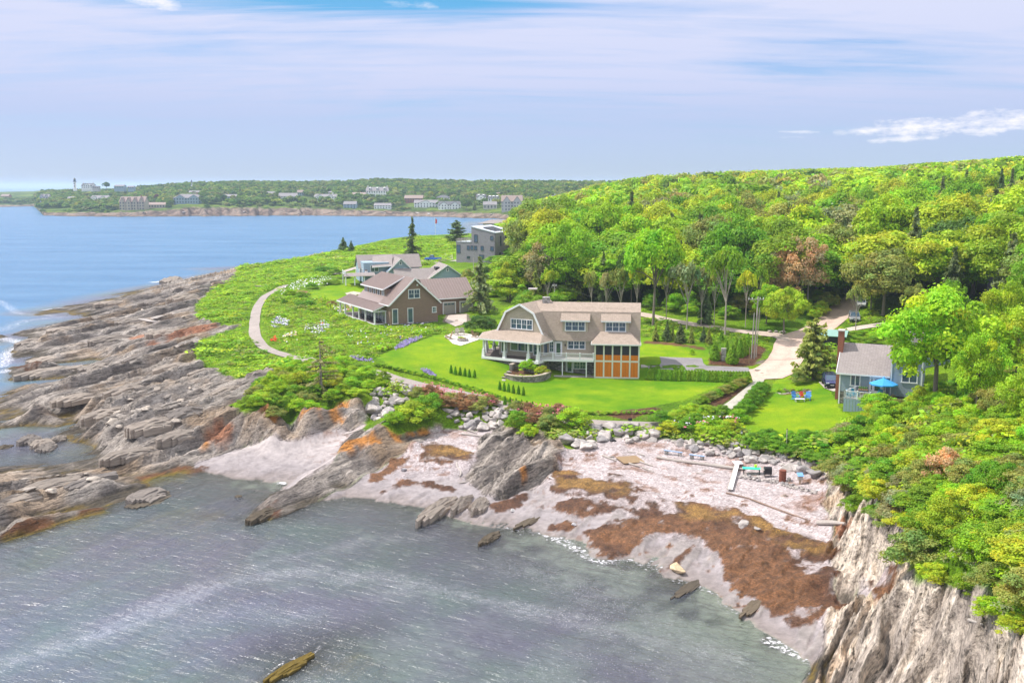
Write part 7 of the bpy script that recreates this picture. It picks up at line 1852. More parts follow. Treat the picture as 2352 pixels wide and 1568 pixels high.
m = MB(); m.add([(0, 0, hh - .3), (1.0, .3, hh - 1.2), (.9, .2, hh - 3.0), (0, 0, hh - 3.2), (0, .05, hh - .3), (1.0, .35, hh - 1.2), (.9, .25, hh - 3.0), (0, .05, hh - 3.2)], [(0, 1, 2, 3), (7, 6, 5, 4), (0, 3, 7, 4), (1, 5, 6, 2)]); m.build('flag_cloth', plain('flag_red', (.75, .08, .12), .7), rt)
# generator post in the mulch, mailbox stones
rt = thing('stone_bollard', 'short grey stone post in the red mulch bed between cedars', 'bollard', at(1661.5, 829)); m = MB(); m.box(-.35, .35, -.25, .25, 0, 2.0); m.build('shaft', M_['fieldstone_l'], rt); m = MB(); m.box(-.38, .38, -.28, .28, 2.0, 2.1); m.build('cap', M_['paver'], rt)
for i, (px, w_) in enumerate([(1767,1.0),(1783,.9),(1792,.5),(1800,.9)]): p = G(px, 763); boulder(p.x, p.y, w_ * 1.3, 'grey granite block at the entrance of the back road', 'granite blocks at the back road', [BLD[i]], (1.2, .8, .8), .2)
# ------------------------------------------------------------------ things on the beach
def log(pts, r, label, mat='grey_wood', name='driftwood_log', group=None, cat='driftwood', n=7):
    P = [Vector(at(*p)) + Vector((0, 0, r * .8)) for p in pts]; o0 = P[0].copy(); m = MB(); m.tube([q - o0 for q in P], [r] * (len(P) - 1) + [r * .6], n); o = m.build(name, M_[mat], None, o0); tag(o, label, cat, group)
log([(1509,1053),(1560,1061),(1620,1069),(1665,1076),(1710,1081)], .16, 'long straight silver timber lying along the upper beach', 'grey_wood')
log([(1640,1070),(1690,1078),(1712,1081)], .14, 'short silver timber overlapping the long one')
log([(1878,1205),(1910,1206),(1941,1207)], .24, 'pale log with sawn end at the foot of the cliff')
log([(1668,1133),(1720,1146),(1770,1165),(1820,1183),(1854,1196)], .09, 'dark rope like pole row across the shingle', 'brown_shake')
log([(1049,1062),(1050,1074),(1058,1083),(1059,1090),(1056,1096)], .11, 'crooked pale stick on the small beach', 'grey_wood')
for i, (a, b) in enumerate([((1060,980),(1092,993)),((1060,998),(1110,1004)),((1065,986),(1095,997)),((885,968),(872,975)),((826,990),(790,1000)),((1384,1047),(1415,1060)),((1390,1052),(1410,1050)),((1444,1066),(1470,1073)),((1470,1062),(1500,1072)),((1475,1075),(1500,1085)),((1441,1040),(1460,1041)),((1465,1044),(1480,1048)),((1150,1000),(1130,990)),((1054,1112),(1075,1108)),((1600,1087),(1620,1090)),((2225,1430),(2255,1440))]):
    log([a, b], rb.uniform(.07, .13), 'bleached drift stick among the flotsam', 'grey_wood', 'driftwood_log', 'bleached drift sticks')
for i in range(4):
    a = at(1671 + i * 3.2, 1129); b = at(1690 + i * 2.6, 1066); m = MB(); c = (a + b) / 2; m.bar(a - c + Vector((0, 0, .22 + .03 * (i % 2))), b - c + Vector((0, 0, .28)), .17, .05); tag(m.build('plank', M_['white'] if i % 2 else M_['grey_wood'], None, c), 'long whitewashed plank laid side by side down the shingle', 'plank', 'planks laid down the shingle')
p = at(1694, 1068); m = MB(); m.box(-.5, .5, -.6, .6, .25, .32); tag(m.build('plank_platform', M_['white'], None, p), 'square white board at the top of the plank walkway', 'board')
p = at(1447, 1058); m = MB(); m.box(-1.4, 1.4, -1.1, 1.1, .06, .14); o = m.build('plywood_sheet', M_['wood'], None, p); o.rotation_euler = (.1, .05, .4); tag(o, 'buff square of plywood lying on the flotsam', 'board')
def bench(pa, pb, label):
    a, b = at(*pa), at(*pb); yw = math.atan2(b.y - a.y, b.x - a.x); L = (b - a).length; rt = thing('plank_bench', label, 'bench', a, yw); m = MB(); m.box(-.1, L + .1, -.16, .16, .48, .54); m.build('seat', plain('pale_blue_paint', (.30, .42, .62), .6), rt)
    for x in (.2, L - .2): m = MB(); m.box(x - .2, x + .2, -.14, .14, -.1, .48); m.build('support', M_['fieldstone_l'], rt)
bench((1527,1044), (1565,1048), 'pale blue plank bench on stone blocks, nearer the culvert'); bench((1585,1054), (1616,1058), 'pale blue plank bench on stone blocks, nearer the plank walkway')
p = at(1726, 1088); rt = thing('beach_table', 'turquoise topped table on the beach near the stone row', 'table', p, R(-10)); m = MB(); m.box(-1.0, 1.0, -.42, .42, .62, .68); m.build('tabletop', plain('turquoise_paint', (.04, .62, .42), .5, .05), rt)
for sx in (-1, 1):
    for sy in (-1, 1): m = MB(); m.box(sx * .85 - .04, sx * .85 + .04, sy * .33 - .04, sy * .33 + .04, -.05, .62); m.build('leg', M_['dark'], rt)
p = at(1735, 1087, .68); rt = thing('toy_bucket', 'small lime yellow bucket on the turquoise table', 'bucket', p); m = MB(); m.cone((0, 0), .12, .0, .28, .17, 10); m.build('pail', plain('lime_plastic', (.65, .85, .02), .4), rt); m = MB(); m.tube([(-.16, 0, .28), (-.1, 0, .42), (.1, 0, .42), (.16, 0, .28)], .012, 5); m.build('handle', M_['dark'], rt)
p = at(1763, 1095); rt = thing('charcoal_grill', 'black charcoal grill with side shelf on the beach', 'grill', p); m = MB(); m.box(-.4, .4, -.28, .28, .35, .85); m.build('firebox', M_['dark'], rt); m = MB(); m.tube([(-.4, 0, .9), (.4, 0, .9)], .27, 10); m.build('lid', M_['dark'], rt); m = MB(); m.box(-.85, -.41, -.25, .25, .8, .84); m.build('side_shelf', M_['grey_wood'], rt)
for sx in (-.33, .33):
    for sy in (-.2, .2): m = MB(); m.box(sx - .025, sx + .025, sy - .025, sy + .025, 0, .35); m.build('leg', M_['dark'], rt)
p = at(1797, 1106); rt = thing('rusty_barrel', 'rust brown steel barrel standing on the beach', 'barrel', p); m = MB(); RU = plain('rusted_steel', (.24, .08, .05), .8, .3, 4); m.tube([(0, 0, 0), (0, 0, 1.25)], .38, 18, cap=True); m.build('drum', RU, rt)
for z in (.02, .42, .83, 1.24): m = MB(); m.tube([(0, 0, z - .02), (0, 0, z + .02)], .405, 18); m.build('hoop', RU, rt)
p = at(1812, 1107); rt = thing('grey_pail', 'small grey metal pail beside the rusty barrel', 'bucket', p); m = MB(); m.cone((0, 0), .17, 0, .42, .22, 12); m.build('pail', M_['door_grey'], rt); m = MB(); m.tube([(-.2, 0, .42), (0, 0, .56), (.2, 0, .42)], .012, 5); m.build('handle', M_['dark'], rt)
p = at(1837, 1112); rt = thing('post_box', 'small box with pale blue slanted roof on a post at the beach', 'box', p); m = MB(); m.box(-.06, .06, -.06, .06, 0, .5); m.build('post_shaft', M_['wood'], rt); m = MB(); m.box(-.25, .25, -.2, .2, .5, .95); m.build('housing', M_['grey_wood'], rt); m = MB(); m.slab([(-.32, -.3, .95), (.32, -.3, .95), (.32, .3, 1.2), (-.32, .3, 1.2)], .05); m.build('lid', plain('sky_blue_paint', (.2, .42, .75), .5), rt)
p = at(1806, 1030); rt = thing('marker_post', 'slender grey wooden post in the shrubs above the rubble', 'post', p); m = MB(); m.tube([(0, 0, -.3), (0, 0, 2.3)], .06); m.build('shaft', M_['grey_wood'], rt); m = MB(); m.cone((0, 0), .08, 2.3, 2.4, .02, 8); m.build('cap', M_['dark'], rt)
for px, py, lb in [(1703, 1009, 'small black garden lantern on a post at the lawn edge near the roses'), (1752.5, 1012, 'small black garden lantern on a post at the lawn tip')]:
    p = at(px, py); rt = thing('garden_lantern', lb, 'lantern', p); m = MB(); m.tube([(0, 0, 0), (0, 0, .75)], .03); m.build('post_shaft', M_['dark'], rt); m = MB(); m.box(-.09, .09, -.09, .09, .75, 1.0); m.build('lamp_glass', M_['white'], rt); m = MB(); m.cone((0, 0), .17, 1.0, 1.18, .02, 8); m.build('lamp_cap', M_['dark'], rt)
p = at(1645.5, 987); rt = thing('waste_bin', 'dark blue litter bin at the end of the coast walk', 'bin', p); m = MB(); m.cone((0, 0), .28, 0, .8, .34, 12); m.build('bin_body', plain('navy_plastic', (.02, .06, .14), .5), rt); m = MB(); m.cone((0, 0), .36, .8, .86, .3, 12); m.build('lid', M_['dark'], rt)
# culvert
p = at(1410, 1014); a = D(1408, 1009, 3.0); rt = thing('culvert_pipe', 'black corrugated culvert pipe opening between the boulders', 'pipe', (a.x, a.y, 2.45), R(12)); m = MB(); nn = 20
Vv = []; Ff = []
for j in range(26):
    y = -0.3 + j * .14; r_ = .56 + (.03 if j % 2 else 0)
    for i in range(nn): t = 2 * PI * i / nn; Vv.append((r_ * math.cos(t), y, r_ * math.sin(t)))
for j in range(25):
    for i in range(nn): Ff.append((j * nn + i, (j + 1) * nn + i, (j + 1) * nn + (i + 1) % nn, j * nn + (i + 1) % nn))
m.add(Vv, Ff); m.tube([(0, 3.0, 0), (0, 3.1, 0)], .55, nn); m.build('pipe', plain('black_pipe', (.02, .02, .022), .5), rt)
p = G(1447, 980); rt = thing('trail_sign', 'small black trail sign on a post above the culvert', 'sign', p); m = MB(); m.tube([(0, 0, 0), (0, 0, 1.1)], .03); m.build('post_shaft', M_['dark'], rt); m = MB(); m.box(-.25, .25, -.03, 0, .8, 1.15); m.build('sign_board', M_['dark'], rt)
p = G(1170, 905) 
log([(1510,958),(1555,962)], .2, 'pale timber lying on the seaward lawn edge', 'grey_wood')
# ------------------------------------------------------------------ far shore across the bay
_pw = [-400, -100, 0, 60, 88, 108, 200, 400, 700, 1000, 1100, 1170, 1260, 1500, 1900]
_yw = [474, 474, 475, 473.5, 473, 494, 496.5, 496, 494, 497, 500, 503, 505, 507, 508]
_ps = [-400, 0, 160, 250, 360, 440, 560, 700, 820, 860, 960, 1100, 1250, 1360, 1500, 1900]
_ys = [438, 436, 431.5, 431, 425, 419, 415, 416.5, 414, 410, 412, 414, 414, 416, 414, 412]
def far_h(x, y, det=True):
    pa = 1176 + F * x / np.maximum(y, 1)
    dw = 34 * F / (np.interp(pa, _pw, _yw) - 427)
    s = y - dw + (fbm(pa / 14, y * 0 + 3, 7, 3) - .5) * 40
    H = 34 + (427 - np.interp(pa, _ps, _ys)) / F * (dw + 560) - 9.5
    b = np.interp(pa, [0, 150, 260, 380, 440, 700, 900, 1170], [2.5, 3, 4, 6, 9, 8, 5, 4.5])
    z = -3 + sm(s, -8, 3) * 3.4 + sm(s, 2, 30) * (b - .4) + sm(s, 30, 560) * (H - b) * .0 + np.clip((s - 30) / 530, 0, 1) ** .85 * (H - b)
    if det: z = z + sm(s, -6, 5) * sm(s, 60, 30) * ((fbm(x / 9, y / 3, 5, 4) - .5) * 4.5)
    return z, s
fy = np.concatenate([np.linspace(880, 1060, 40), np.linspace(1062, 1200, 150), np.linspace(1205, 1900, 140), np.linspace(1910, 3000, 40)])
NF = 700
gy2, ta = np.meshgrid(fy, np.linspace(-.66, .34, NF), indexing='ij'); gx2 = ta * gy2
Zf, Sf = far_h(gx2, gy2)
cf_ = np.zeros(Zf.shape + (3,)) + np.array((.07, .12, .025))
n5 = fbm(gx2 / 30, gy2 / 12, 3, 4)
rockc = mx(c3((.15, .11, .095)), c3((.33, .255, .22)), sm(fbm(gx2 / 14, gy2 / 3, 8, 4), .35, .65)); rockc = mx(rockc, c3((.10, .08, .06)), sm(Zf, .9, .1))
cf_ = mx(cf_, c3((.15, .22, .03)), sm(n5, .5, .62)); cf_ = mx(cf_, rockc, sm(Sf, 34, 22))
I2 = np.arange(len(fy) * NF).reshape(len(fy), NF); Q2 = np.stack([I2[:-1, :-1], I2[:-1, 1:], I2[1:, 1:], I2[1:, :-1]], -1)
m4 = (np.stack([Zf[:-1, :-1], Zf[1:, 1:], Zf[:-1, 1:], Zf[1:, :-1]]).max(0) > -1.5)
Q2 = Q2[m4]
V2 = np.stack([gx2, gy2, Zf], -1).reshape(-1, 3); used, inv2 = np.unique(Q2, return_inverse=True)
tag(link(bpy.data.objects.new('far_shore', arr_mesh('far_shore', V2[used], inv2.reshape(-1, 4), GM['meadow'], cf_.reshape(-1, 3)[used], True))), kind='structure')
_TF = np.arange(900, 2600, 2.0)
def GF(px, py):
    dx, dy, dz = ray(px, py); z = CAMZ + _TF * dz; g = far_h(dx * _TF, dy * _TF, False)[0]; k = np.nonzero(z <= np.maximum(g, 0))[0]
    t = _TF[k[0]] if len(k) else 1500; return Vector((dx * t, dy * t, CAMZ + t * dz))
FW_ = plain('far_white_wall', (.86, .86, .86), .7, .03); FG_ = plain('far_grey_shingle', (.50, .48, .48), .8, .1); FT_ = plain('far_tan_wall', (.48, .42, .34), .8, .1); FB_ = plain('far_blue_wall', (.30, .40, .48), .8, .1); FBR = plain('far_brick_wall', (.35, .16, .12), .8, .1)
RG_ = plain('far_grey_roof', (.27, .25, .26), .8, .1); RD_ = plain('far_dark_roof', (.13, .13, .14), .8, .1); RB_ = plain('far_brown_roof', (.33, .25, .22), .8, .1); FWIN = plain('far_window', (.05, .07, .10), .2, .1)
FWS = {'w': FW_, 'g': FG_, 't': FT_, 'b': FB_, 'r': FBR}; FRS = {'g': RG_, 'd': RD_, 'b': RB_}
HOUSES = []
def far_house(px0, px1, base, top, wl, rf, label, gables=0, floors=2, dorm=0, chim=0, hip=0, name='far_house', yaw=0, annex=None):
    p = GF((px0 + px1) / 2, base); k = depth(p) / F; W = (px1 - px0) * k; Ht = (base - top) * k; hw = Ht * .62; dp = min(W * .8, 14)
    rt = thing(name, label, 'house', p, R(yaw)); HOUSES.append((p.x, p.y, W, dp))
    m = MB(); m.box(-W/2, W/2, 0, dp, -5, hw)
    w_ = W / max(1, gables) * .72
    gx_ = [(-W/2 + W / gables * (i + .5)) for i in range(gables)] if gables else []
    for x in gx_: m.prism([(x - w_/2, -3), (x + w_/2, -3), (x + w_/2, hw), (x, Ht * .93), (x - w_/2, hw)], -1.0, dp / 2)
    if not hip:
        for s in (-1, 1): m.prismx([(0, hw), (dp, hw), (dp/2, Ht - .2)], s * W/2 - .15 * (s > 0), s * W/2 + .15 * (s < 0))
    m.build('wall', FWS[wl], rt)
    r = MB(); e = .5; hx = dp * .45 if hip else -.3
    r.slab([(-W/2 - e, -e, hw - .3), (W/2 + e, -e, hw - .3), (W/2 - hx, dp/2, Ht), (-W/2 + hx, dp/2, Ht)], .25); r.slab([(W/2 + e, dp + e, hw - .3), (-W/2 - e, dp + e, hw - .3), (-W/2 + hx, dp/2, Ht), (W/2 - hx, dp/2, Ht)], .25)
    if hip:
        r.slab([(W/2 + e, -e, hw - .3), (W/2 + e, dp + e, hw - .3), (W/2 - hx, dp/2, Ht)], .25); r.slab([(-W/2 - e, dp + e, hw - .3), (-W/2 - e, -e, hw - .3), (-W/2 + hx, dp/2, Ht)], .25)
    for x in gx_:
        r.slab([(x - w_/2 - .5, -1.4, hw - .4), (x, -1.4, Ht * .95), (x, dp/2, Ht * .95), (x - w_/2 - .5, dp/2, hw - .4)], .25); r.slab([(x + w_/2 + .5, -1.4, hw - .4), (x + w_/2 + .5, dp/2, hw - .4), (x, dp/2, Ht * .95), (x, -1.4, Ht * .95)], .25)
    r.build('roof', FRS[rf], rt)
    for i in range(dorm):
        x = -W/2 + W / dorm * (i + .5); d = MB(); d.box(x - 1, x + 1, 1.0, dp/2, hw, Ht - .8); d.slab([(x - 1.3, .7, Ht - .9), (x + 1.3, .7, Ht - .9), (x + 1.3, dp/2, Ht - .2), (x - 1.3, dp/2, Ht - .2)], .2); o = d.build('dormer', FWS[wl], rt); d = MB(); d.box(x - .6, x + .6, .92, .99, hw + .4, Ht - 1.3); d.build('pane', FWIN, o)
    yb = -1.06 if gables else -.06; nf = floors; n = max(3, int(W / 3.2))
    for f in range(nf):
        z0 = f * hw / nf + hw / nf * .3
        for i in range(n):
            x = -W/2 + W / n * (i + .5); on = any(abs(x - g) < w_/2 - .6 for g in gx_); y = -1.0 if on else 0
            q = MB(); q.box(x - .62, x + .62, y - .08, y - .01, z0, z0 + hw / nf * .5); q.build('window', FWIN, rt)
    for i in range(chim): x = -W/2 + W * (.06 if i == 0 else .94) if chim > 1 else W * .3; q = MB(); q.box(x - .6, x + .6, dp/2 - .6, dp/2 + .6, Ht - 1.5, Ht + 1.8); q.build('chimney', FBR if wl != 'w' else FW_, rt)
    return rt
far_house(187,212,432.5,421,'w','d','lighthouse keeper dwelling with dark gabled roof', 1, 2, 0, 2)
far_house(212,226,432.5,427.5,'g','d','low dark outbuilding beside the keeper dwelling', 0, 1)
far_house(262,284,432.5,424.5,'b','g','pale blue long house on the skyline', 0, 2)
far_house(293,307,433,427,'b','g','small blue grey house on the skyline slope', 0, 1)
far_house(155,172,461.5,451.5,'w','g','small white cottage above the small inlet', 0, 1)
far_house(92,112,463,446,'g','g','grey gabled house at the edge of the inlet woods', 2, 2)
far_house(2,20,457,446,'r','b','reddish roofed house at the outermost wood', 0, 1)
far_house(209,247,463,449,'w','g','white twin gabled house above the inlet', 2, 2)
far_house(275,333,483,452,'t','b','large shingled inn with four gables on the rocky point', 4, 3, 0, 1)
far_house(334,379,478,465,'t','b','low shingled annex with white cupola beside the inn', 0, 1, 0, 0)
far_house(316,336,462,451,'w','b','white house behind the inn', 0, 1)
far_house(399,462,468,446,'b','g','sprawling pale blue hip roofed mansion with glass gable', 2, 2, 0, 1, 1)
far_house(433,460,452,438,'t','g','tan house behind the pale blue mansion', 1, 1)
far_house(511,545,459,446.5,'b','g','low blue grey house alone in the woods', 0, 2)
far_house(607,630,453,440,'w','g','white flat fronted house left of the two on the clearing'.replace('left of the two on', 'at the upper edge of'), 0, 2)
far_house(639,681,462,443.5,'w','g','broad white house with long dormer on the clearing', 0, 3)
far_house(683,697,450,436.5,'b','b','small brown roofed house above the broad white one', 0, 1)
far_house(722,773,461,446,'w','g','long white house with gable ends midway along the bluff', 2, 2, 0, 1)
far_house(750,778,447,438.5,'g','g','grey house with wide roof above the long white house', 0, 1, 0, 0, 1)
far_house(789,818,479,462.5,'b','g','pale blue two storey beach house with balcony', 0, 2)
far_house(808,839,454,442,'w','b','white house with brown roof beside the big white mansion', 1, 1)
far_house(841,891,452,430,'w','g','biggest white mansion with long grey roof and end chimneys', 0, 2, 3, 2)
far_house(859,897,480,466.5,'w','g','white shore house with upper gallery', 0, 2)
far_house(929,971,466,448.5,'r','b','brick and white house among dark trees', 0, 2)
far_house(951,1006,477,459.5,'w','g','white house with large glass gable near the rocks', 1, 2)
far_house(1001,1033,463,448,'w','d','square white house with dark roof above the shore road', 0, 2, 0, 0, 1)
far_house(1007,1058,481.5,462.5,'w','d','white cottage row with dark roofs at the shore', 2, 2)
far_house(1094,1116,463,446,'w','d','white farmhouse with steep gable', 1, 2, 2)
far_house(1121,1146,464,449,'w','d','white house with three dormers', 0, 1, 3)
far_house(1138,1153,452,442.5,'r','b','small brick house above the dormered one', 0, 1)
far_house(1110,1141,481,463,'g','g','grey weathered boathouse behind spruces', 0, 1)
far_house(1152,1200,485,449,'g','b','tall grey shingled house with many gables near the wood edge', 2, 3)
far_house(1262,1278,458,449,'w','g','white house corner showing above the near wood', 0, 1, 0, 1)
# lighthouses
def lighthouse(px, base, top, label, s=1.0):
    p = GF(px, base); h = (base - top) * depth(p) / F; rt = thing('lighthouse', label, 'lighthouse', p); r = h * .16 * s
    m = MB(); m.tube([(0, 0, -3), (0, 0, h * .66)], [r, r * .72], 14); m.build('tower', FW_, rt)
    m = MB(); m.tube([(0, 0, h * .66), (0, 0, h * .70)], r * 1.15, 14); m.build('gallery', M_['dark'], rt); m = MB(); m.tube([(0, 0, h * .70), (0, 0, h * .87)], r * .62, 12); m.build('lantern_room', M_['glass'], rt); m = MB(); m.cone((0, 0), r * .85, h * .87, h, .1, 12); m.build('lantern_roof', M_['dark'], rt)
    for z in (.2, .42): m = MB(); m.box(-.5, .5, -r * 1.05, -r * .7, h * z, h * z + 1.6); m.build('window', FWIN, rt)
lighthouse(172.6, 434, 409, 'white lighthouse tower with black lantern at the end of the far point')
lighthouse(440.5, 428, 413.5, 'slim white second tower rising out of the distant woods', .8)
# woods on the far shore
rngh = random.Random(3); L = []
for yv in np.arange(1140, 1800, 9.5):
    for xv in np.arange(-.66 * yv, .30 * yv, 9.5):
        L.append((xv + rngh.uniform(-4.5, 4.5), yv + rngh.uniform(-4.5, 4.5)))
L = np.array(L); zf, sf = far_h(L[:, 0], L[:, 1], False); clr = fbm(L[:, 0] / 45, L[:, 1] / 45, 77, 3)
FP = []
for (x, y), z, s, c in zip(L, zf, sf, clr):
    if s < 34 or s > 640: continue
    if c > .60 and s < 260: continue
    px = 1176 + F * x / y
    if px > 1500: continue
    bad = False
    for (hx, hy, W, dp) in HOUSES:
        q = (x / y - hx / hy) * hy
        if abs(q) < W/2 + 3 and hy - 60 < y < hy + dp + 3: bad = True; break
    if bad: continue
    h = rngh.uniform(7, 12) * (.45 if s < 60 else 1) * (.75 if px < 330 else 1)
    t = rngh.choices([(.13, .23, .035), (.07, .14, .035), (.18, .23, .08), (.22, .30, .04), (.09, .20, .03)], [.34, .24, .22, .07, .13])[0]
    FP.append((x, y, z - .5, rngh.uniform(9, 15) * (.7 if s < 60 else 1), h, t, rngh.random()))
mass('far_shore_woods', FP, 210, .13, 'distant green woods along the far shore of the bay', nl=9, zc=.52, rz=.46)
for (px, b, t, w_, c, lb, fam) in [(245,433.5,418,18,DRK,'dark round topped tree on the far skyline', DEC), (500 - 57,430,424,0.1,DRK,'', None), (362,468,445,16,(.12,.05,.06),'purple leaved tree behind the shingled inn', DEC), (332,460,440,9,SPG,'dark spruce beside the inn on the far shore', SPR), (552,456,428,16,SPG,'tall dark spruce in the far woods', SPR), (1090,483,462,12,SPG,'dark spruce by the grey boathouse on the far shore', SPR), (1071,483,455,30,DRK,'broad dark tree at the far shore road', DEC)]:
    if not fam: continue
    p = GF(px, b); k = depth(p) / F; tree('spruce_tree' if fam is SPR else 'broadleaf_tree', fam, p.x, p.y, w_ * k, (b - t) * k, c, lb, None, p.z)
FB2 = [(GF(px, b), s) for px, b, s in [(960,490,4),(985,492,5),(1130,493,4),(1105,490,3),(880,489,4),(560,488,5),(420,489,5),(330,490,5)]]
for i, (p, s) in enumerate(FB2): boulder(p.x, p.y, s, 'pale boulder on the rocky rim of the far shore', 'boulders on the far shore rim', None, (2, 1, .6), .1, z=p.z)
# ------------------------------------------------------------------ daylight, sky and air
SUN_EL, SUN_AZ = R(55), R(-78)      # azimuth measured clockwise from +Y
sd = Vector((math.sin(SUN_AZ) * math.cos(SUN_EL), math.cos(SUN_AZ) * math.cos(SUN_EL), math.sin(SUN_EL)))
sl = bpy.data.lights.new('sun', 'SUN'); sl.energy = 4.0; sl.angle = R(0.6); sl.color = (1.0, .955, .89)
so_ = bpy.data.objects.new('sun', sl); C.objects.link(so_)
so_.rotation_euler = sd.to_track_quat('Z', 'Y').to_euler()
w = bpy.data.worlds.new('World'); scn.world = w; w.use_nodes = True
nt = w.node_tree; nt.nodes.clear()
wo = nt.nodes.new('ShaderNodeOutputWorld'); bg = nt.nodes.new('ShaderNodeBackground')
sky = nt.nodes.new('ShaderNodeTexSky'); sky.sky_type = 'NISHITA'; sky.sun_disc = False
sky.sun_elevation = SUN_EL; sky.sun_rotation = SUN_AZ
sky.air_density = 1.0; sky.dust_density = .6; sky.ozone_density = 3.0
tc = nt.nodes.new('ShaderNodeTexCoord').outputs['Generated']
sep = nt.nodes.new('ShaderNodeSeparateXYZ'); nt.links.new(tc, sep.inputs[0])
# thin high cloud sheet: project the direction on a flat layer overhead
zc = mathn(nt, 'MAXIMUM', sep.outputs[2], .0)
inv = mathn(nt, 'DIVIDE', 1.0, mathn(nt, 'ADD', zc, .10))
cx = mathn(nt, 'MULTIPLY', sep.outputs[0], inv); cy = mathn(nt, 'MULTIPLY', sep.outputs[1], inv)
comb = nt.nodes.new('ShaderNodeCombineXYZ'); nt.links.new(cx, comb.inputs[0]); nt.links.new(cy, comb.inputs[1])
mp = mapping(nt, comb.outputs[0], (.55, 1.15, 1), (0, 0, R(10)))
cn = noise(nt, mp, 1.1, 7, .62, .7)
cn2 = noise(nt, mapping(nt, comb.outputs[0], (.5, 3.2, 1), (0, 0, R(-6))), 1.3, 6, .6, .5)
cs = mathn(nt, 'ADD', mathn(nt, 'MULTIPLY', cn, .55), mathn(nt, 'MULTIPLY', cn2, .45))
azm = mathn(nt, 'ARCTAN2', sep.outputs[0], sep.outputs[1])
ex = mathn(nt, 'DIVIDE', mathn(nt, 'SUBTRACT', azm, -.23), .30); ey = mathn(nt, 'DIVIDE', mathn(nt, 'SUBTRACT', sep.outputs[2], .190), .040)
opn = mathn(nt, 'ADD', mathn(nt, 'MULTIPLY', ex, ex), mathn(nt, 'MULTIPLY', ey, ey))
opn = mathn(nt, 'ADD', opn, mathn(nt, 'MULTIPLY', mathn(nt, 'SUBTRACT', cn2, .5), 2.6))
opn = ramp(nt, opn, [(.15, 1.0), (1.0, .0)])
grad = ramp(nt, sep.outputs[2], [(.0, (.30, .40, .64)), (.05, (.285, .40, .68)), (.18, (.22, .38, .70)), (.6, (.30, .42, .62))])
gm_ = nt.nodes.new('ShaderNodeVectorMath'); gm_.operation = 'SCALE'; nt.links.new(grad, gm_.inputs[0]); gm_.inputs['Scale'].default_value = 8.0
veil = mixc(nt, .72, sky.outputs[0], gm_.outputs[0])
el_m = ramp(nt, sep.outputs[2], [(.02, 0.0), (.05, .55), (.09, 1.0)])
cf = ramp(nt, cs, [(.34, 0.0), (.44, .60), (.54, 1.0)])
cf = mathn(nt, 'MULTIPLY', mathn(nt, 'MULTIPLY', cf, el_m), .92)
cf = mathn(nt, 'MULTIPLY', cf, mathn(nt, 'SUBTRACT', 1.0, mathn(nt, 'MULTIPLY', opn, .95)))
base_ = mixc(nt, mathn(nt, 'MULTIPLY', opn, .9), veil, (.75, 2.9, 5.2))
cloudc = ramp(nt, sep.outputs[2], [(.06, (.40, .45, .65)), (.11, (.50, .53, .70)), (.17, (.55, .57, .72)), (.45, (1.0, 1.0, 1.04))])  # overhead cloud above the frame is brightened to lift the shadows
gc_ = nt.nodes.new('ShaderNodeVectorMath'); gc_.operation = 'SCALE'; nt.links.new(cloudc, gc_.inputs[0]); gc_.inputs['Scale'].default_value = 8.4
c1 = mixc(nt, cf, base_, gc_.outputs[0])
# row of small cumulus low in the east
az = mathn(nt, 'ARCTAN2', sep.outputs[0], sep.outputs[1])
cc = nt.nodes.new('ShaderNodeCombineXYZ'); nt.links.new(az, cc.inputs[0]); nt.links.new(sep.outputs[2], cc.inputs[1])
pn = noise(nt, mapping(nt, cc.outputs[0], (38, 95, 1)), 1.0, 7, .68)
def cum(az0, az1, e0, e1, hh, flat=.35):
    t = mathn(nt, 'DIVIDE', mathn(nt, 'SUBTRACT', az, az0), az1 - az0)
    tcl = mathn(nt, 'MULTIPLY', mathn(nt, 'MULTIPLY', mathn(nt, 'GREATER_THAN', t, 0.0), mathn(nt, 'LESS_THAN', t, 1.0)), mathn(nt, 'POWER', mathn(nt, 'MAXIMUM', mathn(nt, 'MULTIPLY', mathn(nt, 'MULTIPLY', t, 4.0), mathn(nt, 'SUBTRACT', 1.0, t)), 0.0), .35))
    base = mathn(nt, 'ADD', e0, mathn(nt, 'MULTIPLY', t, e1 - e0))
    d = mathn(nt, 'SUBTRACT', sep.outputs[2], base)
    d = mathn(nt, 'DIVIDE', mathn(nt, 'ABSOLUTE', d), hh)
    s = mathn(nt, 'SUBTRACT', mathn(nt, 'MULTIPLY', tcl, mathn(nt, 'ADD', -1.0, mathn(nt, 'MULTIPLY', pn, 3.6))), d)
    return ramp(nt, s, [(.0, 0.0), (.9, 1.0)])
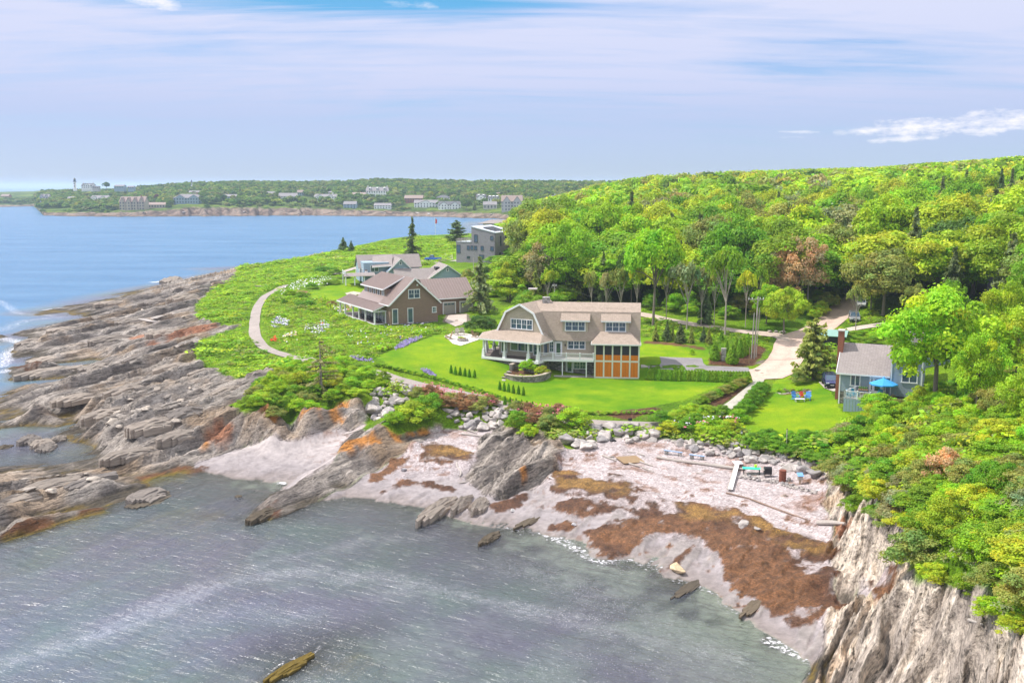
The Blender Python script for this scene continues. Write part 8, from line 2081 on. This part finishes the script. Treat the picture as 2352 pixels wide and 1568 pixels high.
def azz(px): return math.atan2(px - 1176, F * .97)
def ezz(px, py):
    v = Vector(ray(px, py)).normalized(); return v.z
allc = None
for (p0, q0, p1, q1, hpx, amt) in [(1875,306,2420,262,19,1.0),(2080,290,2420,270,18,1.0),(2240,276,2400,262,18,1.0),(1950,324,2110,317,9,.85),(2150,300,2260,297,12,1.0),(2250,296,2352,292,8,.7),(1755,303,1850,304,5,.55),(1760,316,1815,316,4,.35),(340,-4,470,18,16,.9),(900,4,1020,18,10,.4)]:
    k = cum(azz(p0), azz(p1), ezz(p0, q0), ezz(p1, q1), hpx / F * 1.1)
    k = mathn(nt, 'MULTIPLY', k, amt)
    allc = k if allc is None else mathn(nt, 'MAXIMUM', allc, k)
c2 = mixc(nt, allc, c1, (6.2, 6.1, 6.6))
nt.links.new(c2, bg.inputs[0]); bg.inputs[1].default_value = .13
nt.links.new(bg.outputs[0], wo.inputs[0])
scn.view_settings.view_transform = 'Standard'; scn.view_settings.look = 'None'
scn.view_settings.exposure = 0.33; scn.view_settings.gamma = 1.0
# sea air
if not globals().get('NOHAZE'):
    m = bpy.data.materials.new('sea_air'); m.use_nodes = True; n2_ = m.node_tree; n2_.nodes.clear()
    o_ = n2_.nodes.new('ShaderNodeOutputMaterial'); pv = n2_.nodes.new('ShaderNodeVolumePrincipled')
    pv.inputs['Color'].default_value = (.72, .85, 1.0, 1); pv.inputs['Density'].default_value = .00013; pv.inputs['Anisotropy'].default_value = .0
    n2_.links.new(pv.outputs[0], o_.inputs['Volume'])
    hb = MB(); hb.box(-33000, 33000, -60, 30500, -14, 70)
    tag(hb.build('haze', m), 'pale blue sea air over the bay and far shore', kind='stuff')
scn.cycles.volume_bounces = 1
scn.cycles.max_bounces = 6; scn.cycles.diffuse_bounces = 2; scn.cycles.glossy_bounces = 2
scn.cycles.transparent_max_bounces = 12; scn.cycles.transmission_bounces = 3
scn.cycles.use_adaptive_sampling = True; scn.cycles.adaptive_threshold = .02
scn.cycles.use_denoising = True
